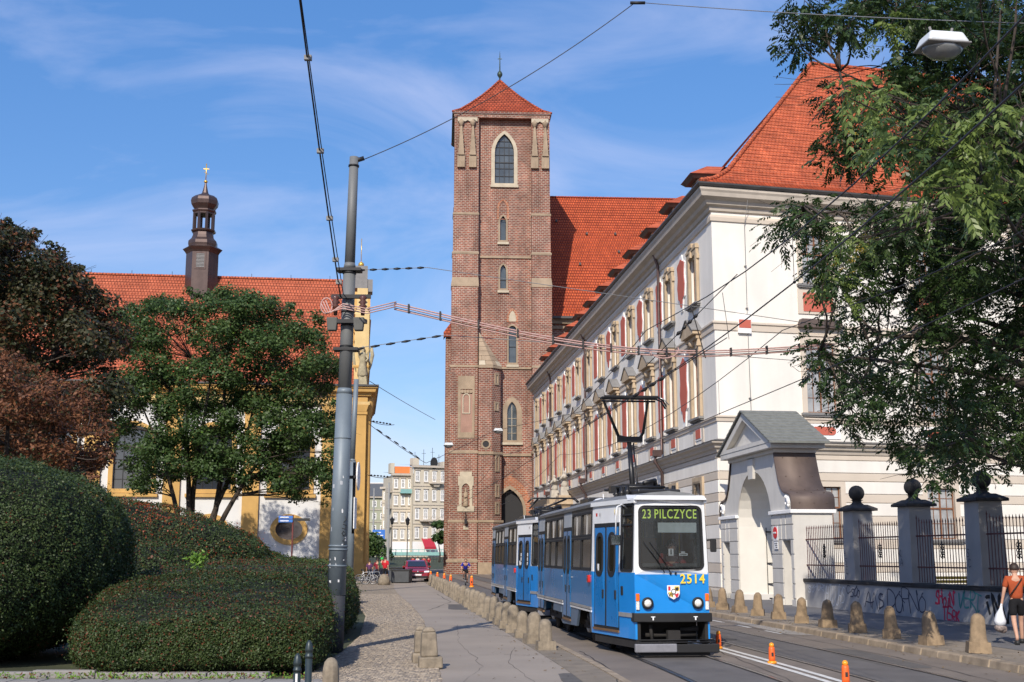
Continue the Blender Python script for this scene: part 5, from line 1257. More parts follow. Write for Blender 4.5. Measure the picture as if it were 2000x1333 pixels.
def exA(F, r, Ln, H):
    b = MB(F)
    for x, h in ((1.0,3),(3.0,3.6),(5,4),(6.5,2.6),(8.5,3.2)): b.tube([(x,2,H+.4),(x,2,H+.4+h)], .05, 4); b.box(x-.5,x+.5,1.98,2.02,H+.2+h*.8,H+.26+h*.8)
    b.build('antennas', m_iron, r)
    b = MB(F); b.box(.2,1.6,1,3,H+.4,H+2.0); b.box(7,9.6,.8,4,H+.4,H+1.4); b.build('chimney', m_hb, r)
    b = MB(F); b.lathe([(.55,-.05),(.85,-.05),(.85,.05),(.55,.05)], 16, M=Matrix.Translation((4.6,-.2,H+.9)) @ Matrix.Diagonal((1,1,1.5,1)) @ R90, smooth=False); b.build('roof_ring', m_blk, r)
    for x0, x1, z in ((1.5,7,4.6),(3.6,6.6,12.6)):
        f = MB(F); f.box(x0,x1,-1.1,0,z-.15,z+.05); f.frus(((x0+x1)/2,-.4), .5,.3,.9,.5, z-.8, z-.15); f.box(x0,x1,-1.1,-1.03,z+.8,z+.86); [f.box(x0+i*.4,x0+i*.4+.05,-1.1,-1.05,z,z+.8) for i in range(int((x1-x0)/.4)+1)]; f.build('balcony', m_corn, r)
    b = MB(F); b.add([(2.0,-2.0,-.9),(4.6,-2.0,-.9),(4.6,0,.9),(2.0,0,.9),(2.0,-2,-1.4),(4.6,-2,-1.4)], [(0,1,2,3),(4,5,1,0)]); b.build('awning', m_awn, r)
    b = MB(F); b.add([(7.4,-1.4,-.6),(9.0,-1.4,-.6),(9.0,0,.5),(7.4,0,.5)], [(0,1,2,3)]); b.build('awning', m_awn, r)
    b = MB(F); b.box(0,Ln,-.06,0,-2.6,.2); b.build('white_ground_floor', m_wpan, r)
def exL(F, r, Ln, H):
    b = MB(F); b.box(.6,Ln-.4,.6,4,H+.4,H+1.9); b.build('orange_tarp', m_oran, r)
    b = MB(F); b.box(-.4,.5,.5,3,H+.4,H+2.6); b.build('chimney', m_hb, r)
    for z in (3.2, 7.2, 10.6): b = MB(F); b.box(-.9,.0,.2,2.4,z,z+.12); b.box(-.9,-.85,.2,2.4,z+.12,z+1.0); b.build('side_balcony', m_corn, r)
    b = MB(F); b.box(1.6,4.4,-1.0,0,10.4,10.55); b.box(1.6,4.4,-1.0,-.93,10.55,11.3); b.build('balcony', m_teal, r)
    b = MB(F); b.box(0,Ln,-.06,0,-2.6,.2); b.build('white_ground_floor', m_wpan, r)
house('apartment_house', -25.6, 259, -21.15, 260.3, 4.6, 18.9, m_hb, 3, 4, 'narrower cream house with orange tarp on the roof, in the far tenement row', m_hroof, 'flat', exL, wh=.5, ww=.40, lab=1)
house('apartment_house', -21.1, 258.4, -10.6, 263, 4.6, 20.6, m_hb, 6, 4, 'cream tenement with balcony, antennas and red awning left of the brick tower', m_hroof, 'flat', exA, wh=.52, ww=.36, lab=1)
house('apartment_house', -46, 292, -28.6, 296, 4.0, 15.8, m_hg, 9, 4, 'grey-green four-storey house with grey hipped roof, left of the beige one', m_hroof, 'hip', None, wh=.45, ww=.4)
house('apartment_house', -28.7, 268, -25.7, 266, 4.0, 16.5, m_hb, 2, 4, 'narrow beige house wing squeezed between the green and the tall beige house', m_hroof, 'flat', None, wh=.45, ww=.4)
house('apartment_house', -60, 345, -33, 349, 4, 22.0, m_wpan, 12, 6, 'white block of flats showing above the grey hipped roof', m_wpan, 'flat', None, wh=.4, ww=.5)
house('apartment_house', -10.0, 268, 12, 275, 4.0, 19, m_hb, 10, 4, 'beige house mostly hidden behind the brick tower', m_hroof, 'hip', None, wh=.45, ww=.4)
# turquoise bridge parapet, iron railing, lamps, posts
br_ = empty('bridge_railing', (-20, 214, 1), label='long turquoise bridge parapet in front of the beige house', cat='railing')
b = MB(); b.box(-28.5,-5,214,214.3,1.9,2.5); b.box(-28.5,-5,214.02,214.2,2.9,3.0); b.build('parapet', m_teal, br_)
for i in range(24): b = MB(); b.box(-28.4+i,-28.3+i,214.05,214.2,2.5,2.9); b.build('baluster', m_teal, br_)
fr_ = empty('low_railing', (-12, 200, .5), label='low black railing along the grass before the bridge', cat='railing')
for zz in (1.5, 1.9): b = MB(); b.tube([(-24,198,zz),(-5,198,zz)], .03, 4); b.build('rail', m_iron, fr_)
for i in range(40): b = MB(); b.box(-24+i*.49,-23.97+i*.49,197.98,198.02,.8,1.95); b.build('bar', m_iron, fr_)
def street_lamp(x, y, h, lab, zb):
    r = empty('street_lamp', (x, y, zb), label=lab, cat='street lamp', group='old-style street lamps by the bridge'); ORG[r.name] = (0,0,0)
    b = MB(); b.lathe([(.16,0),(.16,.6),(.09,.8),(.06,h-1.0)], 8); b.build('post', m_iron, r)
    b = MB(); b.lathe([(.06,h-1.0),(.22,h-.9),(.38,h-.1),(.42,h-.05),(.12,h+.25),(.02,h+.5)], 6, smooth=False); b.build('lantern', m_iron, r)
street_lamp(-17.6, 205, 7.2, 'black lantern street lamp, right one of the pair before the beige house', 0.7); street_lamp(-20.9, 212, 7.4, 'black lantern street lamp, left one of the pair before the beige house', 0.8)
def plain_pole(x, y, h, r0, r1, m, lab, zb=0, name='pole'):
    b = MB(); b.lathe([(r0*1.4,0),(r0*1.4,.5),(r0,.6),(r1,h)], 10); o = b.build(name, m); o.location = (x,y,zb); tag(o, lab, 'pole'); return o
m_polec = mat('grey_concrete', (0.25,0.25,0.24), 0.8, var=0.1)
plain_pole(-19.3, 190, 13, .22, .12, m_polec, 'slender grey tram pole in front of the beige house', .2)
plain_pole(-26.2, 230, 13, .22, .12, m_polec, 'distant grey tram pole left of the beige house', 1.5)
plain_pole(-6.9, 150, 9, .03, .03, m_wh, 'thin pale rod just left of the brick tower foot')
sgn = empty('blue_road_sign', (-23.5, 215, 1), label='blue rectangular road sign on a post in the distance', cat='sign')
m_blue = mat('sign_blue', (0.03,0.16,0.55), 0.5, var=0.03)
b = MB(); b.tube([(-23.5,215,1),(-23.5,215,4.6)], .06, 5); b.build('post', m_polec, sgn)
b = MB(); b.box(-24.6,-22.4,214.8,214.9,4.4,6.4); b.build('board', m_blue, sgn)
for k, (a_, c_) in enumerate(((5.9,-.9),(5.4,-.5),(4.9,-.8))): b = MB(); b.box(-23.5+c_,-23.5+c_+1.3,214.75,214.8,a_-.08,a_+.08); b.build('text_line', m_wh, sgn)
um = empty('closed_parasol', (-26.3, 208, 1), label='tall closed dark parasol near the distant crowd', cat='parasol')
b = MB(); b.lathe([(.05,0),(.05,1.4)], 6, (-26.3,208,.8)); b.build('pole', m_iron, um); b = MB(); b.lathe([(.55,1.3),(.5,2.0),(.28,4.0),(.05,5.6)], 8, (-26.3,208,.8)); b.build('canopy', mat('charcoal_cloth', (0.03,0.03,0.035), 0.8), um)
# ------------------------------------------------------------ hedges and trees
m_bark = mat('dark_bark', (0.055,0.042,0.033), 0.95, var=0.3, scale=5, bump=0.02, bscale=14)
m_twig = mat('grey_twig', (0.14,0.115,0.09), 0.9, var=0.2, scale=6)
L_hedge = leaf_mat('hedge_leaves', [(0.016,0.030,0.010),(0.032,0.056,0.016),(0.055,0.084,0.024),(0.082,0.108,0.034)], 0.5, 0.15, 0.3, 1.1)
L_red = leaf_mat('hedge_red_tips', [(0.075,0.035,0.016),(0.16,0.042,0.018),(0.085,0.05,0.02)], 0.5, 0.2, 0.3, 2.0)
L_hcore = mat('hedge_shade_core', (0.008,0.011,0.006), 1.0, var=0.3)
def rbox(cx, cy, z0, hx, hy, h, n=60000, size=.05, seed=0, top=None, red=.05, rot=0.0, sq=3.2, wob=.09, name='clipped_hedge', label='', mats=None, redtop=0.0, view_only=True):
    """clipped hedge: leaves on a rounded super-box around a dark inner body"""
    rg = np.random.default_rng(seed)
    def surf(u):   # unit directions -> points
        a = np.abs(u); k = (a[:,0]**sq + a[:,1]**sq + a[:,2]**sq)**(-1/sq)
        return u * k[:, None]
    u = unit(rg.normal(0, 1, (int(n*2.2), 3))); 
    S = surf(u)
    # roughly even density: weight by patch size
    wgt = np.linalg.norm(S, axis=1)**2; S = S[rg.random(len(S)) < wgt/wgt.max()]
    S = S[S[:, 2] > -0.98][:n]
    hfun = (lambda x, y: h) if top is None else top
    P = np.empty_like(S); lx = S[:,0]*hx; ly = S[:,1]*hy
    hh = np.array([hfun(a, b_) for a, b_ in zip(lx, ly)]) if top is not None else h
    P[:,0] = lx; P[:,1] = ly; P[:,2] = z0 + (S[:,2]+1)*0.5*hh
    nrm = unit(np.stack([np.sign(S[:,0])*np.abs(S[:,0])**(sq-1)/hx, np.sign(S[:,1])*np.abs(S[:,1])**(sq-1)/hy, np.sign(S[:,2])*np.abs(S[:,2])**(sq-1)/(h*.5)], axis=1))
    # lumpy surface
    def bump_(p, s, ph): return np.sin(p[:,0]*s+ph)*np.sin(p[:,1]*s*1.13+ph*2)*np.sin(p[:,2]*s*.9+ph*3)
    bb = wob*(bump_(P, 1.7, 1+seed)+.6*bump_(P, 4.1, 2+seed)+.45*bump_(P, 9.0, 3))
    depth = rg.exponential(.05, len(P)); depth = np.minimum(depth, .25)
    stray = rg.random(len(P)) < .05; depth = np.where(stray, -rg.exponential(.05, len(P)), depth)
    holes_ = bump_(P, 7.3, 9+seed)+.8*bump_(P*np.array([[.7,.7,2.2]]), 11.0, 4+seed); bb = bb - .16*np.clip(holes_-.38, 0, 1)
    Q = P + nrm*(bb - depth + rg.normal(0, .015, len(P)))[:, None]
    Q[:,2] = np.maximum(Q[:,2], z0+.02)
    c, s = math.cos(rot), math.sin(rot)
    W = np.stack([cx + Q[:,0]*c - Q[:,1]*s, cy + Q[:,0]*s + Q[:,1]*c, Q[:,2]], axis=1)
    Nw = np.stack([nrm[:,0]*c - nrm[:,1]*s, nrm[:,0]*s + nrm[:,1]*c, nrm[:,2]], axis=1); Nw[:,2] += .35
    quads = leaf_quads(W, Nw, size, .55, .85, .5)
    pat = bump_(P, 1.1, 5+seed)+.7*bump_(P, 3.7, seed)
    pr_ = np.clip(red + redtop*np.clip(S[:,2], 0, 1)*(0.6+pat) + .25*np.clip(pat-.55, 0, 1), 0, .8)
    mi = (rg.random(len(P)) < pr_).astype(np.int32)
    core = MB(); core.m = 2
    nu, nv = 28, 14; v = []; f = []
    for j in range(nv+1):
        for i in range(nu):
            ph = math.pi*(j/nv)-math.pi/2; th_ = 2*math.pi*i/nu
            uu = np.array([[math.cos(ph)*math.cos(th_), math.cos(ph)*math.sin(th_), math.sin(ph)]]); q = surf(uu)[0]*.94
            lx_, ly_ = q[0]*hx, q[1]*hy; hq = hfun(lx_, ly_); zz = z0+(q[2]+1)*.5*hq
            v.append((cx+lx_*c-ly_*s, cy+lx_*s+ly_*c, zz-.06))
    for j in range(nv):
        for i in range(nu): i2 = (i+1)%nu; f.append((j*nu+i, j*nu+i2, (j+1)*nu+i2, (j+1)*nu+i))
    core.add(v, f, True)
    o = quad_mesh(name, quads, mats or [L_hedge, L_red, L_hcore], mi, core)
    tag(o, label, 'hedge'); return o
rbox(-10.65, 23.7, 0.0, 3.0, 3.4, 3.82, 230000, .044, 1, red=.012, sq=2.5, wob=.12, label='huge dark green domed hedge at the left edge of the picture')
rbox(-5.42, 22.3, 0.02, 2.14, 2.45, 1.5, 210000, .036, 2, rot=.13, top=lambda x, y: 1.14+.60*min(max((y+1.8)/4.0,0),1)**.8-.05*abs(x), red=.05, redtop=.2, sq=4.6, wob=.075, label='broad low clipped hedge with reddish top in front, right of the domed hedge')
rbox(-6.3, 29.6, 0.0, 2.3, 4.6, 1.9, 90000, .046, 3, top=lambda x, y: 1.85-.05*abs(x), red=.05, redtop=.25, sq=3.6, wob=.06, label='low clipped hedge just behind the broad front one')
rbox(-4.95, 31.8, 0.0, .95, 3.6, 1.4, 60000, .045, 4, red=.02, redtop=.1, sq=3.0, rot=.10, label='hedge end along the cobbled footway, right of the big pole')
rbox(-6.75, 43, 0.0, 1.0, 5.0, 1.5, 26000, .075, 5, red=.03, redtop=.1, sq=3.0, rot=.13, label='farther low hedge along the cobbled footway behind the pole')
rbox(-12.6, 43.5, 0.0, 4.0, 2.2, 3.75, 90000, .065, 6, top=lambda x, y: min(3.95, 3.70-.24*x), red=.05, redtop=.2, sq=3.4, rot=.05, wob=.14, label='tall clipped hedge with orange-red leaf patches in the middle distance', mats=[L_hedge, leaf_mat('orange_red_leaves', [(0.22,0.05,0.015),(0.34,0.06,0.02),(0.16,0.07,0.02)], .5, .2), L_hcore])
rbox(-11.0, 38, 0.0, 1.3, 1.6, 2.35, 20000, .07, 7, red=.03, redtop=.1, sq=2.8, label='small rounded hedge tucked beside the domed hedge')
rbox(-14.6, 62, 0.0, 5.5, 3.4, 1.9, 30000, .11, 8, red=.03, redtop=.15, sq=3.4, label='flat low hedge before the oval church window')
rbox(-24, 75, 0.0, 10, 2.5, 2.6, 30000, .14, 9, red=.03, redtop=.1, sq=3.4, label='long hedge at the foot of the middle trees')
rbox(-8.2, 49, 0, 1.8, 2.2, 1.78, 14000, .08, 12, red=.0, sq=3.0, label='small pale green flat-topped hedge patch behind the pole', mats=[leaf_mat('yellow_green_leaves', [(0.04,0.07,0.015),(0.09,0.12,0.03),(0.06,0.085,0.02)], .5, .15), L_red, L_hcore])
# fresh green shoot on the front hedge
def sprig(c, n, rad, size, m, name, label, cat, fl=.5):
    C = np.array(c)+RNG.normal(0, rad, (n,3))*np.array([1,1,fl]); o = quad_mesh(name, leaf_quads(C, np.tile([[0,-.5,.8]], (n,1)), size, .4, .6), [m]); tag(o, label, cat); return o
L_bright = leaf_mat('bright_young_leaves', [(0.10,0.20,0.02),(0.20,0.34,0.05)], 0.45, 0.3)
sprig((-6.5, 25.2, 1.86), 170, .085, .10, L_bright, 'young_shoot', 'bright yellow-green shoot sticking out of the front hedge top', 'plant', 1.0)
# weeds and fallen leaves at the hedge foot
wd = np.stack([RNG.uniform(-9.5,-3.2,900), RNG.uniform(19.45,19.85,900), RNG.uniform(.03,.12,900)], axis=1)
o = quad_mesh('weeds', leaf_quads(wd, np.tile([[0,-.6,.8]], (900,1)), .06, .4, .7), [L_bright, L_red], (RNG.random(900) < .25).astype(np.int32)); tag(o, kind='stuff')
kb = empty('hedge_kerb', (-6.3, 19.95, 0), label='low worn stone edging at the foot of the front hedge', cat='kerb')
x = -9.6
while x < -4.2:
    ln = random.uniform(.7,1.1); b = MB(); b.box(x, x+ln-.02, 19.86+random.uniform(-.03,.03), 20.06, 0, .12+random.uniform(-.03,.03)); b.build('edging_stone', m_slab, kb, bevel=.02); x += ln

def limb_path(a, b_, sag, rnd, n=7):
    a, b_ = Vector(a), Vector(b_); pts = []
    k = (b_-a).length
    w1 = Vector((rnd.uniform(-1,1), rnd.uniform(-1,1), rnd.uniform(-.4,.6)))*k*sag; w2 = Vector((rnd.uniform(-1,1), rnd.uniform(-1,1), rnd.uniform(-.4,.6)))*k*sag*.6
    for i in range(n):
        t = i/(n-1); pts.append(a.lerp(b_, t)+w1*math.sin(math.pi*t)+w2*math.sin(2*math.pi*t))
    return pts
def tree(name, label, base, stems, clumps, n_leaf, size, mats, crad, flat=.55, seed=0, asp=.6, trunk_r=.4, mi_fn=None, cat='tree', wt=None):
    """stems: top points of main stems. clumps: (x,y,z,r). Limbs join each clump to its nearest stem."""
    rnd = random.Random(seed); rg = np.random.default_rng(seed)
    root = empty(name, tuple(base), label=label, cat=cat)
    tb = MB(); paths = []
    for s in stems:
        p = limb_path(base, s, .05, rnd, 9); paths.append(p); tb.tube(p, [trunk_r*(1-.78*i/8)*(1.35 if i == 0 else 1) for i in range(9)], 8)
    tb.build('trunk', m_bark, root)
    lb = MB()
    for (x, y, z, r) in clumps:
        c = Vector((x, y, z)); best = None
        for p in paths:
            for i, q in enumerate(p[2:]):
                d = (q-c).length+ (2.5 if q.z > c.z+.5 else 0)
                if best is None or d < best[0]: best = (d, q, i+2)
        q = best[1]; pt = limb_path(q, c, .10, rnd, 6); r0 = max(trunk_r*.34*(1-best[2]/12), trunk_r*.07)
        lb.tube(pt, r0, 5, r1=trunk_r*.04)
        for k in range(4):
            e = c+Vector((rnd.gauss(0,1), rnd.gauss(0,1), rnd.gauss(0,.6)))*r*.8; lb.tube(limb_path(pt[3+k%3], e, .1, rnd, 4), trunk_r*.05, 4, r1=trunk_r*.015)
    lb.build('limbs', m_bark, root)
    C = np.array(clumps); w_ = C[:,3]**2; w_ /= w_.sum(); idx = rg.choice(len(C), n_leaf, p=w_)
    dirs = unit(rg.normal(0,1,(n_leaf,3))); rad = rg.random(n_leaf)**.45
    off = dirs*rad[:,None]*C[idx,3][:,None]; off[:,2] *= flat
    P = C[idx,:3]+off + rg.normal(0,.05,(n_leaf,3))*size*3
    Nn = dirs*.8; Nn[:,2] = np.abs(Nn[:,2])*.6+.55
    q = leaf_quads(P, Nn, size, asp, .55)
    org = np.array(base); q = q-org[None,None,:]
    mi = None if mi_fn is None else mi_fn(P, rg)
    o = quad_mesh('crown', q, mats, mi); o.parent = root; return root
def clumps_in(outline, Y0, Y1, n, r0, r1, rnd, hollow=0.0):
    """clump centres spread through the crown volume whose silhouette seen from the street is this outline"""
    out = []; xs = [p[0] for p in outline]; ys = [p[1] for p in outline]; tries = 0
    while len(out) < n and tries < 20000:
        tries += 1; x = rnd.uniform(min(xs), max(xs)); y = rnd.uniform(min(ys), max(ys)); ins = False
        for i in range(len(outline)):
            (x1, y1), (x2, y2) = outline[i], outline[i-1]
            if (y1 > y) != (y2 > y) and x < (x2-x1)*(y-y1)/(y2-y1)+x1: ins = not ins
        if not ins: continue
        Y = rnd.uniform(Y0, Y1); p = at(x, y, Y); r = rnd.uniform(r0, r1)
        if any((Vector(q[:3])-p).length < (q[3]+r)*.42 for q in out): continue
        out.append((p.x, p.y, p.z, r))
    return out
L_mid = leaf_mat('tree_leaves_green', [(0.020,0.042,0.013),(0.042,0.082,0.022),(0.075,0.125,0.034),(0.11,0.165,0.048)], 0.5, 0.30, 0.35, .35)
L_left = leaf_mat('tree_leaves_olive', [(0.012,0.018,0.008),(0.028,0.038,0.015),(0.055,0.050,0.020),(0.085,0.062,0.028)], 0.5, 0.18, 0.3, .35)
L_rust = leaf_mat('rusty_brown_leaves', [(0.05,0.022,0.012),(0.12,0.048,0.024),(0.21,0.085,0.038),(0.11,0.07,0.032)], 0.55, 0.22, 0.25, .5)
def fringe(outline, Y0, Y1, n, r0, r1, rnd):
    out = []
    for k in range(n):
        i = rnd.randrange(len(outline)); (x1, y1), (x2, y2) = outline[i], outline[i-1]; t = rnd.random()
        p = at(x1+(x2-x1)*t+rnd.gauss(0,6), y1+(y2-y1)*t+rnd.gauss(0,7)-3, rnd.uniform(Y0, Y1)); out.append((p.x, p.y, p.z, rnd.uniform(r0, r1)))
    return out
rnd = random.Random(11)
# the layered tree in front of the left church
ol = [(235,632),(262,600),(300,592),(340,600),(372,575),(440,572),(500,585),(545,600),(600,612),(626,640),(620,668),(655,700),(660,725),(640,760),(655,810),(668,860),(650,905),(655,960),(640,985),(600,985),(545,950),(520,925),(470,950),(430,935),(380,920),(330,930),(300,960),(262,950),(250,900),(215,870),(212,800),(225,745),(265,720),(240,690)]
cl = clumps_in(ol, 85, 92, 215, .85, 1.55, rnd)+fringe(ol, 86, 91, 90, .35, .7, rnd)
b0 = at(385, 1045, 88)
tree('spreading_tree', 'multi-stemmed green tree spreading before the left church roof', (b0.x, 88, 0), [at(375,700,89), at(420,690,87), at(330,760,88), at(500,760,88.5), at(560,820,87.5), at(455,610,89), at(280,800,88)],
     cl, 98000, .24, [L_mid, L_red, L_bright], 1, .72, 3, .6, .26, mi_fn=lambda P, rg: np.where(rg.random(len(P)) < .004, 1, np.where(rg.random(len(P)) < .002, 2, 0)).astype(np.int32))
ol2 = [(-160,430),(-60,455),(0,440),(28,452),(40,470),(62,455),(70,480),(100,500),(112,520),(135,540),(165,535),(190,580),(200,620),(222,650),(225,700),(205,740),(215,800),(200,880),(150,930),(0,940),(-160,940)]
cl = clumps_in(ol2, 58, 70, 175, .9, 1.8, rnd)+fringe(ol2, 60, 68, 80, .3, .65, rnd)
tree('broad_tree', 'tall olive green tree turning brown at the left edge', (-27, 64, 0), [at(-40,520,64), at(40,560,63), at(120,640,64), at(-100,600,65), at(60,760,62)], cl, 95000, .23, [L_left, L_rust], 1, .6, 5, .6, .5,
     mi_fn=lambda P, rg: (rg.random(len(P)) < np.clip(.12+.5*np.clip((9.5-P[:,2])/6,0,1)+.28*np.sin(P[:,0]*.8)*np.sin(P[:,1]*.6+P[:,2]), 0, .8)).astype(np.int32))
ol3 = [(-80,720),(30,700),(90,725),(150,760),(190,800),(205,850),(205,905),(150,930),(0,935),(-80,935)]
cl = clumps_in(ol3, 42, 50, 75, .5, .95, rnd)+fringe(ol3, 42, 50, 30, .25, .5, rnd)
tree('rusty_leaved_tree', 'small tree with thin rust-brown foliage behind the domed hedge', (-19, 46, 0), [at(20,760,46), at(110,800,45), at(160,850,46), at(-40,800,47)], cl, 24000, .15, [L_rust, L_left], 1, .6, 8, .55, .22,
     mi_fn=lambda P, rg: (rg.random(len(P)) < .12).astype(np.int32))
ol4 = [(236,720),(300,735),(330,790),(300,860),(262,910),(225,870),(222,790)]
# trees out of sight behind and left of the camera would shade the foreground; the photo shows none of them

# distant small trees and shrubs
def bush(x, y, zb, hx, h, n, size, lab, m=L_mid, name='tree'):
    C = [(x+rnd.uniform(-hx,hx)*.6, y+rnd.uniform(-1,1), zb+h*rnd.uniform(.35,.85), hx*.45) for _ in range(10)]
    return tree(name, lab, (x, y, zb), [(x, y, zb+h*.6)], C, n, size, [m], 1, .8, int(abs(x)*10), .6, .16)
bush(-21.6, 196, .3, 3.2, 5.2, 1800, .6, 'round dark green bush beside the tram pole near the distant bridge', name='bush')
bush(-12.2, 205, .8, 1.6, 7.5, 1400, .55, 'small dark tree at the left foot of the brick tower in the distance')
bush(-28.5, 200, .5, 1.6, 4, 800, .5, 'small dark shrub beside the distant crowd', name='bush')

# dry leaves blown along kerbs and over the setts
n_ = 620; ly_ = RNG.uniform(18, 42, n_); side_ = RNG.random(n_)
lx_ = np.array([kx(y)+(.35+RNG.exponential(.5) if s > .55 else -RNG.exponential(.35)) if s > .3 else xc(y,-2.1)-RNG.exponential(.5) for y, s in zip(ly_, side_)])
lz_ = np.array([(.128 if s > .55 else .020) if s > .3 else .022 for s in side_])
o = quad_mesh('fallen_leaves', leaf_quads(np.stack([lx_, ly_, lz_], axis=1), np.tile([[0,0,1.0]], (n_,1)), .06, .55, .18), [leaf_mat('dry_leaves', [(0.10,0.055,0.02),(0.20,0.13,0.04),(0.13,0.06,0.02)], .8, 0.0)]); tag(o, kind='stuff')

# ------------------------------------------------------------ the large tree overhanging from the right
L_ash = leaf_mat('pinnate_leaves_dark', [(0.012,0.024,0.009),(0.026,0.050,0.014),(0.048,0.084,0.022),(0.070,0.112,0.03)], 0.42, 0.26, 0.4, .6)
L_ashB = leaf_mat('pinnate_leaves_bright', [(0.11,0.16,0.035),(0.18,0.245,0.065),(0.26,0.32,0.11)], 0.4, 0.38, 0.4, .8)
L_yel = leaf_mat('yellow_leaves', [(0.45,0.30,0.03),(0.55,0.42,0.06)], 0.5, 0.3, 0.3)
def pinnate(C, D, length, nl, lf, asp, droop, rg):
    """compound leaves: C bases (n,3), D directions; returns quads (n*nl*2+..,4,3)"""
    n = len(C); D = unit(D); side = unit(np.cross(D, np.tile([[0,0,1.0]], (n,1))+rg.normal(0,.35,(n,3)))); up = np.cross(side, D)
    out = []
    ln = length*(1+rg.uniform(-.3,.3,n))
    for k in range(nl):
        t = (k+1)/nl
        pos = C + D*(ln*t)[:,None] - np.array([0,0,1.0])*(droop*ln*t*t)[:,None]
        for s in (-1, 1):
            d = unit(side*s*.9 + D*.55 - np.array([[0,0,1.0]])*(.35+droop*.8) + rg.normal(0,.16,(n,3)))
            wv = unit(np.cross(d, up+rg.normal(0,.3,(n,3))))
            L_ = (lf*(1-.35*abs(t-.55))*(1+rg.uniform(-.2,.2,n)))[:,None]
            a = pos; tip = pos + d*L_; m1 = pos+d*L_*.42+wv*L_*asp*.5; m2 = pos+d*L_*.42-wv*L_*asp*.5
            out.append(np.stack([a, m1, tip, m2], axis=1))
    return np.concatenate(out)
rg = np.random.default_rng(21); rnd = random.Random(21)
TR = Vector((15.6, 29.5, .12))
rt_ = empty('overhanging_tree', tuple(TR), label='big dark pinnate-leaved tree reaching in from the right edge over the fence', cat='tree')
tb = MB(); crown_top = Vector((14.4, 27.5, 12.5))
tp = limb_path(TR, crown_top, .03, rnd, 9); tb.tube(tp, [.55,.42,.38,.35,.32,.28,.25,.2,.16], 10); tb.build('trunk', m_bark, rt_)
regions = [  # outline, depth range, clumps, radius, leaves per clump, leaf length, leaflet, bright share
 ([(1770,60),(1850,30),(2100,-40),(2100,420),(1960,440),(1820,400),(1790,300),(1770,180)], 24, 31, 62, .60, 72, .34, .14, .0),
 ([(1560,-10),(1700,-30),(1830,10),(1830,70),(1700,90),(1640,60),(1575,100),(1535,85)], 24, 28, 20, .46, 44, .33, .14, .06),
 ([(1640,170),(1700,150),(1740,240),(1700,300),(1640,340),(1570,320),(1560,250)], 25, 29, 8, .40, 36, .32, .135, .0),
 ([(1800,200),(1900,150),(2010,110),(2020,420),(1900,440),(1790,330),(1740,230)], 17, 21, 18, .36, 18, .36, .145, .6),
 ([(1640,130),(1780,150),(1800,260),(1700,330),(1650,230)], 18, 22, 6, .28, 14, .36, .15, .9),
 ([(1770,420),(2100,400),(2100,880),(1960,890),(1860,820),(1790,700),(1760,560)], 24, 31, 62, .58, 50, .32, .125, .0),
 ([(1500,400),(1600,385),(1760,400),(1790,500),(1700,600),(1600,600),(1560,560),(1540,480)], 23, 28, 26, .46, 38, .30, .12, .02),
 ([(1560,640),(1700,600),(1800,640),(1830,760),(1760,850),(1680,790),(1600,760)], 23, 28, 18, .44, 36, .30, .12, .0),
 ([(1640,790),(1700,860),(1760,920),(1830,930),(2010,910),(2010,860),(1840,820),(1720,800)], 22, 27, 15, .34, 26, .28, .12, .0),
 ([(1650,440),(1720,470),(1690,520),(1640,510)], 21, 23, 3, .30, 14, .30, .10, .5),
 ([(1890,-60),(2500,-60),(2700,-700),(1800,-700),(1820,-300)], 14, 23, 24, .6, 50, .34, .14, .0),
 ([(1840,430),(2100,400),(2100,900),(1930,880),(1860,700)], 28.5, 34, 34, .6, 56, .34, .14, .0),
 ([(1780,20),(2100,0),(2100,420),(1850,410)], 28.5, 34, 26, .6, 60, .34, .14, .0),
 ([(2050,0),(2600,-100),(2600,900),(2050,850)], 22, 33, 60, .9, 60, .36, .15, .0),
]
allC = []; quads = []; mids = []
for (ol, Y0, Y1, n, r, per, ll, lf, br) in regions:
    C = clumps_in(ol, Y0, Y1, n, r*.8, r*1.2, rnd)
    for (x, y, z, q) in C:
        allC.append((Vector((x,y,z)), q)); k = int(per*(q/r)**2)
        d = unit(rg.normal(0,1,(k,3))); base = np.array([[x,y,z]])+d*(rg.random(k)**.6*q)[:,None]
        D = d*.8+rg.normal(0,.4,(k,3)); D[:,2] = D[:,2]*.5-.15
        isb = rg.random() < br; Q = pinnate(base, D, ll, 6, lf*(1.15 if isb else 1), .36 if isb else .42, .55 if isb else .3, rg); quads.append(Q)
        mids.append(np.full(len(Q), 1 if isb else 0, dtype=np.int32))
for (px_c, py_c, n) in ((1675,485,10),(1700,470,8),(1650,520,8),(1668,262,3)):
    p = at(px_c, py_c, 22); base = np.array([[p.x,p.y,p.z]])+rg.normal(0,.07,(n,3)); Q = pinnate(base, rg.normal(0,1,(n,3)), .12, 4, .07, .4, .3, rg); quads.append(Q); mids.append(np.full(len(Q), 2, dtype=np.int32))
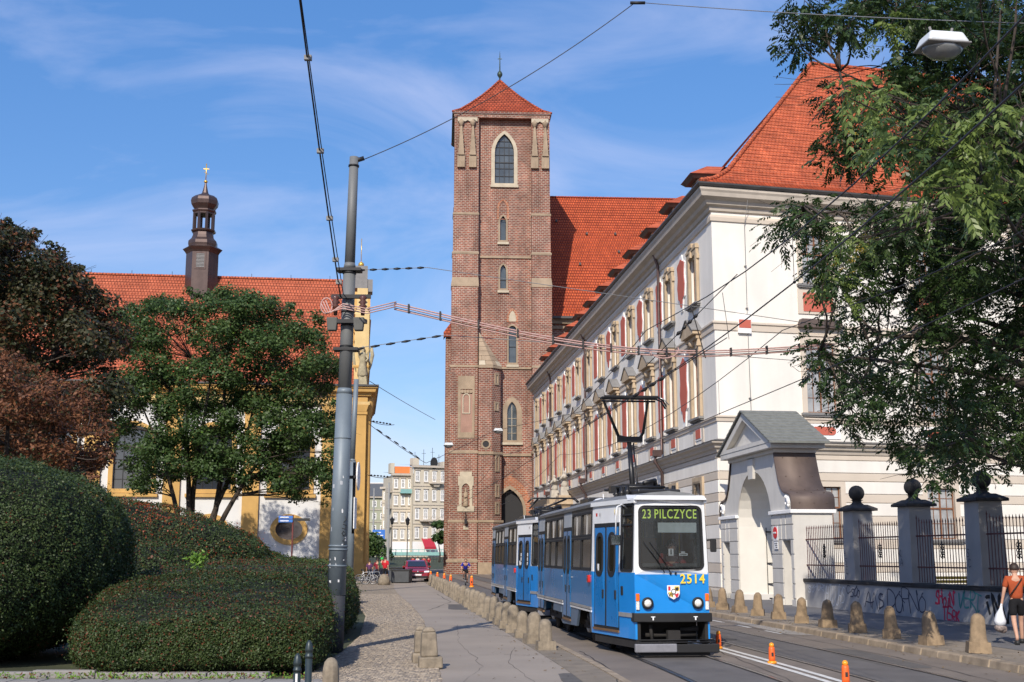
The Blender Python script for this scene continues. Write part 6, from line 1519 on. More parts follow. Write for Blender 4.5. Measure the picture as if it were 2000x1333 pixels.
# limbs: main boughs, then each clump hangs from the nearest bough point
bg_ = MB(); boughs = []
for (a, e, r0) in ((3, at(1790,620,26), .17), (3, at(1600,690,24.5), .12), (5, at(1850,480,26), .15), (4, at(1760,560,27), .12), (6, at(1880,220,25), .15), (6, at(1640,140,26), .11), (7, at(1750,-40,25), .10), (5, at(1930,330,19.5), .09), (4, at(1950,760,25), .10), (6, at(1570,400,25), .08), (8, at(2100,-60,27), .12), (2, at(1900,860,24.5), .07), (4, at(1720,655,26), .19), (5, at(1840,560,30), .13), (3, at(1900,720,31), .11)):
    p = limb_path(tp[a], e, .05, rnd, 10); boughs.append(p); bg_.tube(p, [r0*(1-.85*i/9) for i in range(10)], 7)
for c, q in allC:
    best = min(((pp-c).length, i, j) for i, p in enumerate(boughs) for j, pp in enumerate(p[2:])); p0 = boughs[best[1]][best[2]+2]
    if best[0] > 6: continue
    pt = limb_path(p0, c, .09, rnd, 6); bg_.tube(pt, .032, 5, r1=.010)
    for k in range(4): bg_.tube(limb_path(pt[3+k%3], c+Vector((rnd.gauss(0,1),rnd.gauss(0,1),rnd.gauss(-.2,.8)))*q, .12, rnd, 4), .010, 4, r1=.004)
# thin bare twigs against the sky
for a, e in ((at(1720,130,26), at(1515,190,25)), (at(1720,130,26), at(1510,150,25.5)), (at(1700,60,26), at(1508,40,25.5)), (at(1690,80,26), at(1560,-20,25)), (at(1640,150,26), at(1512,165,25.2)), (at(1700,160,26), at(1520,205,25.5)), (at(1700,860,24), at(1620,800,23.5)), (at(1690,870,24), at(1640,820,23.5))):
    bg_.tube(limb_path(a, e, .10, rnd, 9), .014, 4, r1=.004)
bg_.build('limbs', m_bark, rt_)
Q = np.concatenate(quads)-np.array(TR)[None,None,:]; o = quad_mesh('crown', Q, [L_ash, L_ashB, L_yel], np.concatenate(mids)); o.parent = rt_
# trees behind the camera: out of view, but mirrored in the tram's windscreen
for (x, y, h, lab) in ((12, -13, 11, 'green tree behind the viewpoint, right one, mirrored in the tram windscreen'), (18, -25, 15, 'green tree behind the viewpoint, middle one, mirrored in the tram windscreen'), (24, -14, 14, 'green tree behind the viewpoint, farthest right')):
    C = [(x+rnd.gauss(0,3.0), y+rnd.gauss(0,2.0), h*rnd.uniform(.12,1.0), rnd.uniform(1.0,1.9)) for _ in range(60)]
    tree('street_tree', lab, (x, y, 0), [(x-1, y, h*.8), (x+1.5, y, h*.7)], C, 7000, .34, [L_mid], 1, .7, int(x+60), .6, .3)
# ------------------------------------------------------------ the blue tram, two coupled cars
t_blue = mat('tram_blue_lit', (0.010,0.235,0.66), 0.30, var=0.05, scale=2, coat=0.5)  # brighter copy of the blue, for the better lit nose
t_blueS = mat('tram_blue_side_dimmed', (0.018,0.165,0.40), 0.28, var=0.08, scale=0.8, coat=0.25, streak=0.6)  # same blue dulled: weaker light on the flanks put into the colour
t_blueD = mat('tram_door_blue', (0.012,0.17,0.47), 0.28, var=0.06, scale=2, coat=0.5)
t_white = mat('tram_white', (0.72,0.73,0.74), 0.35, var=0.06, scale=2, coat=0.3)
t_band = mat('tram_window_band', (0.07,0.075,0.08), 0.45, var=0.2, scale=2, streak=.4)
t_grey = mat('tram_grey', (0.34,0.36,0.38), 0.5, var=0.15, scale=2, streak=0.4)
t_skirt = mat('tram_dusty_skirt', (0.10,0.15,0.22), 0.45, var=0.25, scale=1.5, streak=0.6)
t_black = mat('tram_black', (0.014,0.014,0.016), 0.38, var=0.15)
t_rub = mat('tram_rubber', (0.010,0.010,0.011), 0.7, var=0.1)
t_under = mat('tram_underframe', (0.018,0.016,0.015), 0.85, var=0.3, scale=4)
t_fend = mat('tram_fender_grey', (0.20,0.20,0.22), 0.5, var=0.15, scale=6)
t_alu = mat('tram_trim_metal', (0.55,0.55,0.55), 0.35, 0.6, var=0.1)
t_roof = mat('tram_roof', (0.16,0.165,0.17), 0.7, var=0.2)
t_glS = glass_mat('tram_side_glass', (0.30,0.25,0.17), 0.12, 0.10, 0.32, 0.0)
t_glF = glass_mat('tram_windscreen', (0.80,0.85,0.86), 0.50, 0.01, 0.45, 0.12)
t_led = emis('amber_green_led', (0.55,0.72,0.10), 1.5)
t_yel = mat('tram_yellow', (0.80,0.46,0.02), 0.4, var=0.05)
t_num = mat('yellow_numerals', (0.85,0.62,0.05), 0.45, var=0.05)
t_seat = mat('orange_brown_interior', (0.36,0.12,0.035), 0.6, var=0.2)
t_int = mat('tram_interior_grey', (0.07,0.07,0.07), 0.7, var=0.15)
t_lens = mat('lamp_lens', (0.75,0.72,0.66), 0.12, var=0.5, scale=60, spec=0.9, coat=0.8)
t_amb = mat('amber_lens', (0.90,0.16,0.01), 0.2, var=0.2, scale=60, coat=0.6)
t_redl = mat('red_lens', (0.55,0.02,0.015), 0.25, var=0.15, scale=30, coat=0.5)
t_mir = mat('mirror_face', (0.55,0.70,0.85), 0.05, 1.0, var=0)
skin_m = mat('skin', (0.52,0.30,0.21), 0.55, var=0.08, scale=12, spec=0.35)
LT = 13.4
def hwid(y):
    if y < 2.3: return .74+(1.19-.74)*(y/2.3)
    if y < 11.2: return 1.19
    return 1.19-(1.19-.88)*((y-11.2)/(LT-11.2))
def text_mesh(txt, size, m, name, M, parent, spacing=1.0, ext=.004, bold=0.0, xs=1.0):
    cu = bpy.data.curves.new(name, 'FONT'); cu.body = txt; cu.size = size; cu.align_x = 'CENTER'; cu.align_y = 'CENTER'; cu.extrude = ext; cu.offset = bold; cu.space_character = spacing; cu.resolution_u = 3
    tmp = bpy.data.objects.new(name, cu); COL.objects.link(tmp); dg = bpy.context.evaluated_depsgraph_get()
    me = bpy.data.meshes.new_from_object(tmp.evaluated_get(dg)); bpy.data.objects.remove(tmp)
    me.transform(M @ Matrix.Diagonal((xs,1,1,1))); me.materials.clear(); me.materials.append(m)
    o = bpy.data.objects.new(name, me); COL.objects.link(o); o.parent = parent; return o
UP = Matrix.Rotation(math.radians(90), 4, 'X')
def tram_car(loc, rz, label, lead):
    R = empty('tram_car', loc, rz, label=label, cat='tram', group='the two coupled blue tram cars'); ORG[R.name] = (0,0,0)
    def B(name, m, fn, parent=R, bevel=0.0, recalc=False):
        b = MB(); fn(b); return b.build(name, m, parent, bevel=bevel, recalc=recalc)
    zt, zb_, zw = 2.98, .30, 1.60       # roof edge, skirt, belt line
    tumble = lambda z: .012*max(0, z-1.6)*3.0
    def side(sg): return lambda a, b_, d: (sg*(hwid(a)-tumble(b_)-d), a, b_)
    segs_mid = 2.3, 11.2
    # ---- left and right flanks: belt-down panels, pillars, roof edge; openings for glass and doors
    doorF = (.80, 2.18); doorM = (5.15, 6.35)
    doorR = (9.9, 11.1)
    wins = [(2.38,3.68),(3.74,5.06),(6.44,7.62),(7.68,8.80),(8.86,9.84)]
    low, mid_, up = 1.62, 2.32, 2.86
    for sg in (-1, 1):
        S = side(sg)
        # upper panels with window openings
        def upper(b, y0, y1, holes): b.plate(rect(y0, y1, 1.6, zt), holes, .04, fn=S)
        hl = [rrect(a, c, low+.02, mid_-.02, .05, 3) for a, c in wins]+[rrect(a, c, mid_+.04, up, .04, 3) for a, c in wins]
        hl += [rect(doorM[0], doorM[1], 1.601, 2.60), rect(doorR[0], doorR[1], 1.601, 2.60)]
        B('side_window_band', t_band, lambda b: upper(b, 2.3, 11.2, hl))
        B('cab_side_panel', t_white, lambda b: b.plate(rect(0.02, 2.3, 1.6, zt), [rrect(.10, .68, 1.64, 2.93, .07, 4), rect(doorF[0], doorF[1], 1.601, 2.60)], .04, fn=S))
        B('tail_side_panel', t_grey, lambda b: b.plate(rect(11.2, LT, 1.6, zt), [rrect(11.35, 12.3, low+.02, up, .06, 3), rrect(12.42, 13.2, low+.02, up, .06, 3)], .04, fn=S))
        # belt-down
        lowholes = [rect(doorM[0], doorM[1], .45, 1.599), rect(doorR[0], doorR[1], .45, 1.599)]
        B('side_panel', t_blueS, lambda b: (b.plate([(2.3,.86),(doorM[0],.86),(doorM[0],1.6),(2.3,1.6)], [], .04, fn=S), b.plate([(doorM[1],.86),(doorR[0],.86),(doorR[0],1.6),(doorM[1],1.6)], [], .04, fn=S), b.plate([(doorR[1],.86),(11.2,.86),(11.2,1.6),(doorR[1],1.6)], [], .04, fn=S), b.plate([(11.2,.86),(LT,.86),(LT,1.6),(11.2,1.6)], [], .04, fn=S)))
        B('cab_lower_panel', t_blue, lambda b: b.plate([(0.0,.33),(2.3,.33),(2.3,1.6),(doorF[1],1.6),(doorF[1],.47),(doorF[0],.47),(doorF[0],1.6),(0.0,1.6)], [], .04, fn=S))
        B('skirt', t_skirt, lambda b: (b.plate([(4.35,.35),(6.45,.30),(6.75,.80),(3.95,.80)], [], .05, fn=S), b.plate([(6.75,.55),(8.1,.55),(8.0,.80),(6.75,.80)], [], .05, fn=S), b.plate([(10.0,.33),(13.3,.38),(LT,.80),(9.7,.80)], [], .05, fn=S), b.plate([(2.3,.33),(2.42,.33),(2.62,.80),(2.3,.80)], [], .05, fn=S)))
        B('trim_strip', t_alu, lambda b: (b.plate(rect(2.3,doorM[0],.80,.855), [], .02, fn=lambda a,z,d: S(a,z,d-.025)), b.plate(rect(doorM[1],11.2,.80,.855), [], .02, fn=lambda a,z,d: S(a,z,d-.025)), b.plate(rect(11.2,LT,.80,.855), [], .02, fn=lambda a,z,d: S(a,z,d-.025)), b.plate(rect(.02,.78,.74,.82), [], .02, fn=lambda a,z,d: S(a,z,d-.02))))
        B('trim_strip', t_white, lambda b: (b.plate(rect(2.3,doorM[0],.745,.785), [], .02, fn=lambda a,z,d: S(a,z,d-.018)), b.plate(rect(doorM[1],11.2,.745,.785), [], .02, fn=lambda a,z,d: S(a,z,d-.018))))
        # roof edge rail
        B('roof_gutter', t_band, lambda b: (b.plate(rect(2.3,11.2,zt-.02,zt+.05), [], .05, fn=lambda a,z,d: S(a,z,d-.04)), b.plate(rect(11.2,LT,zt-.02,zt+.05), [], .05, fn=lambda a,z,d: S(a,z,d-.04))))
        B('cab_roof_edge', t_white, lambda b: b.plate(rect(-.03,2.3,zt-.02,zt+.07), [], .06, fn=lambda a,z,d: S(a,z,d-.05)))
        # windows
        for a, c in wins:
            f = B('window', t_rub, lambda b: (b.plate(rrect(a-.02, c+.02, low, mid_, .06, 3), [rrect(a+.03, c-.03, low+.05, mid_-.04, .05, 3)], .03, fn=lambda q,z,d: S(q,z,d-.012)), b.plate(rrect(a-.02, c+.02, mid_+.02, up+.02, .05, 3), [rrect(a+.03, c-.03, mid_+.07, up-.03, .04, 3)], .03, fn=lambda q,z,d: S(q,z,d-.012))))
            B('pane', t_glS, lambda b: b.plate(rect(a, c, low+.02, mid_-.01), [], .008, fn=lambda q,z,d: S(q,z,d+.012)), f)
            B('pane', t_glS, lambda b: (b.plate(rect(a, c, mid_+.03, up), [], .008, fn=lambda q,z,d: S(q,z,d+.012))), f)
            B('slider_bar', t_alu, lambda b: b.plate(rect((a+c)/2-.018,(a+c)/2+.018, mid_+.05, up-.01), [], .02, fn=lambda q,z,d: S(q,z,d-.008)), f)
        for a, c in ((11.35,12.3),(12.42,13.2)): B('pane', t_glS, lambda b: b.plate(rect(a, c, low+.02, up), [], .008, fn=lambda q,z,d: S(q,z,d+.015)))
        f = B('cab_side_window', t_rub, lambda b: b.plate(rrect(.07,.71,1.61,2.96,.08,4), [rrect(.12,.66,1.66,2.91,.06,4)], .03, fn=lambda q,z,d: S(q,z,d-.012)))
        B('pane', t_glF, lambda b: b.plate(rect(.1,.68,1.64,2.93), [], .008, fn=lambda q,z,d: S(q,z,d+.012)), f)
        B('sash_bar', t_rub, lambda b: (b.plate(rect(.12,.66,2.52,2.56), [], .02, fn=lambda q,z,d: S(q,z,d-.006)), b.plate(rect(.12,.66,2.72,2.75), [], .02, fn=lambda q,z,d: S(q,z,d-.006))), f)
        if sg < 0:
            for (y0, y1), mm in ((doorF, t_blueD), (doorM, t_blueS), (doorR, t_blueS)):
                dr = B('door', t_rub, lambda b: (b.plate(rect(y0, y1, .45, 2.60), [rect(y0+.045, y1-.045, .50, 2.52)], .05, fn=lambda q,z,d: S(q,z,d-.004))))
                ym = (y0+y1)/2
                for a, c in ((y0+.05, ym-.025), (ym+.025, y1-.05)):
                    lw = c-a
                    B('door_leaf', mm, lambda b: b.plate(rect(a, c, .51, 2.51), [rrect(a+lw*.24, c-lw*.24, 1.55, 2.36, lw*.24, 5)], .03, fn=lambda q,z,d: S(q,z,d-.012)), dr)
                    B('door_window_rubber', t_rub, lambda b: b.plate(rrect(a+lw*.18, c-lw*.18, 1.50, 2.41, lw*.28, 5), [rrect(a+lw*.27, c-lw*.27, 1.59, 2.33, lw*.2, 5)], .02, fn=lambda q,z,d: S(q,z,d-.022)), dr)
                    B('door_pane', t_glS, lambda b: b.plate(rect(a+lw*.2, c-lw*.2, 1.53, 2.38), [], .008, fn=lambda q,z,d: S(q,z,d+.004)), dr)
                    B('door_handle', t_rub, lambda b: b.plate(rrect(a+lw*.12, a+lw*.22, 1.06, 1.24, .015, 2), [], .03, fn=lambda q,z,d: S(q,z,d-.028)), dr)
                B('door_seal', t_rub, lambda b: b.plate(rect(ym-.028, ym+.028, .48, 2.53), [], .03, fn=lambda q,z,d: S(q,z,d-.02)), dr)
                B('door_step', mat('brass_step', (0.22,0.13,0.07), 0.5, 0.4), lambda b: b.plate(rect(y0, y1, .41, .455), [], .05, fn=lambda q,z,d: S(q,z,d-.03)), dr)
                B('over_door_panel', t_white if y0 < 1 else t_grey, lambda b: b.plate(rect(y0, y1, 2.60, zt-.03), [], .03, fn=lambda q,z,d: S(q,z,d-.008)), dr)
                if y0 < 1:
                    B('notice', m_stick, lambda b: b.plate(rect(y1-.30, y1-.20, 1.62, 1.76), [], .004, fn=lambda q,z,d: S(q,z,d-.0)), dr)
                    if not lead:
                        for zz in (1.62, 1.76, 1.90):
                            for q0 in (y0+.22, ym+.2): B('notice', m_stick, lambda b: b.plate(rect(q0, q0+.16, zz, zz+.11), [], .004, fn=lambda q,z,d: S(q,z,d-.0)), dr)
        else:
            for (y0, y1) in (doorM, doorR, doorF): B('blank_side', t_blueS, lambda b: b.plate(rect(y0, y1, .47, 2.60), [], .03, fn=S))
        B('red_marker_lamp', t_redl, lambda b: b.plate(rrect(2.46, 2.62, 1.36, 1.52, .03, 3), [], .05, fn=lambda q,z,d: S(q,z,d-.05)))
        B('door_button', t_alu, lambda b: (b.plate(rect(6.50,6.60,1.42,1.45), [], .02, fn=lambda q,z,d: S(q,z,d-.015)), b.plate(rect(4.92,5.02,1.42,1.45), [], .02, fn=lambda q,z,d: S(q,z,d-.015))))
        if sg < 0: B('key_panel', t_rub, lambda b: b.plate(rrect(.58,.68,1.15,1.33,.02,2), [], .02, fn=lambda q,z,d: S(q,z,d-.012)))
    # ---- nose: slightly bowed and raked
    bow = lambda x: -.075*(1-(x/.74)**2)
    def FN(extra=0.0): return lambda a, z, d: (a*(1-.045*max(0, z-.9)/2), bow(a)+.03*max(0, z-1.6)+d-extra, z)
    def fr(z0, z1, xw=.74, n=8):   # outline split so the bow follows
        xs = [-xw+2*xw*i/n for i in range(n+1)]; return [(x, z0) for x in xs]+[(x, z1) for x in reversed(xs)]
    wsO = rrect(-.66, .66, 1.655, 2.90, .12, 5); wsI = rrect(-.62, .62, 1.70, 2.86, .09, 5)
    def subdiv(p, n=3):
        o = []
        for i in range(len(p)):
            a, b_ = p[i], p[(i+1)%len(p)]; k = max(1, int(abs(a[0]-b_[0])/.2))
            for j in range(k): o.append((a[0]+(b_[0]-a[0])*j/k, a[1]+(b_[1]-a[1])*j/k))
        return o
    B('front_white_surround', t_white, lambda b: b.plate(fr(1.56, 3.03), [subdiv(wsO)], .05, fn=FN()))
    B('front_panel', t_blue, lambda b: b.plate(fr(.80, 1.57), [], .05, fn=FN(.004)), recalc=False)
    ws = B('windscreen', t_rub, lambda b: b.plate(subdiv(rrect(-.67,.67,1.645,2.91,.125,5)), [subdiv(wsI)], .03, fn=FN(.014)))
    def glassf(b):
        n = 8; v = []; F_ = FN(-.012)
        for i in range(n+1):
            x = -.64+1.28*i/n
            for z in (1.68, 2.88): v.append(F_(x, z, 0))
        b.add(v, [(2*i, 2*i+2, 2*i+3, 2*i+1) for i in range(n)], True)
    B('windscreen_glass', t_glF, glassf, ws)
    if lead:
        db = B('destination_box', t_black, lambda b: b.plate(subdiv(rect(-.60,.60,2.60,2.86)), [], .06, fn=FN(-.125)), ws)
        for txt, x, wd in (('23', -.485, 1), ('PILCZYCE', .125, 1)):
            text_mesh(txt, .255, t_led, 'display_text', Matrix.Translation((x*.94, FN(-.085)(x, 2.70, 0)[1], 2.735)) @ UP, db, 1.16, .002, .002, .68)
        B('sun_blind', mat('translucent_blind', (0.62,0.68,0.68), 0.6, var=0.1, scale=5), lambda b: b.box(-.24,.54,.06,.075,2.38,2.575), ws)
        cd_ = B('number_card', m_wh, lambda b: b.box(-.045,.055,.02,.028,1.93,2.065), ws)
        text_mesh('1', .13, m_blk, 'card_text', Matrix.Translation((.005, .014, 1.997)) @ UP, cd_, 1, .001, .006)
        cd_ = B('small_plate', m_wh, lambda b: (b.box(.17,.34,.03,.036,1.93,1.975), b.box(.21,.29,.03,.036,1.985,2.01)), ws)
        B('card_mark', m_blk, lambda b: b.box(.19,.32,.026,.029,1.945,1.96), cd_)
        for s_, x in ((.16,-.22),(.10,-.10)):
            B('wiper', t_rub, lambda b: (b.tube([(x+.06,-.10,1.60),(x-.04,-.085,1.78),(x-.20,-.075,2.02)], .010, 5), b.tube([(x-.02,-.095,1.76),(x-.34,-.07,2.20)], .009, 5)))
        B('wiper_arm_base', t_rub, lambda b: (b.sphere((-.04,-.10,1.59), .025, 6), b.sphere((.06,-.10,1.59), .025, 6)))
        text_mesh('2514', .25, t_num, 'fleet_number', Matrix.Translation((.40, bow(.4)-.022, 1.475)) @ Matrix.Rotation(.11,4,'Z') @ UP, R, 1.12, .003, .004, .95)
        cf = lambda x: bow(x)-.012
        sh = [(-.125,.0),(-.125,-.155),(-.10,-.215),(0,-.27),(.10,-.215),(.125,-.155),(.125,0)]
        crest = B('coat_of_arms', m_wh, lambda b: b.plate([(x+.01, 1.36+z) for x, z in sh][::1], [], .004, fn=lambda a,z,d: (a, cf(0)-.006+d, z)))
        cy_ = mat('crest_gold', (0.80,0.55,0.10), 0.5, var=0); crr = mat('crest_red', (0.55,0.02,0.04), 0.5, var=0)
        q_ = [((-.105,-.02),( -.06,-.02),(-.06,-.10),(-.105,-.10), crr), ((.02,-.02),(.115,-.02),(.115,-.11),(.02,-.11), cy_), ((-.105,-.13),(-.01,-.13),(-.01,-.235),(-.09,-.20), cy_), ((.01,-.13),(.115,-.13),(.09,-.20),(.01,-.24), m_wh)]
        for k, q in enumerate(q_): B('crest_field', q[4], lambda b: b.plate([(p[0]+.01, 1.36+p[1]) for p in q[:4]][::-1], [], .003, fn=lambda a,z,d: (a, cf(0)-.010+d, z)), crest)
        B('crest_disc', m_wh, lambda b: b.plate(oval(.01,1.24,.042,.048,14), [], .003, fn=lambda a,z,d: (a, cf(0)-.015+d, z)), crest)
        B('crest_ring', m_blk, lambda b: b.plate(oval(.01,1.24,.048,.054,14), [oval(.01,1.24,.034,.040,14)], .003, fn=lambda a,z,d: (a, cf(0)-.018+d, z)), crest)
        B('crest_eagle', m_blk, lambda b: (b.plate([(.055,1.33),(.075,1.315),(.10,1.33),(.115,1.29),(.09,1.262),(.078,1.25),(.066,1.262),(.04,1.29)], [], .003, fn=lambda a,z,d: (a, cf(0)-.016+d, z))), crest)
        text_mesh('W', .10, m_blk, 'crest_letter', Matrix.Translation((-.045, cf(0)-.016, 1.175)) @ UP, crest, 1, .001, .002)
        B('crest_lion', crr, lambda b: b.plate([(.03,1.22),(.05,1.19),(.08,1.20),(.10,1.225),(.11,1.18),(.09,1.15),(.10,1.125),(.07,1.14),(.05,1.12),(.05,1.16),(.03,1.17)][::-1], [], .003, fn=lambda a,z,d: (a, cf(0)-.016+d, z)), crest)
    else:
        text_mesh('377', .12, m_blk, 'fleet_number', Matrix.Translation((-hwid(1.0)+tumble(2.75)-.014, 1.0, 2.80)) @ Matrix.Rotation(math.radians(-90)-math.atan(.1957),4,'Z') @ UP, R, 1.1, .002)
    if lead:
        Mx = Matrix.Translation((-hwid(1.05)+tumble(2.8)-.017, 1.02, 2.80)) @ Matrix.Rotation(math.radians(-90)-math.atan(.1957)*-1*-1,4,'Z') @ UP
        text_mesh('2514', .15, t_num, 'fleet_number', Mx, R, 1.05, .002, .003)
        Mx = Matrix.Translation((-hwid(1.85)+tumble(2.8)-.017, 1.85, 2.78)) @ Matrix.Rotation(math.radians(-90)-math.atan(.1957),4,'Z') @ UP
        text_mesh('MPK', .10, m_blk, 'operator_mark', Mx, R, 1.05, .002); B('operator_logo', t_redl, lambda b: b.plate(rect(2.0,2.08,2.75,2.82), [], .003, fn=lambda q,z,d: side(-1)(q,z,d-.012)))
    # lamps
    for sg in (-1, 1):
        x = sg*.50
        hl_ = B('headlight', t_rub, lambda b: b.lathe([(.085,-.005),(.112,0),(.115,.03),(.10,.045),(.082,.045)], 22, M=Matrix.Translation((x, bow(x)+.005, 1.02)) @ UP, smooth=True))
        B('lens', t_lens, lambda b: b.lathe([(.084,.02),(.07,.045),(.04,.060),(.005,.066)], 18, M=Matrix.Translation((x, bow(x)+.005, 1.02)) @ UP, smooth=True), hl_)
        B('indicator_lamp', t_amb, lambda b: b.box(sg*.69-.035, sg*.69+.035, bow(.69)-.04, bow(.69)+.02, 1.06, 1.20), bevel=.008)
        B('indicator_lamp', t_lens, lambda b: b.box(sg*.69-.032, sg*.69+.032, bow(.69)-.035, bow(.69)+.02, .89, 1.05), bevel=.008)
    B('bumper', t_rub, lambda b: b.add([(-.78,.25,.66),(-.78,-.06,.66),(-.4,-.15,.66),(0,-.17,.66),(.4,-.15,.66),(.78,-.06,.66),(.78,.25,.66)]+[(-.78,.25,.83),(-.78,-.06,.83),(-.4,-.15,.83),(0,-.17,.83),(.4,-.15,.83),(.78,-.06,.83),(.78,.25,.83)], [(i,i+1,8+i,7+i) for i in range(6)]+[tuple(range(7,14)), tuple(reversed(range(7)))]), bevel=.015)
    for sg in (-1,1): B('bumper_mark', m_wh, lambda b: (b.box(sg*.42-.04,sg*.42+.04,-.17,-.15,.755,.77), b.box(sg*.42-.012,sg*.42+.012,-.172,-.15,.70,.756)))
    # under-nose cavity with coupler
    B('nose_cavity', t_under, lambda b: (b.box(-.62,.62,.55,.6,.25,.8), b.box(-.70,-.64,-.02,.6,.28,.8), b.box(.64,.70,-.02,.6,.28,.8), b.box(-.64,.64,0,.6,.78,.8)))
    B('coupler', t_under, lambda b: (b.tube([(0,.5,.45),(0,-.05,.42)], .06, 8), b.box(-.12,.12,-.12,.05,.32,.50), b.tube([(-.5,.2,.40),(.5,.2,.40)], .045, 7), b.tube([(-.42,.1,.60),(-.40,.05,.30)], .035, 6), b.tube([(.2,.2,.5),(.55,.15,.52)], .05, 6)))
    B('nose_corner', t_blue, lambda b: [b.plate([(0,.33),(.07,.33),(.07,.80),(0,.80)], [], .04, fn=lambda a,z,d: (s*(.74-a), bow(.72)+d, z)) for s in (-1,1)])
    B('lifeguard', t_fend, lambda b: (b.box(-.80,.02,-.26,-.16,.10,.26),), bevel=.02)
    B('lifeguard_board', t_rub, lambda b: (b.box(.02,.86,-.24,-.15,.09,.25)), bevel=.015)
    B('lifeguard_rails', t_rub, lambda b: (b.tube([(-.78,-.20,.285),(.80,-.18,.285)], .014, 5), b.tube([(-.76,-.14,.325),(.78,-.12,.325)], .014, 5), b.tube([(-.70,-.2,.27),(-.6,.2,.34)], .02, 5), b.tube([(.70,-.2,.27),(.6,.2,.34)], .02, 5), b.box(-.7,.7,-.12,.1,.03,.08)))
    B('side_rail_board', t_under, lambda b: (b.plate(rect(.0,2.2,.16,.33), [], .05, fn=lambda a,z,d: (-(hwid(a)-.03-d), a, z)), b.plate(rect(.0,2.2,.16,.33), [], .05, fn=lambda a,z,d: ((hwid(a)-.03-d), a, z))))
    # tail
    B('rear_wall', t_blueS, lambda b: b.plate(rect(-.88,.88,.35,zt), [rrect(-.6,.6,1.7,2.8,.1,4)], .04, fn=lambda a,z,d: (a*(1-.0*z), LT-d, z)))
    B('rear_window', t_glS, lambda b: b.box(-.62,.62,LT-.03,LT-.02,1.68,2.82))
    # floor, roof, ceiling
    def outline(z, inset=.03, n=1): return [(-(hwid(0)-inset),0.05,z),(-(hwid(2.3)-inset),2.3,z),(-(hwid(11.2)-inset),11.2,z),(-(hwid(LT)-inset),LT-.03,z),((hwid(LT)-inset),LT-.03,z),((hwid(11.2)-inset),11.2,z),((hwid(2.3)-inset),2.3,z),((hwid(0)-inset),0.05,z)]
    B('floor', t_int, lambda b: b.add(outline(.86), [tuple(range(8))]+[]))
    B('ceiling', t_int, lambda b: b.add(outline(2.93), [tuple(reversed(range(8)))]))
    def roof(b):
        prs = [(0.0,.0),(.06,.06),(.30,.15),(.75,.19)]; rings = [outline(zt+.03+h, .02+i_) for i_, h in prs]
        v = [p for r in rings for p in r]; f = []
        for k in range(3):
            for i in range(8): f.append((k*8+i, (k+1)*8+i, (k+1)*8+(i+1)%8, k*8+(i+1)%8))
        f.append(tuple(range(24,32))); b.add(v, f)
    B('roof', t_roof, roof, recalc=True)
    B('nose_roof', t_white, lambda b: b.add([(-.72,-.10,3.02),(.72,-.10,3.02),(.80,.25,3.02),(-.80,.25,3.02),(-.68,-.06,3.10),(.68,-.06,3.10),(.78,.5,3.14),(-.78,.5,3.14)], [(0,1,5,4),(1,2,6,5),(3,0,4,7),(4,5,6,7)]))
    B('underframe', t_under, lambda b: (b.box(-.95,.95,4.5,9.4,.36,.82), b.box(-.85,.85,.6,12.9,.62,.84)))
    for yb in (3.25, 8.95):
        bg = B('bogie', t_under, lambda b: (b.box(-1.0,-.86,yb-1.15,yb+1.15,.32,.50), b.box(.86,1.0,yb-1.15,yb+1.15,.32,.50), b.box(-.9,.9,yb-.2,yb+.2,.3,.55), b.tube([(-.98,yb-.35,.42),(-.98,yb-.35,.66)], .09, 8), b.tube([(-.98,yb+.35,.42),(-.98,yb+.35,.66)], .09, 8)))
        for yy in (-.90, .90):
            for sg in (-1, 1):
                B('wheel', t_alu if False else t_under, lambda b: b.lathe([(.05,-.07),(.20,-.06),(.33,-.065),(.335,.02),(.36,.03),(.36,.06),(.05,.07)], 20, M=Matrix.Translation((sg*.76, yb+yy, .335)) @ Matrix.Rotation(math.radians(90)*sg, 4, 'Y')), bg)
                B('hub', t_grey, lambda b: b.lathe([(.13,0),(.11,.06),(.04,.09)], 10, M=Matrix.Translation((sg*.90, yb+yy, .335)) @ Matrix.Rotation(math.radians(90)*sg, 4, 'Y')), bg)
    # interior
    for y in (1.0, 1.6, 2.5, 4.4, 6.5, 8.2):
        for sg in (-1, 1): B('handrail', t_yel, lambda b: b.tube([(sg*.42, y, .86),(sg*.42, y, 2.92)], .018, 6))
    for y in (2.9, 3.6, 4.4, 6.9, 7.6, 8.3, 9.0, 11.8):
        for sg in (-1, 1): B('seat', t_seat, lambda b: (b.box(sg*.85-.2, sg*.85+.2, y-.2, y+.2, 1.22, 1.30), b.box(sg*.85-.2, sg*.85+.2, y+.16, y+.22, 1.3, 1.85)), bevel=.03)
    B('cab_partition', t_seat, lambda b: (b.box(-.75,.15,1.9,1.94,.86,2.3), b.box(.2,.85,1.5,1.54,.86,2.5)))
    B('driver_desk', t_int, lambda b: (b.box(-.58,.58,.14,.48,.9,1.72), b.box(-.55,-.1,.10,.3,1.72,1.78), b.box(.1,.55,.10,.3,1.72,1.78)))
    if lead:
        B('driver_seat', t_black, lambda b: (b.box(.0,.42,1.0,1.08,1.3,2.15), b.box(.0,.42,.62,1.05,1.2,1.32)), bevel=.04)
    # mirror on the white arm (left) and black mirror (right)
    if lead:
        ma = B('mirror_arm', t_white, lambda b: b.tube([(-.80,.30,2.86),(-.95,.10,2.93),(-1.06,.02,2.88),(-1.09,.0,2.7),(-1.10,0,2.34)], .014, 6))
        B('mirror', t_rub, lambda b: b.box(-1.20,-1.00,.0,.06,2.13,2.33), ma, bevel=.015); B('mirror_glass', t_mir, lambda b: b.box(-1.185,-1.015,-.006,.001,2.145,2.315), ma)
        ma = B('mirror_arm', t_rub, lambda b: (b.tube([(.72,.1,2.22),(.83,.02,2.24)], .014, 6)))
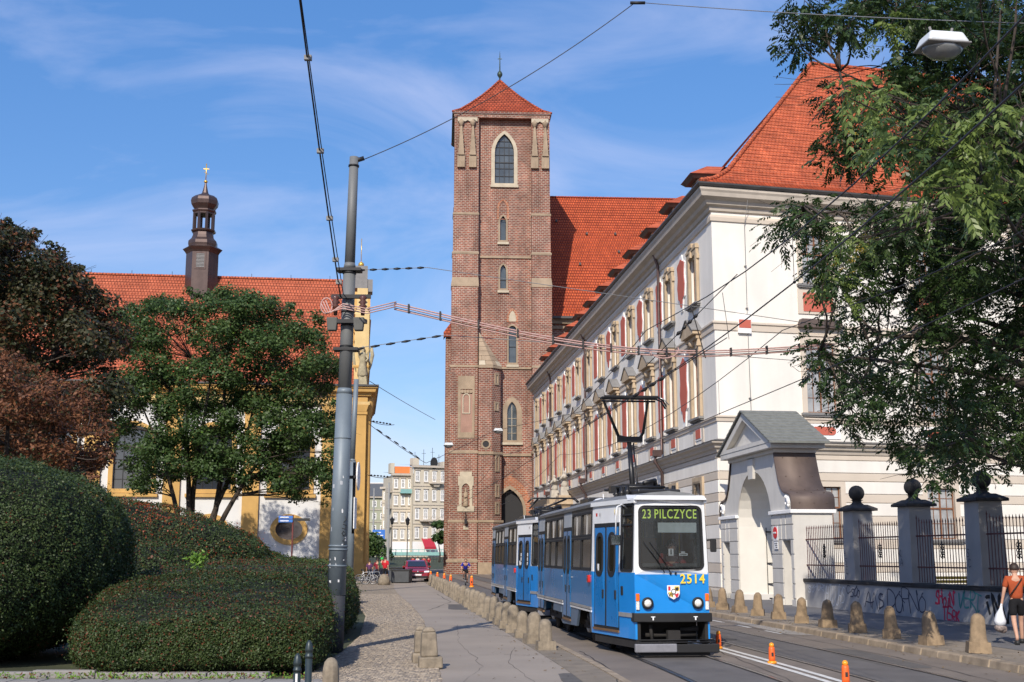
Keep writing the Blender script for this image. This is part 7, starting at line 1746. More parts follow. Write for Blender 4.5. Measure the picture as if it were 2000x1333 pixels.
        B('mirror', t_rub, lambda b: b.box(.80,.92,-.02,.05,2.00,2.26), ma, bevel=.02)
    # roof gear and pantograph
    g_ = B('roof_gear', t_black, lambda b: (b.box(-.45,.45,.9,2.6,3.18,3.28), b.box(-.35,.35,7.5,8.8,3.18,3.42), b.box(-.3,.3,9.6,10.8,3.18,3.36)), bevel=.03)
    for y in (1.1, 1.7, 2.3): 
        for x in (-.5, .5): B('insulator', t_black, lambda b: b.lathe([(.05,3.17),(.09,3.2),(.05,3.23),(.09,3.26),(.05,3.3),(.04,3.4)], 8, (x, y+.6, 0)), g_)
    B('aerial', t_white, lambda b: b.tube([(-.92,2.2,3.03),(-.93,2.2,3.24)], .012, 5))
    B('roof_vent', t_white, lambda b: b.lathe([(.22,3.16),(.24,3.24),(.12,3.32),(.02,3.34)], 12, (-.25, 3.0 if not lead else 6.2, 0)))
    yb = 3.4
    pf = B('pantograph_base', t_black, lambda b: (b.tube([(-.55,yb-.7,3.42),(.55,yb-.7,3.42)], .03, 6), b.tube([(-.55,yb+.7,3.42),(.55,yb+.7,3.42)], .03, 6), b.tube([(-.5,yb-.7,3.42),(-.4,yb+.7,3.42)], .035, 6), b.tube([(.5,yb-.7,3.42),(.4,yb+.7,3.42)], .035, 6), b.box(-.3,.3,yb-.15,yb+.35,3.28,3.52), b.tube([(.12,yb-.5,3.52),(.42,yb-.3,3.60),(.48,yb-.1,3.5)], .05, 6), b.tube([(.1,yb+.2,3.50),(.5,yb+.2,3.50)], .08, 8), b.box(-.62,-.2,yb-.5,yb-.2,3.3,3.46), b.tube([(-.6,yb,3.4),(-.2,yb,3.5),(.2,yb-.1,3.46),(.6,yb,3.5)], .03, 5)))
    if lead:
        el = Vector((.06, yb+.75, 4.62)); hd = 5.44
        B('lower_arm', t_black, lambda b: (b.tube([(-.02,yb+.05,3.50),tuple(el)], .065, 8, r1=.055), b.tube([(.10,yb+.05,3.5),(el.x+.1,el.y,el.z-.1)], .018, 5)), pf)
        B('upper_arm', t_black, lambda b: (b.tube([tuple(el),(-.20,el.y-.05,el.z+.06),(-.74,yb-.35,hd-.06)], .050, 7, r1=.030), b.tube([tuple(el),(.30,el.y-.05,el.z+.0),(.38,el.y-.1,el.z+.14),(.28,yb-.35,hd-.06)], .050, 7, r1=.030), b.box(-.22,.36,el.y-.12,el.y+.04,el.z-.08,el.z+.05)), pf)
        B('elbow_cables', t_black, lambda b: (b.tube([(-.12,el.y,el.z),(-.26,el.y,el.z-.1),(-.24,el.y,el.z-.25),(-.05,el.y,el.z-.2)], .009, 5), b.tube([(.16,el.y,el.z),(.34,el.y,el.z-.05),(.36,el.y,el.z-.2),(.1,el.y,el.z-.15)], .009, 5)), pf)
        B('collector_head', t_black, lambda b: (b.tube([(-.80,yb-.47,hd),(.50,yb-.47,hd),(.60,yb-.47,hd-.05),(.68,yb-.47,hd-.20)], .020, 6), b.tube([(-.80,yb-.22,hd),(.50,yb-.22,hd),(.62,yb-.22,hd-.05),(.72,yb-.22,hd-.22)], .020, 6), b.box(-.74,.5,yb-.50,yb-.44,hd+.01,hd+.045), b.box(-.74,.5,yb-.25,yb-.19,hd+.01,hd+.045), b.tube([(-.78,yb-.47,hd),(-.78,yb-.22,hd)], .02, 5), b.tube([(.45,yb-.47,hd),(.45,yb-.22,hd)], .02, 5), b.tube([(-.78,yb-.35,hd-.07),(.45,yb-.35,hd-.07)], .022, 5)), pf)
        B('collector_horn', t_alu, lambda b: (b.tube([(.50,yb-.47,hd+.01),(.62,yb-.47,hd-.03),(.74,yb-.47,hd-.16)], .013, 5),), pf)
    else:
        B('folded_arm', t_black, lambda b: (b.tube([(-.1,yb+.2,3.55),(-.1,yb+2.4,3.62)], .05, 6), b.tube([(-.3,yb+2.4,3.62),(-.5,yb-1.4,3.78)], .035, 6), b.tube([(.2,yb+2.4,3.62),(.45,yb-1.4,3.78)], .035, 6)), pf)
        B('collector_head', t_black, lambda b: (b.tube([(-.85,yb-1.4,3.66),(-.7,yb-1.4,3.8),(.7,yb-1.4,3.8),(.85,yb-1.4,3.66)], .022, 6), b.tube([(-.85,yb-1.7,3.66),(-.7,yb-1.7,3.8),(.7,yb-1.7,3.8),(.85,yb-1.7,3.66)], .022, 6)), pf)
    return R
ang = math.atan2(0.108, 0.994)
car1 = tram_car((3.13, 24.05, 0.013), ang, 'leading blue and white tram car with raised pantograph and number 2514 on its nose', True)
car2 = tram_car((3.13-.1080*14.45, 24.05+.994*14.45, 0.013), ang, 'second blue tram car coupled behind the leading one, pantograph folded down', False)
# ------------------------------------------------------------ people
def cloth(name, c, v=.12): return mat(name, c, 0.85, var=v, scale=9, spec=0.2, bump=.004, bscale=18)
hair_b = mat('dark_brown_hair', (0.03,0.017,0.012), 0.6, var=0.3, scale=30); hair_l = mat('light_brown_hair', (0.10,0.06,0.035), 0.6, var=0.3, scale=30)
def skinned(name, pts, edges, rad, m, parent, root=0, sub=2):
    me = bpy.data.meshes.new(name); me.from_pydata([tuple(p) for p in pts], edges, []); me.materials.append(m)
    o = bpy.data.objects.new(name, me); COL.objects.link(o)
    sk = o.modifiers.new('skin', 'SKIN'); sk.use_smooth_shade = True
    if not me.skin_vertices: 
        bpy.context.view_layer.objects.active = o
    lay = me.skin_vertices[0].data
    for i, r in enumerate(rad):
        lay[i].radius = (r, r) if not isinstance(r, tuple) else r; lay[i].use_root = (i == root)
    ss = o.modifiers.new('sub', 'SUBSURF'); ss.levels = sub; ss.render_levels = sub
    dg = bpy.context.evaluated_depsgraph_get(); ev = bpy.data.meshes.new_from_object(o.evaluated_get(dg)); 
    o.modifiers.clear(); o.data = ev; ev.name = name
    ev.polygons.foreach_set('use_smooth', [True]*len(ev.polygons)); o.parent = parent; return o
def person(loc, rz, label, J, top, bottom, bottom_to='ankle', sleeves=.5, hair=None, hat=None, group=None, h=1.7, fingers=False, skirt=False, long_hair=False, cat='person'):
    """J: joint positions for a 1.7 m figure in metres, facing -y"""
    R = empty('person', loc, rz, label=label, cat=cat, group=group); ORG[R.name] = (0,0,0); R.scale = (h/1.7,)*3
    V = {k: Vector(p) for k, p in J.items()}
    order = ['pelvis','waist','chest','neck','head0','head1','shL','elL','wrL','shR','elR','wrR','hipL','knL','anL','toL','hipR','knR','anR','toR','haL','haR']
    idx = {k: i for i, k in enumerate(order)}
    if 'haL' not in V: V['haL'] = V['wrL']+(V['wrL']-V['elL']).normalized()*.09
    if 'haR' not in V: V['haR'] = V['wrR']+(V['wrR']-V['elR']).normalized()*.09
    rad = dict(pelvis=(.10,.08), waist=(.10,.075), chest=(.135,.10), neck=.052, head0=.07, head1=.078, shL=.058, elL=.042, wrL=.028, shR=.058, elR=.042, wrR=.028, hipL=.072, knL=.056, anL=.036, toL=.030, hipR=.072, knR=.056, anR=.036, toR=.030, haL=.026, haR=.026)
    E_ = [('pelvis','waist'),('waist','chest'),('chest','neck'),('neck','head0'),('head0','head1'),('chest','shL'),('shL','elL'),('elL','wrL'),('wrL','haL'),('chest','shR'),('shR','elR'),('elR','wrR'),('wrR','haR'),('pelvis','hipL'),('hipL','knL'),('knL','anL'),('anL','toL'),('pelvis','hipR'),('hipR','knR'),('knR','anR'),('anR','toR')]
    bd = skinned('body', [V[k] for k in order], [(idx[a], idx[b_]) for a, b_ in E_], [rad[k] for k in order], skin_m, R)
    hc = (V['head0']+V['head1'])/2; up = (V['head1']-V['head0']).normalized()
    fb = MB(); fb.sphere((hc.x, hc.y, hc.z), .094, 14, sz=1.22); fb.tube([(hc.x, hc.y-.085, hc.z+.01),(hc.x, hc.y-.118, hc.z-.022),(hc.x, hc.y-.09, hc.z-.03)], .012, 5)
    for s in (-1, 1): fb.sphere((hc.x+s*.094, hc.y+.01, hc.z-.005), .022, 6)
    fb.build('head', skin_m, R)
    fb = MB(); [fb.sphere((hc.x+s*.034, hc.y-.086, hc.z+.012), .011, 6) for s in (-1,1)]; fb.box(hc.x-.025, hc.x+.025, hc.y-.096, hc.y-.08, hc.z-.058, hc.z-.05); fb.build('face_features', hair_b, R)
    if fingers:
        fg = MB()
        for s, w_, hh in ((-1,'wrL','haL'),(1,'wrR','haR')):
            d = (V[hh]-V[w_]).normalized(); sd_ = d.cross(Vector((1,0,0))).normalized() if abs(d.x) < .9 else Vector((0,1,0)); dn = d.cross(sd_).normalized()
            for k in range(4):
                b0 = V[hh]-d*.01+sd_*(.030-.020*k); l = (.07,.078,.073,.058)[k]; fg.tube([b0, b0+d*l*.5, b0+d*l*.8-dn*s*.014, b0+d*l*.95-dn*s*.034], .0085, 6, r1=.006)
            b0 = V[w_]+d*.03+sd_*.025; fg.tube([b0, b0+d*.03+sd_*.028, b0+d*.06+sd_*.03], .010, 6, r1=.007)
        fg.build('fingers', skin_m, R)
    tv = {'pelvis': V['pelvis']+Vector((0,0,-.03)), 'waist': V['waist'], 'chest': V['chest'], 'nk': V['chest'].lerp(V['neck'], .5), 'shL': V['shL'], 'eL': V['shL'].lerp(V['elL'], sleeves*2 if sleeves <= .5 else 1), 'shR': V['shR'], 'eR': V['shR'].lerp(V['elR'], sleeves*2 if sleeves <= .5 else 1)}
    o_ = list(tv); ix = {k: i for i, k in enumerate(o_)}; rr = dict(pelvis=(.165,.13), waist=(.145,.112), chest=(.15,.118), nk=.068, shL=.074, eL=.064, shR=.074, eR=.064); ed = [('pelvis','waist'),('waist','chest'),('chest','nk'),('chest','shL'),('shL','eL'),('chest','shR'),('shR','eR')]
    if sleeves > .5:
        for s in 'LR': tv['w'+s] = V['wr'+s]; o_.append('w'+s); ix['w'+s] = len(o_)-1; rr['w'+s] = .038; ed.append(('e'+s,'w'+s)); rr['e'+s] = .052
    skinned('shirt', [tv[k] for k in o_], [(ix[a], ix[b_]) for a, b_ in ed], [rr[k] for k in o_], top, R)
    bv = {'pelvis': V['pelvis']+Vector((0,0,.09)), 'p2': V['pelvis']}; rr = dict(pelvis=(.14,.112), p2=(.145,.118)); ed = [('pelvis','p2')]
    for s in 'LR':
        bv['h'+s] = V['hip'+s]; bv['k'+s] = V['hip'+s].lerp(V['kn'+s], .8) if bottom_to == 'knee' else V['kn'+s]; rr['h'+s] = .104; rr['k'+s] = .085 if bottom_to == 'knee' else .072; ed += [('p2','h'+s),('h'+s,'k'+s)]
        if bottom_to == 'ankle': bv['a'+s] = V['an'+s]; rr['a'+s] = .055; ed.append(('k'+s,'a'+s))
    o_ = list(bv); ix = {k: i for i, k in enumerate(o_)}
    skinned('shorts' if bottom_to == 'knee' else 'trousers', [bv[k] for k in o_], [(ix[a], ix[b_]) for a, b_ in ed], [rr[k] for k in o_], bottom, R)
    hb = MB(); n = 12
    pr_ = [(max(.104*math.sin(a), .002), .118*math.cos(a)) for a in [math.pi*i/14 for i in range(9)]][::-1]
    hb.lathe([(r, z) for r, z in pr_], 14, (hc.x, hc.y+.016, hc.z+.018))
    if long_hair: hb.tube([(hc.x, hc.y+.07, hc.z+.02),(hc.x, hc.y+.10, hc.z-.08),(hc.x, hc.y+.11, hc.z-.22)], [.07,.075,.045], 8)
    hb.build('hair', hat or hair or hair_b, R)
    sb_ = MB()
    for s in 'LR':
        a, t = V['an'+s], V['to'+s]; d = (t-a); d.z = 0; d = d.normalized() if d.length > .01 else Vector((0,-1,0)); c = a+d*.06
        M = Matrix.Translation((c.x, c.y, min(a.z, t.z)-.005)) @ Matrix.Rotation(math.atan2(d.y, d.x), 4, 'Z'); sb_.add([(-.11,-.042,-.045),(.14,-.042,-.045),(.14,.042,-.045),(-.11,.042,-.045),(-.11,-.036,.045),(.02,-.036,.05),(.13,-.03,-.005),(.13,.03,-.005),(.02,.036,.05),(-.11,.036,.045)], [(3,2,1,0),(0,1,6,5,4),(2,3,9,8,7),(1,2,7,6),(4,5,8,9),(5,6,7,8),(3,0,4,9)], True, M)
    sb_.build('shoes', m_blk, R); return R
def pose(kind, k=0.0):
    J = dict(pelvis=(0,0,.94), waist=(0,0,1.08), chest=(0,0,1.28), neck=(0,0,1.44), head0=(0,-.01,1.52), head1=(0,-.01,1.62), shL=(-.17,0,1.38), shR=(.17,0,1.38), hipL=(-.09,0,.88), hipR=(.09,0,.88))
    if kind == 'stand': J.update(elL=(-.24,.03,1.12), wrL=(-.25,-.05,.90), elR=(.24,.03,1.12), wrR=(.25,-.05,.90), knL=(-.10,-.01,.49), anL=(-.11,.02,.09), toL=(-.12,-.13,.05), knR=(.10,-.01,.49), anR=(.11,.02,.09), toR=(.12,-.13,.05))
    if kind == 'walk': J.update(elL=(-.24,.12,1.14), wrL=(-.25,.08,.92), elR=(.24,-.07,1.13), wrR=(.24,-.20,.95), knL=(-.09,-.14,.50), anL=(-.10,-.22,.09), toL=(-.10,-.36,.06), knR=(.09,.06,.48), anR=(.09,.30,.14), toR=(.09,.20,.05))
    if kind == 'armup': J.update(elL=(-.26,-.06,1.15), wrL=(-.12,-.20,1.25), elR=(.24,.03,1.12), wrR=(.25,-.05,.90), knL=(-.10,-.01,.49), anL=(-.11,.02,.09), toL=(-.12,-.13,.05), knR=(.10,-.05,.49), anR=(.11,-.08,.09), toR=(.12,-.22,.05))
    return J
# the tram driver, dim behind the windscreen
Jd = dict(pelvis=(0,.10,.55), waist=(0,.10,.70), chest=(0,.06,.92), neck=(0,.02,1.08), head0=(0,0,1.16), head1=(0,-.01,1.27), shL=(-.18,.04,1.02), shR=(.18,.04,1.02), elL=(-.25,-.10,.80), wrL=(-.18,-.32,.80), elR=(.25,-.10,.80), wrR=(.16,-.32,.82),
     hipL=(-.09,.08,.50), knL=(-.12,-.32,.52), anL=(-.12,-.36,.12), toL=(-.12,-.48,.08), hipR=(.09,.08,.50), knR=(.12,-.32,.52), anR=(.12,-.36,.12), toR=(.12,-.48,.08))
dp = Matrix.Translation((3.13,24.05,.013)) @ Matrix.Rotation(ang,4,'Z') @ Vector((.21,.82,.87))
person(tuple(dp), ang, 'tram driver in dark red top seated behind the windscreen', Jd, cloth('driver_red_top', (0.22,0.03,0.03)), cloth('driver_trousers', (0.03,0.03,0.04)), 'ankle', .5, hair_b, h=1.75, fingers=True)
# the walker at the right edge, back to the camera, carrying a bag
J = pose('walk'); J.update(elR=(.24,.02,1.13), wrR=(.29,.0,.90))
w0 = person((10.62, 25.9, .122), math.radians(168), 'person in rust-orange shirt and black shorts carrying a white plastic bag, right edge', dict(J, head0=(0,-.02,1.52), head1=(0,-.03,1.63)), cloth('rust_orange_cotton', (0.36,0.075,0.028)), cloth('black_cotton', (0.012,0.012,0.014)), 'knee', .42, hair_b, h=1.66, fingers=True, group=None)
# the hanging bag
RW = Matrix.Translation((10.62,25.9,.122)) @ Matrix.Rotation(math.radians(168),4,'Z')
hand = RW @ Vector((.305*.976, .0, .82*.976))
bagm = mat('white_plastic_film', (0.70,0.72,0.76), 0.35, var=0.12, scale=14, bump=.01, bscale=14); bagc = mat('bag_contents', (0.25,0.20,0.18), 0.7, var=0.6, scale=22)
bagE = empty('plastic_bag', tuple(hand), label='white translucent plastic bag hanging from the hand of the person in orange', cat='bag'); ORG[bagE.name] = (0,0,0)
b = MB(); b.tube([(0,0,.03),(-.02,0,-.08),(-.05,0,-.2),(-.06,0,-.33),(-.05,0,-.42)], [.018,.035,.085,.125,.11], 10); b.build('film', bagm, bagE)
b = MB(); b.sphere((-.07,.0,-.47), .115, 10, sz=.8); b.sphere((.0,.02,-.50), .09, 8); b.build('contents', bagc, bagE)
b = MB(); 
sh_, hp_ = RW @ Vector((-.12,.125,1.36)), RW @ Vector((.16,.145,.98))
b.tube([tuple(sh_), tuple((sh_+hp_)/2 + (RW.to_3x3() @ Vector((0,.02,0)))), tuple(hp_)], .012, 4); o = b.build('shoulder_strap', m_blk); o.parent = w0; o.matrix_parent_inverse = (Matrix.Translation((10.62,25.9,.122)) @ Matrix.Rotation(math.radians(168),4,'Z') @ Matrix.Scale(1.66/1.7,4)).inverted()
# person sitting/standing beyond the fence, seen through the bars
person((14.95, 45.4, .35), math.radians(20), 'person in white top with red sleeves seen through the fence bars', pose('stand'), cloth('white_cotton', (0.7,0.7,0.7)), cloth('grey_cotton', (0.1,0.1,0.11)), 'ankle', .5, hair_b, h=1.62)
# crowd by the left church front
grp = 'people walking beside the left church front'
for x, y, rz, lab, top, bot, pz, hh, hat in (
    (-10.3, 88.5, 2.9, 'person in purple jacket nearest the yellow church corner', cloth('purple_cotton', (0.10,0.04,0.10)), cloth('dark_navy_cotton', (0.02,0.02,0.035)), 'stand', 1.62, None),
    (-9.85, 89.5, 3.3, 'person in dark red top, second from the church corner', cloth('dark_red_cotton', (0.22,0.02,0.035)), cloth('dark_navy_cotton', (0.02,0.02,0.035)), 'walk', 1.7, None),
    (-9.3, 87.5, 3.0, 'person in dull green jacket and bright green cap', cloth('dull_green_cotton', (0.05,0.11,0.07)), cloth('dark_navy_cotton', (0.02,0.02,0.035)), 'stand', 1.8, cloth('bright_green_cap', (0.05,0.50,0.10))),
    (-8.9, 86.0, 2.8, 'person in bright red shirt and dark shorts, rightmost of the near walkers', cloth('bright_red_cotton', (0.48,0.02,0.03)), cloth('black_cotton2', (0.012,0.012,0.014)), 'walk', 1.86, None)):
    person((x, y, .005), rz, lab, pose(pz), top, bot, 'knee' if 'shorts' in lab else 'ankle', .5, hair_b, hat, grp, hh)
grp = 'red and white clad group behind the car'
for i, (x, y, lab, c) in enumerate(((-13.6,168,'person in red shirt, leftmost of the group behind the red car',(0.42,0.02,0.03)), (-12.9,167,'person in white shirt, second of the group behind the red car',(0.65,0.62,0.6)), (-12.1,168,'person in red and white, third of the group behind the red car',(0.5,0.05,0.06)), (-11.3,166,'person in dark red shirt, fourth of the group behind the red car',(0.3,0.02,0.03)), (-9.2,169,'person in black jacket right of the red group',(0.03,0.03,0.04)), (-8.5,168,'person in grey top, rightmost behind the red car',(0.2,0.2,0.22)))):
    person((x, y, .0), 3.1, lab, pose('walk' if i % 2 else 'stand'), cloth(f'group_cotton_{"abcdef"[i]}', c), cloth('dark_navy_cotton', (0.02,0.02,0.035)), 'ankle', .5, hair_b, None, grp, 1.78)
grp = 'small far pedestrians near the blue sign'
for i, (x, y, c) in enumerate(((-28.2,212,(0.3,0.05,0.08)),(-27.2,210,(0.6,0.58,0.55)),(-26.0,211,(0.55,0.5,0.45)),(-24.6,209,(0.45,0.25,0.06)),(-23.3,211,(0.05,0.2,0.35)),(-22.5,213,(0.5,0.5,0.5)))):
    person((x, y, ghz(y)), 3.1, ['far pedestrian in wine red by the church edge','far pedestrian in white next to the closed parasol','far pedestrian in cream under the parasol','far pedestrian in mustard below the blue sign','far pedestrian in teal right of the blue sign post','far pedestrian in light grey beside the dark bush'][i], pose('walk' if i % 2 else 'stand'), cloth(f'far_cotton_{"abcdef"[i]}', c), cloth('dark_navy_cotton', (0.02,0.02,0.035)), 'ankle', .5, hair_b, None, grp, 1.8)

# ------------------------------------------------------------ cyclist and bicycles
def ring(b, c, R_, r, axis='x', n=24):
    pts = []
    for i in range(n+1):
        a = 2*math.pi*i/n; pts.append((c[0], c[1]+R_*math.cos(a), c[2]+R_*math.sin(a)))
    b.tube(pts, r, 6)
def bicycle(loc, rz, label, fm, tilt=0.0):
    R = empty('bicycle', loc, rz, label=label, cat='bicycle'); ORG[R.name] = (0,0,0); R.rotation_euler[1] = tilt
    for y in (-.54, .52):
        b = MB(); ring(b, (0,y,.345), .335, .024); w_ = b.build('wheel', t_rub, R)
        b = MB(); ring(b, (0,y,.345), .308, .010); [b.tube([(0,y,.345),(0,y+.30*math.cos(a),.345+.30*math.sin(a))], .003, 3) for a in [2*math.pi*i/14 for i in range(14)]]; b.build('rim_and_spokes', t_alu, w_)
    b = MB(); A, Bv, C_, D_ = (0,-.40,.86), (0,.10,.30), (0,.22,.80), (0,-.46,.66)
    for p, q in ((A,C_),(D_,Bv),(Bv,C_),(A,D_),(Bv,(.04,.52,.345)),(C_,(.04,.52,.345)),(C_,(0,.27,.93))): b.tube([p,q], .018, 6)
    for s in (-1,1): b.tube([D_,(s*.05,-.50,.55),(s*.05,-.54,.345)], .014, 6)
    b.build('frame', fm, R)
    b = MB(); b.tube([(-.29,-.34,1.0),(-.15,-.42,1.02),(0,-.42,1.0),(.15,-.42,1.02),(.29,-.34,1.0)], .013, 6); b.tube([A,(0,-.42,1.0)], .016, 6); b.build('handlebar', t_rub, R)
    b = MB(); b.tube([(0,.12,.95),(0,.25,.955),(0,.38,.97)], [.02,.05,.075], 8); b.build('saddle', t_rub, R)
    b = MB(); b.lathe([(.01,-.01),(.09,-.01),(.09,.01),(.01,.01)], 14, M=Matrix.Translation((.05,.10,.30)) @ Matrix.Rotation(math.radians(90),4,'Y')); b.tube([(.06,.10,.30),(.10,-.02,.18)], .01, 5); b.tube([(-.06,.10,.30),(-.10,.22,.42)], .01, 5); b.box(.08,.17,-.06,.02,.165,.185); b.box(-.17,-.08,.18,.26,.41,.43); b.build('crank', t_alu, R)
    return R
cyx, cyy = -3.05, 80.5
bicycle((cyx, cyy, .01), math.radians(4), 'dark bicycle ridden by the cyclist in blue between the tram tracks', t_black)
Jc = dict(pelvis=(0,.25,1.02), waist=(0,.18,1.15), chest=(0,.04,1.32), neck=(0,-.05,1.46), head0=(0,-.10,1.53), head1=(0,-.12,1.63), shL=(-.18,.0,1.40), shR=(.18,.0,1.40), elL=(-.29,-.12,1.18), wrL=(-.27,-.33,1.04), elR=(.29,-.12,1.18), wrR=(.27,-.33,1.04),
     hipL=(-.09,.22,.96), knL=(-.13,-.13,.80), anL=(-.12,.20,.50), toL=(-.12,.08,.45), hipR=(.09,.22,.96), knR=(.12,-.08,.62), anR=(.12,.0,.25), toR=(.12,-.12,.21))
person((cyx, cyy, .01), math.radians(4), 'cyclist in royal blue jersey riding towards the camera', Jc, cloth('royal_blue_jersey', (0.018,0.025,0.30)), cloth('black_lycra', (0.012,0.012,0.014)), 'knee', .5, hair_l, h=1.72, fingers=True)
for i, (x, y, rz, lab) in enumerate(((-9.95, 83.5, 1.35, 'bicycle leaning by the footway end, left one'), (-9.45, 83.3, 1.7, 'bicycle leaning by the footway end, right one'))): bicycle((x, y, .0), rz, lab, [t_white, t_grey][i], .12)

# ------------------------------------------------------------ red car
m_lampc = emis('car_headlight_lens', (0.9,0.92,1.0), 0.9)
c_red = mat('car_dark_red_paint', (0.26,0.008,0.008), 0.22, 0.1, var=0.04, coat=0.9); c_gl = mat('car_glass', (0.015,0.018,0.022), 0.04, var=0, spec=0.9, coat=0.6)
def car(loc, rz, label, paint):
    R = empty('parked_car', loc, rz, label=label, cat='car'); ORG[R.name] = (0,0,0)
    def B(name, m, fn, parent=R, bevel=0.0, recalc=False): b = MB(); fn(b); return b.build(name, m, parent, bevel=bevel, recalc=recalc)
    # side outline (y from nose 0 to tail 4.3), lofted across the width
    prof = [(-.02,.42),(.02,.62),(.16,.80),(.55,.94),(1.15,1.02),(1.30,1.06),(2.0,1.50),(2.35,1.58),(3.3,1.56),(3.9,1.42),(4.18,1.12),(4.26,.80),(4.24,.42),(4.1,.24),(.15,.22)]
    sect = [(-.89,.0,.90),(-.86,.03,.965),(-.70,.05,1.0),(0,.06,1.01),(.70,.05,1.0),(.86,.03,.965),(.89,.0,.90)]
    def lofts(b):
        v = []; n = len(prof)
        for x, dn, k in sect:
            for (y, z) in prof:
                narrowing = 1-.16*max(0, (z-1.0)/.58); zz = z if z < 1.0 else 1.0+(z-1.0)*(k if abs(x) > .8 else 1); yy = 2.1+(y-2.1)*(k if z < 1.05 else 1)*(.985 if abs(x) > .8 else 1)
                v.append((x*narrowing, yy, zz))
        f = []
        for i in range(len(sect)-1):
            for j in range(n): f.append((i*n+j, i*n+(j+1)%n, (i+1)*n+(j+1)%n, (i+1)*n+j))
        f.append(tuple(range(n))); f.append(tuple(reversed(range((len(sect)-1)*n, len(sect)*n))))
        b.add(v, f, False)
    B('body', paint, lofts, recalc=True, bevel=.03)
    B('windscreen', c_gl, lambda b: b.add([(-.70,1.34,1.085),(.70,1.34,1.085),(.62,1.97,1.475),(-.62,1.97,1.475)], [(0,1,2,3)], M=Matrix.Translation((0,-.035,.03))))
    for s in (-1, 1):
        B('side_window', c_gl, lambda b: b.add([(s*.885,1.55,1.08),(s*.885,2.5,1.08),(s*.83,2.5,1.46),(s*.83,2.05,1.46)], [(0,1,2,3)])); B('side_window', c_gl, lambda b: b.add([(s*.885,2.58,1.08),(s*.885,3.75,1.10),(s*.83,3.5,1.44),(s*.83,2.58,1.46)], [(0,1,2,3)]))
        B('headlight', m_lampc, lambda b: b.add([(s*.46,.015,.70),(s*.84,.06,.72),(s*.83,.16,.82),(s*.48,.10,.80),(s*.46,.08,.70),(s*.84,.14,.72),(s*.83,.22,.82),(s*.48,.16,.80)], [(0,1,2,3),(0,4,5,1),(1,5,6,2),(2,6,7,3),(3,7,4,0)], M=Matrix.Translation((0,-.05,0))))
        B('mirror', paint, lambda b: b.box(s*.90, s*1.06, 1.50, 1.66, 1.04, 1.16), bevel=.03)
        for y in (.85, 3.45):
            w_ = B('wheel', t_rub, lambda b: b.lathe([(.18,-.10),(.31,-.10),(.335,-.06),(.335,.06),(.31,.10),(.18,.10)], 22, M=Matrix.Translation((s*.80, y, .335)) @ Matrix.Rotation(math.radians(90)*s,4,'Y')))
            B('rim', t_alu, lambda b: b.lathe([(.02,.09),(.08,.11),(.20,.10),(.22,.105)], 14, M=Matrix.Translation((s*.80, y, .335)) @ Matrix.Rotation(math.radians(90)*s,4,'Y')), w_)
    B('grille', t_rub, lambda b: (b.box(-.42,.42,-.03,.05,.62,.72), b.box(-.72,.72,-.04,.05,.28,.44)), bevel=.02)
    B('number_plate', m_wh, lambda b: b.box(-.26,.26,-.06,-.02,.47,.58)); B('badge', t_alu, lambda b: b.lathe([(.05,-.01),(.055,0),(.03,.01)], 14, M=Matrix.Translation((0,-.005,.76)) @ UP)); B('chrome_line', t_alu, lambda b: b.box(-.62,.62,-.05,.0,.255,.275))
    return R
car((-6.95, 90.5, .005), math.radians(8), 'dark red compact SUV with lit headlights facing the camera at the far end', c_red)
# grey dark boxes / planters left of the car
for x, y, w_, d_, h_, lab in ((-7.95, 87.0, 1.25, 3.0, .95, 'long dark grey planter box left of the red car'), (-8.75, 92, 1.0, 3, 1.05, 'second dark grey planter box farther left, beside the walkers')):
    r = empty('planter_box', (x, y, 0), label=lab, cat='planter'); ORG[r.name] = (0,0,0)
    b = MB(); b.box(-w_/2, w_/2, 0, d_, .06, h_-.08); b.build('box', mat('planter_grey', (0.06,0.065,0.07), 0.7, var=0.2), r, bevel=.02); b = MB(); b.box(-w_/2-.05, w_/2+.05, -.05, d_+.05, h_-.08, h_); b.build('rim', m_blk, r); b = MB(); [b.box(sx*(w_/2-.1)-.06, sx*(w_/2-.1)+.06, yy, yy+.12, 0, .06) for sx in (-1,1) for yy in (.1, d_-.22)]; b.build('feet', m_blk, r)
# yellow slatted benches beyond the fence
m_yw = mat('yellow_painted_wood', (0.50,0.30,0.015), 0.6, var=0.12)
for x, y in ((15.3, 42.5), (17.6, 41.0)):
    r = empty('bench', (x, y, .122), .1, label='yellow slatted bench behind the fence, '+('between second and third pillars' if x < 16 else 'right of the third pillar'), cat='bench', group='yellow benches behind the fence'); ORG[r.name] = (0,0,0)
    for i in range(4): b = MB(); b.box(-1.1,1.1,.0,.06,.62+i*.13,.72+i*.13); b.build('back_slat', m_yw, r)
    for i in range(3): b = MB(); b.box(-1.1,1.1,-.5+i*.16,-.37+i*.16,.45,.49); b.build('seat_slat', m_yw, r)
    for s in (-1,1): b = MB(); b.box(s*.9-.03, s*.9+.03, -.45, .08, 0, .45); b.box(s*.9-.03, s*.9+.03, .06,.10,.45,1.1); b.build('leg', m_iron, r)

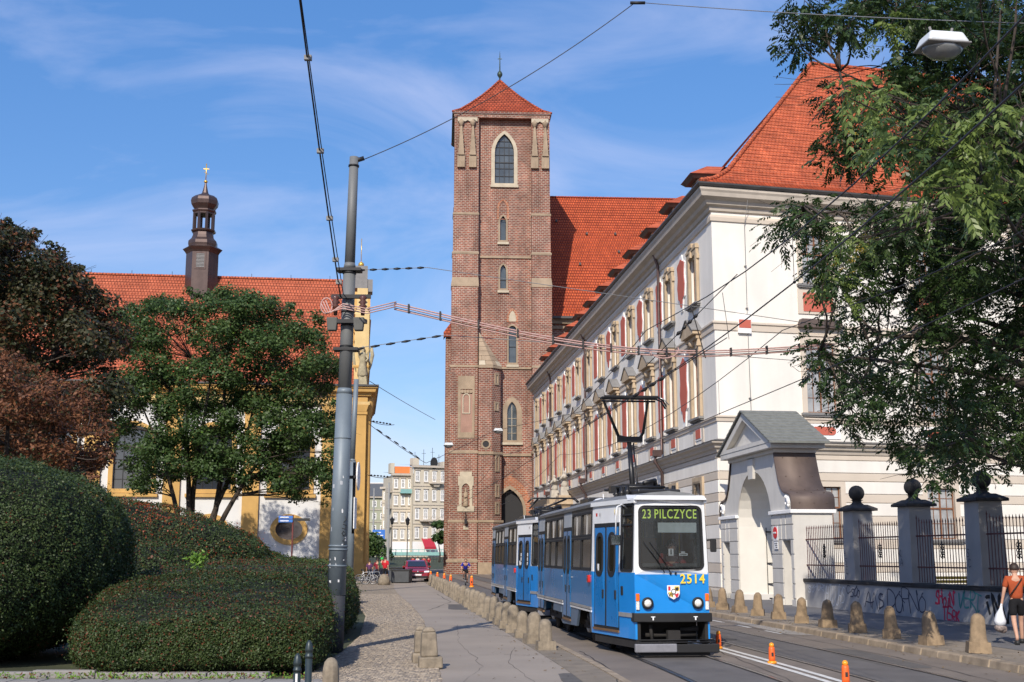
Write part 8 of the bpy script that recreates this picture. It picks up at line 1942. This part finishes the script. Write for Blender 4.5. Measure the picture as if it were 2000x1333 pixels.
# ------------------------------------------------------------ poles, lamps, wires
m_pole = mat('grey_blue_pole_paint', (0.16,0.195,0.225), 0.5, 0.1, var=0.14, scale=2.5, streak=0.5, bump=.002, bscale=20)
m_poleU = mat('upper_pole_paint', (0.15,0.155,0.155), 0.6, 0.1, var=0.14, scale=2.5, streak=0.5)
m_cer = mat('brown_insulator', (0.09,0.03,0.02), 0.3, var=0.1, coat=.4); m_cab = mat('pink_grey_cable', (0.48,0.30,0.27), 0.6, var=0.1, scale=20); m_wire = mat('dark_wire', (0.035,0.03,0.03), 0.5, 0.3, var=0); m_wireL = mat('grey_wire', (0.25,0.25,0.25), 0.5, 0.4, var=0)
bx_, by_ = -3.62, 25.2
tp_ = empty('tram_pole', (bx_, by_, 0), label='tall stepped grey steel tram pole with stickers standing in the hedge', cat='pole')
lean = lambda z: (bx_ + .016*z, by_)
def cyl(name, z0, z1, r0, r1, m, parent=tp_, n=24):
    x0, x1 = lean(z0)[0], lean(z1)[0]; b = MB(); b.tube([(x0,by_,z0),(x1,by_,z1)], r0, n, r1=r1); return b.build(name, m, parent)
cyl('foot', 0, 1.15, .188, .182, mat('shaded_pole_foot', (0.035,0.038,0.045), 0.7, var=0.2))  # bottom of the shaft painted near black for the hedge's shadow on it
cyl('lower_shaft', 1.15, 5.30, .188, .168, m_pole); cyl('step_ring', 5.30, 5.42, .172, .145, m_pole); cyl('middle_shaft', 5.42, 8.02, .143, .132, m_poleU); cyl('step_ring', 8.02, 8.14, .136, .112, m_poleU); cyl('top_shaft', 8.14, 10.52, .112, .098, m_poleU)
for z in (1.72, 2.05, 2.12, 4.35, 6.3, 6.75, 7.05, 7.9, 10.30): cyl('band', z, z+.035, .20 if z < 3 else .178 if z < 5 else .148 if z < 8 else .118, .20 if z < 3 else .178 if z < 5 else .148 if z < 8 else .118, m_pole if z < 5 else m_iron)
random.seed(4)
for k in range(16):   # torn stickers on the shaft
    z = random.uniform(1.3, 3.6); a = math.radians(random.uniform(-150,-25)); r = .188-.006*(z-1.15)+.003; wv = random.uniform(.02,.06); hv = random.uniform(.03,.09); x0 = lean(z)[0]
    b = MB(); v = []
    for i in range(4):
        aa = a+wv/r*(i/3-.5); v += [(x0+r*math.cos(aa), by_+r*math.sin(aa), z+random.uniform(-.01,.01)), (x0+r*math.cos(aa), by_+r*math.sin(aa), z+hv+random.uniform(-.015,.015))]
    b.add(v, [(0,2,3,1),(2,4,5,3),(4,6,7,5)]); b.build('sticker', m_stick if k % 3 else mat('faded_sticker', (0.35,0.37,0.40), 0.7, var=.2), tp_)
b = MB()   # black sprayed tag
for seg in ([(.0,.0),(.10,.06),(.02,.12),(.10,.18)],[(.02,.22),(.11,.26),(.03,.32),(.0,.27),(.05,.22)],[(.0,.38),(.08,.36),(.11,.44),(.02,.46)],[(.03,.5),(.10,.55),(.06,.62)]):
    pts = []
    for (u, z) in seg: a = math.radians(-62)+u/.2*1.0; r = .186; zz = 2.12+z; pts.append((lean(zz)[0]+r*math.cos(a), by_+r*math.sin(a), zz))
    b.tube(pts, .009, 5)
b.build('spray_tag', m_blk, tp_)
# sign seen edge-on behind the pole, higher band clamps, insulators and cable gear
sE = empty('road_sign', (-3.38, 25.75, 3.0), label='disc and rectangular road sign seen edge-on just behind the big pole', cat='sign')
b = MB(); b.lathe([(.001,0),(.30,0),(.30,.025),(.001,.025)], 24, M=Matrix.Translation((-3.27,25.62,3.60)) @ Matrix.Rotation(math.radians(91),4,'Z') @ UP, smooth=False); b.build('disc', m_wh, sE)
b = MB(FRX := Matrix.Translation((-3.30,25.62,2.85)) @ Matrix.Rotation(math.radians(92),4,'Z')); b.box(-.26,.26,0,.02,-.35,.30); b.build('board', m_wh, sE); b = MB(); b.tube([(-3.36,25.72,2.4),(-3.36,25.72,3.9)], .03, 6); b.box(-3.55,-3.3,25.4,25.72,3.55,3.6); b.build('bracket', m_iron, sE)
def wirep(name, pts, r, m, lab, cat='wire', group=None, sag=0.0, n=14, clips=None, parent=None):
    P = []
    for (a, e) in zip(pts, pts[1:]):
        a, e = Vector(a), Vector(e)
        for i in range(n): t = i/n; q = a.lerp(e, t); q.z -= sag*4*t*(1-t); P.append(q)
    P.append(Vector(pts[-1])); b = MB(); b.tube(P, r, 5)
    o = b.build(name, m, parent)
    if parent is None: tag(o, lab, cat, group)
    return o, P
gear = empty('cable_bracket', (bx_+.11, by_, 7.0), label='black cable bracket with brown insulators and looping leads on the big pole', cat='bracket')
b = MB(); b.box(bx_-.22, bx_+.62, by_-.24, by_-.16, 7.32, 7.40); b.box(bx_-.2, bx_+.55, by_-.28, by_-.14, 6.78, 6.86); b.build('crossbar', m_iron, gear)
for dx in (-.12, .46): b = MB(); b.lathe([(.04,7.38),(.10,7.32),(.05,7.28),(.10,7.23),(.05,7.19),(.10,7.14),(.05,7.10),(.04,6.95)], 10, (bx_+dx, by_-.22, 0)); b.build('insulator', m_cer, gear)
for dx in (-.18, .38): b = MB(); b.frus((bx_+dx, by_-.2), .09,.08,.12,.09, 6.62, 6.90); b.build('junction_block', mat('dark_grey_block', (0.11,0.11,0.10), 0.8, var=.2), gear, bevel=.02)
lp = []
for k, off in enumerate((0, .05, .10)):
    wirep('lead', [(bx_-.42+off, by_-.3, 7.20+off*.6), (bx_-.30+off, by_-.34, 6.98), (bx_+.05, by_-.32, 7.08+off), (bx_+.55, by_-.28, 6.98+off), (bx_+1.15, by_-.05, 7.18+off)], .014, m_cab, None, parent=gear, n=3)
b = MB(); ringp = [(bx_-.30+.12*math.cos(a), by_-.3, 7.14+.17*math.sin(a)) for a in [math.pi*2*i/16 for i in range(17)]]; b.tube(ringp, .014, 5); b.build('lead', m_cab, gear)
# steep cable coming down from above on the left
A_, B_ = at(583,-20,17.5), Vector((bx_-.02, by_-.22, 7.35))
o, P = wirep('feeder_cable', [tuple(A_), tuple(B_)], .016, m_wire, 'thick dark cable with clips dropping from the picture top to the pole bracket', sag=.10, n=30)
o2, _ = wirep('feeder_cable', [tuple(A_+Vector((.02,0,.0))), tuple(B_+Vector((.06,0,.05)))], .010, m_wire, None, parent=o, sag=.10, n=30)
for i in (5, 13, 20, 25, 28):
    b = MB(); p = P[i]; b.box(p.x-.05, p.x+.07, p.y-.04, p.y+.04, p.z-.03, p.z+.05); b.build('clip', m_sill, o)
# pole-top wire across to the insulator high over the street
T_ = Vector((lean(10.4)[0]+.1, by_, 10.42)); Iq = at(1240, 6, 24.2)
o, _ = wirep('span_wire', [tuple(T_), tuple(Iq)], .010, m_wire, 'thin wire rising from the pole top to the insulator at the top of the picture', sag=.28, n=20); b = MB(); b.tube([tuple(T_-Vector((.12,0,0))), tuple(T_+Vector((.12,0,.08)))], .05, 7); b.tube([tuple(Iq-Vector((.1,0,-.0))), tuple(Iq+Vector((.22,0,0)))], .035, 7); b.build('insulator', m_iron, o)
wirep('span_wire', [tuple(Iq+Vector((.2,0,0))), tuple(at(2060,48,17)), tuple(at(2500,30,12))], .009, m_wireL, 'thin pale wire from the top insulator across the tree to the right edge', sag=.05)
# pinkish feeder bundle across the street, with clips
E1 = at(1340, 690, 26.2); E2 = at(1620, 676, 27.2); S1 = Vector((bx_+1.1, by_-.05, 7.2)); M1 = at(1080, 664, 25.6)
bun = empty('feeder_bundle', tuple(S1), label='bundle of pinkish feeder cables with clips slung from the pole over the tram', cat='cable')
for k, (dz, dy) in enumerate(((0,0),(.055,.03),(-.07,.05),(-.035,.09))):
    pts = [tuple(S1+Vector((0,dy,dz))), tuple(M1+Vector((0,dy,dz))), tuple(E1+Vector((0,dy,dz))), tuple(E2+Vector((0,dy,dz*.7)))]
    P = []
    V_ = [Vector(p) for p in pts]
    for i in range(3):
        p0 = V_[max(i-1,0)]; p1 = V_[i]; p2 = V_[i+1]; p3 = V_[min(i+2,3)]
        for q in range(14): t = q/14; P.append(.5*((2*p1)+(p2-p0)*t+(2*p0-5*p1+4*p2-p3)*t*t+(3*p1-p0-3*p2+p3)*t**3))
    P.append(V_[-1]); b = MB(); b.tube(P, .016 if k < 3 else .008, 5); b.build('cable', m_cab if k < 3 else m_wire, bun)
    if k == 0:
        for i in range(2, 42, 3):
            p = P[i]; b = MB(); b.box(p.x-.018, p.x+.018, p.y-.03, p.y+.10, p.z-.085, p.z+.10); b.build('clip', m_iron, bun)
b = MB(); c = E2; b.tube([tuple(c),(c.x+.25,c.y,c.z+.08),(c.x+.45,c.y,c.z-.05),(c.x+.52,c.y,c.z-.22)], .014, 5); b.build('cable', m_cab, bun)
b = MB(); c = at(1305,700,26); b.tube([(c.x+.32*math.cos(a)-.1, c.y-.1, c.z+.18+.2*math.sin(a)) for a in [math.pi*1.1+math.pi*i/8 for i in range(9)]], .014, 5); b.build('cable', m_cab, bun)
# hangers that hold the bundle from the span insulators
def insul(p, q, parent, n=4, m=m_iron, r=.03):
    p, q = Vector(p), Vector(q)
    for i in range(n): a = p.lerp(q, (i+.1)/n); e = p.lerp(q, (i+.7)/n); b = MB(); b.tube([tuple(a), tuple(a.lerp(e,.5)), tuple(e)], [r*.5, r, r*.5], 7); b.build('insulator', m, parent)
for (zy, x1, y1, Y1, x2, y2, Y2, lab) in ((7.98, 835, 523, 25.6, 1436, 611, 27, 'upper span wire from the pole across the street with turnbuckle'), (6.25, 870, 655, 25.6, 1560, 705, 27, 'lower span wire from the pole across the street with turnbuckle')):
    a = Vector((lean(zy)[0], by_, zy+.0)); c = at(x1, y1, Y1); e = at(x2, y2, Y2)
    o, _ = wirep('span_wire', [tuple(a), tuple(c), tuple(e), tuple(e+(e-c)*1.2)], .008, m_wireL, lab, n=8); insul(a+Vector((.15,0,0)), c, o, 6)
    b = MB(); b.box(a.x-.26, a.x+.26, a.y-.16, a.y+.16, zy-.03, zy+.03); b.build('clamp', m_iron, o)
# contact and carrying wires over both tracks
ly = list(range(-4, 150, 6))
def cwire(off, hc, hs, lab):
    r = empty('contact_wire', (xc(30,off), 30, hc), label=lab, cat='overhead wire', group='overhead lines above the tram tracks')
    P1 = [(xc(y,off), y, hc) for y in [3+2.5*i for i in range(60)]]; b = MB(); b.tube(P1, .0105, 4); b.build('wire', m_wire, r)
    P2 = []; 
    for i in range(60):
        y = 3+2.5*i; t = ((y-25.2) % 33.0)/33.0; P2.append((xc(y,off), y, hs - .75*4*t*(1-t)))
    b = MB(); b.tube(P2, .0095, 4); b.build('carrying_wire', m_wire, r)
    for i in range(2, 56, 3):
        b = MB(); b.tube([P1[i], P2[i]], .005, 3); b.build('dropper', m_wire, r); b = MB(); b.sphere(P1[i], .022, 5); b.build('dropper_clamp', m_iron, r)
    return r
cwire(-.05, 5.50, 6.75, 'contact and carrying wires above the near track, touching the pantograph'); cwire(2.87, 5.50, 6.75, 'contact and carrying wires above the far right-hand track')
def insul_line(px0, px1, Y, lab):
    a = at(*px0, Y[0]); c = at(*px1, Y[1]); o, _ = wirep('span_wire', [tuple(a), tuple(c)], .010, m_wire, lab); insul(a.lerp(c,.35), a.lerp(c,.6), o, 4, r=.045); return o
insul_line((1262,715),(1440,536),(26.5,24), 'dark cross wire with black insulators in front of the palace upper windows'); insul_line((1150,830),(1420,660),(27.5,23.5), 'dark cross wire with black insulators crossing the lower palace windows')
for (a, c, Y, lab) in (((1350,600),(1378,700),(26,26.1),'short rusty hanger rod dropping from the insulators beside the palace corner'), ((1411,572),(1424,663),(24,24.1),'thin hanger linking two overhead wires before the ivory end wall')):
    o, _ = wirep('hanger_wire', [tuple(at(*a, Y[0])), tuple(at(*c, Y[1]))], .012 if Y[0] > 25 else .006, m_wire, lab)
# wires on the left, between second pole and tower
p2 = empty('tram_pole', (-8.75, 66, 0), label='slimmer grey tram pole farther back, beside the yellow church corner', cat='pole')
for z0, z1, r0, r1 in ((0,7.0,.20,.18),(7.0,7.15,.18,.155),(7.15,11.55,.155,.13)): b = MB(); b.tube([(-8.75,66,z0),(-8.62 if z1 > 11 else -8.70,66,z1)], r0, 16, r1=r1); b.build('shaft', m_pole, p2)
for (a, c, Y, lab, ins) in (((722,745),(850,820),(66,92),'thin grey wire sloping from second pole towards the brick tower, top one',0), ((722,822),(770,830),(66,70),'short dark insulated wire right of the second pole',1), ((720,828),(832,905),(66,86),'dark sagging wire with insulators right of the second pole',1), ((832,905),(962,843),(86,96),'wire rising to the white hanging lamps before the tower',0), ((718,928),(765,932),(66,68),'lowest short dark wire right of the second pole',1)):
    A_, C_ = at(*a, Y[0]), at(*c, Y[1]); o, _ = wirep('span_wire', [tuple(A_), tuple(C_)], .018, m_wire, lab, sag=.1 if ins else .05)
    if ins: insul(A_.lerp(C_,.1), A_.lerp(C_,.9), o, 6, r=.05)
o,_ = wirep('span_wire', [tuple(at(966,842,96)), tuple(at(1168,797,60))], .016, m_wire, 'dark wire running from the hanging lamp past the palace front to the pantograph side')
# hanging lamps
def hlamp(p, s, lab):
    r = empty('hanging_lamp', tuple(p), .15, label=lab, cat='street lamp', group='white lamps hung over the street'); ORG[r.name] = (0,0,0); r.scale = (s,)*3
    b = MB(); b.frus((0,0), .27,.20,.21,.15, .02, .17); b.build('housing', mat('lamp_housing_white', (0.62,0.65,0.66), 0.4, var=.1), r, bevel=.03)
    b = MB(); b.lathe([(.02,-.14),(.14,-.12),(.22,-.05),(.25,.02)], 14, smooth=True, M=Matrix.Diagonal((1.1,.8,1,1))); b.build('diffuser', mat('lamp_bowl_grey', (0.16,0.165,0.165), 0.25, var=.15, coat=.5), r)
    b = MB(); b.box(-.28,.28,-.21,.21,.0,.025); b.build('rim', m_sill, r, bevel=.01)
    b = MB(); [b.tube([(sx*.12,0,.17),(sx*.15,0,.27)], .018, 5) for sx in (-1,1)]; b.build('hooks', m_sill, r)
hlamp(at(1840,95,16), 1.15, 'large white street lamp hanging among the leaves at the top right'); hlamp(at(973,843,96), 1.35, 'small white lamp hanging in front of the brick tower, right one'); hlamp(at(876,871,104), 1.5, 'small white lamp hanging at the left edge of the brick tower')
# blue direction boards on a red post before the oval window
bs = empty('direction_sign', (at(571,1100,78).x, 78, 0), label='blue direction arrows on a dark red post before the oval church window', cat='sign')
x_ = at(571,1050,78).x
b = MB(); b.tube([(x_,78,0),(x_,78,4.5)], .055, 6); b.build('post', mat('dark_red_post', (0.12,0.02,0.015), 0.6), bs)
for dx, z, l_, mm in ((-.9,4.35,.9,m_blue),(-.9,4.12,.9,m_blue),(.0,4.2,1.1,m_blk)): b = MB(); b.box(x_+dx, x_+dx+l_, 77.9, 77.94, z-.09, z+.09); b.build('arrow_board', mm, bs)
for z in (4.35, 4.12): b = MB(); b.box(x_-.8, x_-.25, 77.88, 77.9, z-.03, z+.03); b.build('text_line', m_wh, bs)
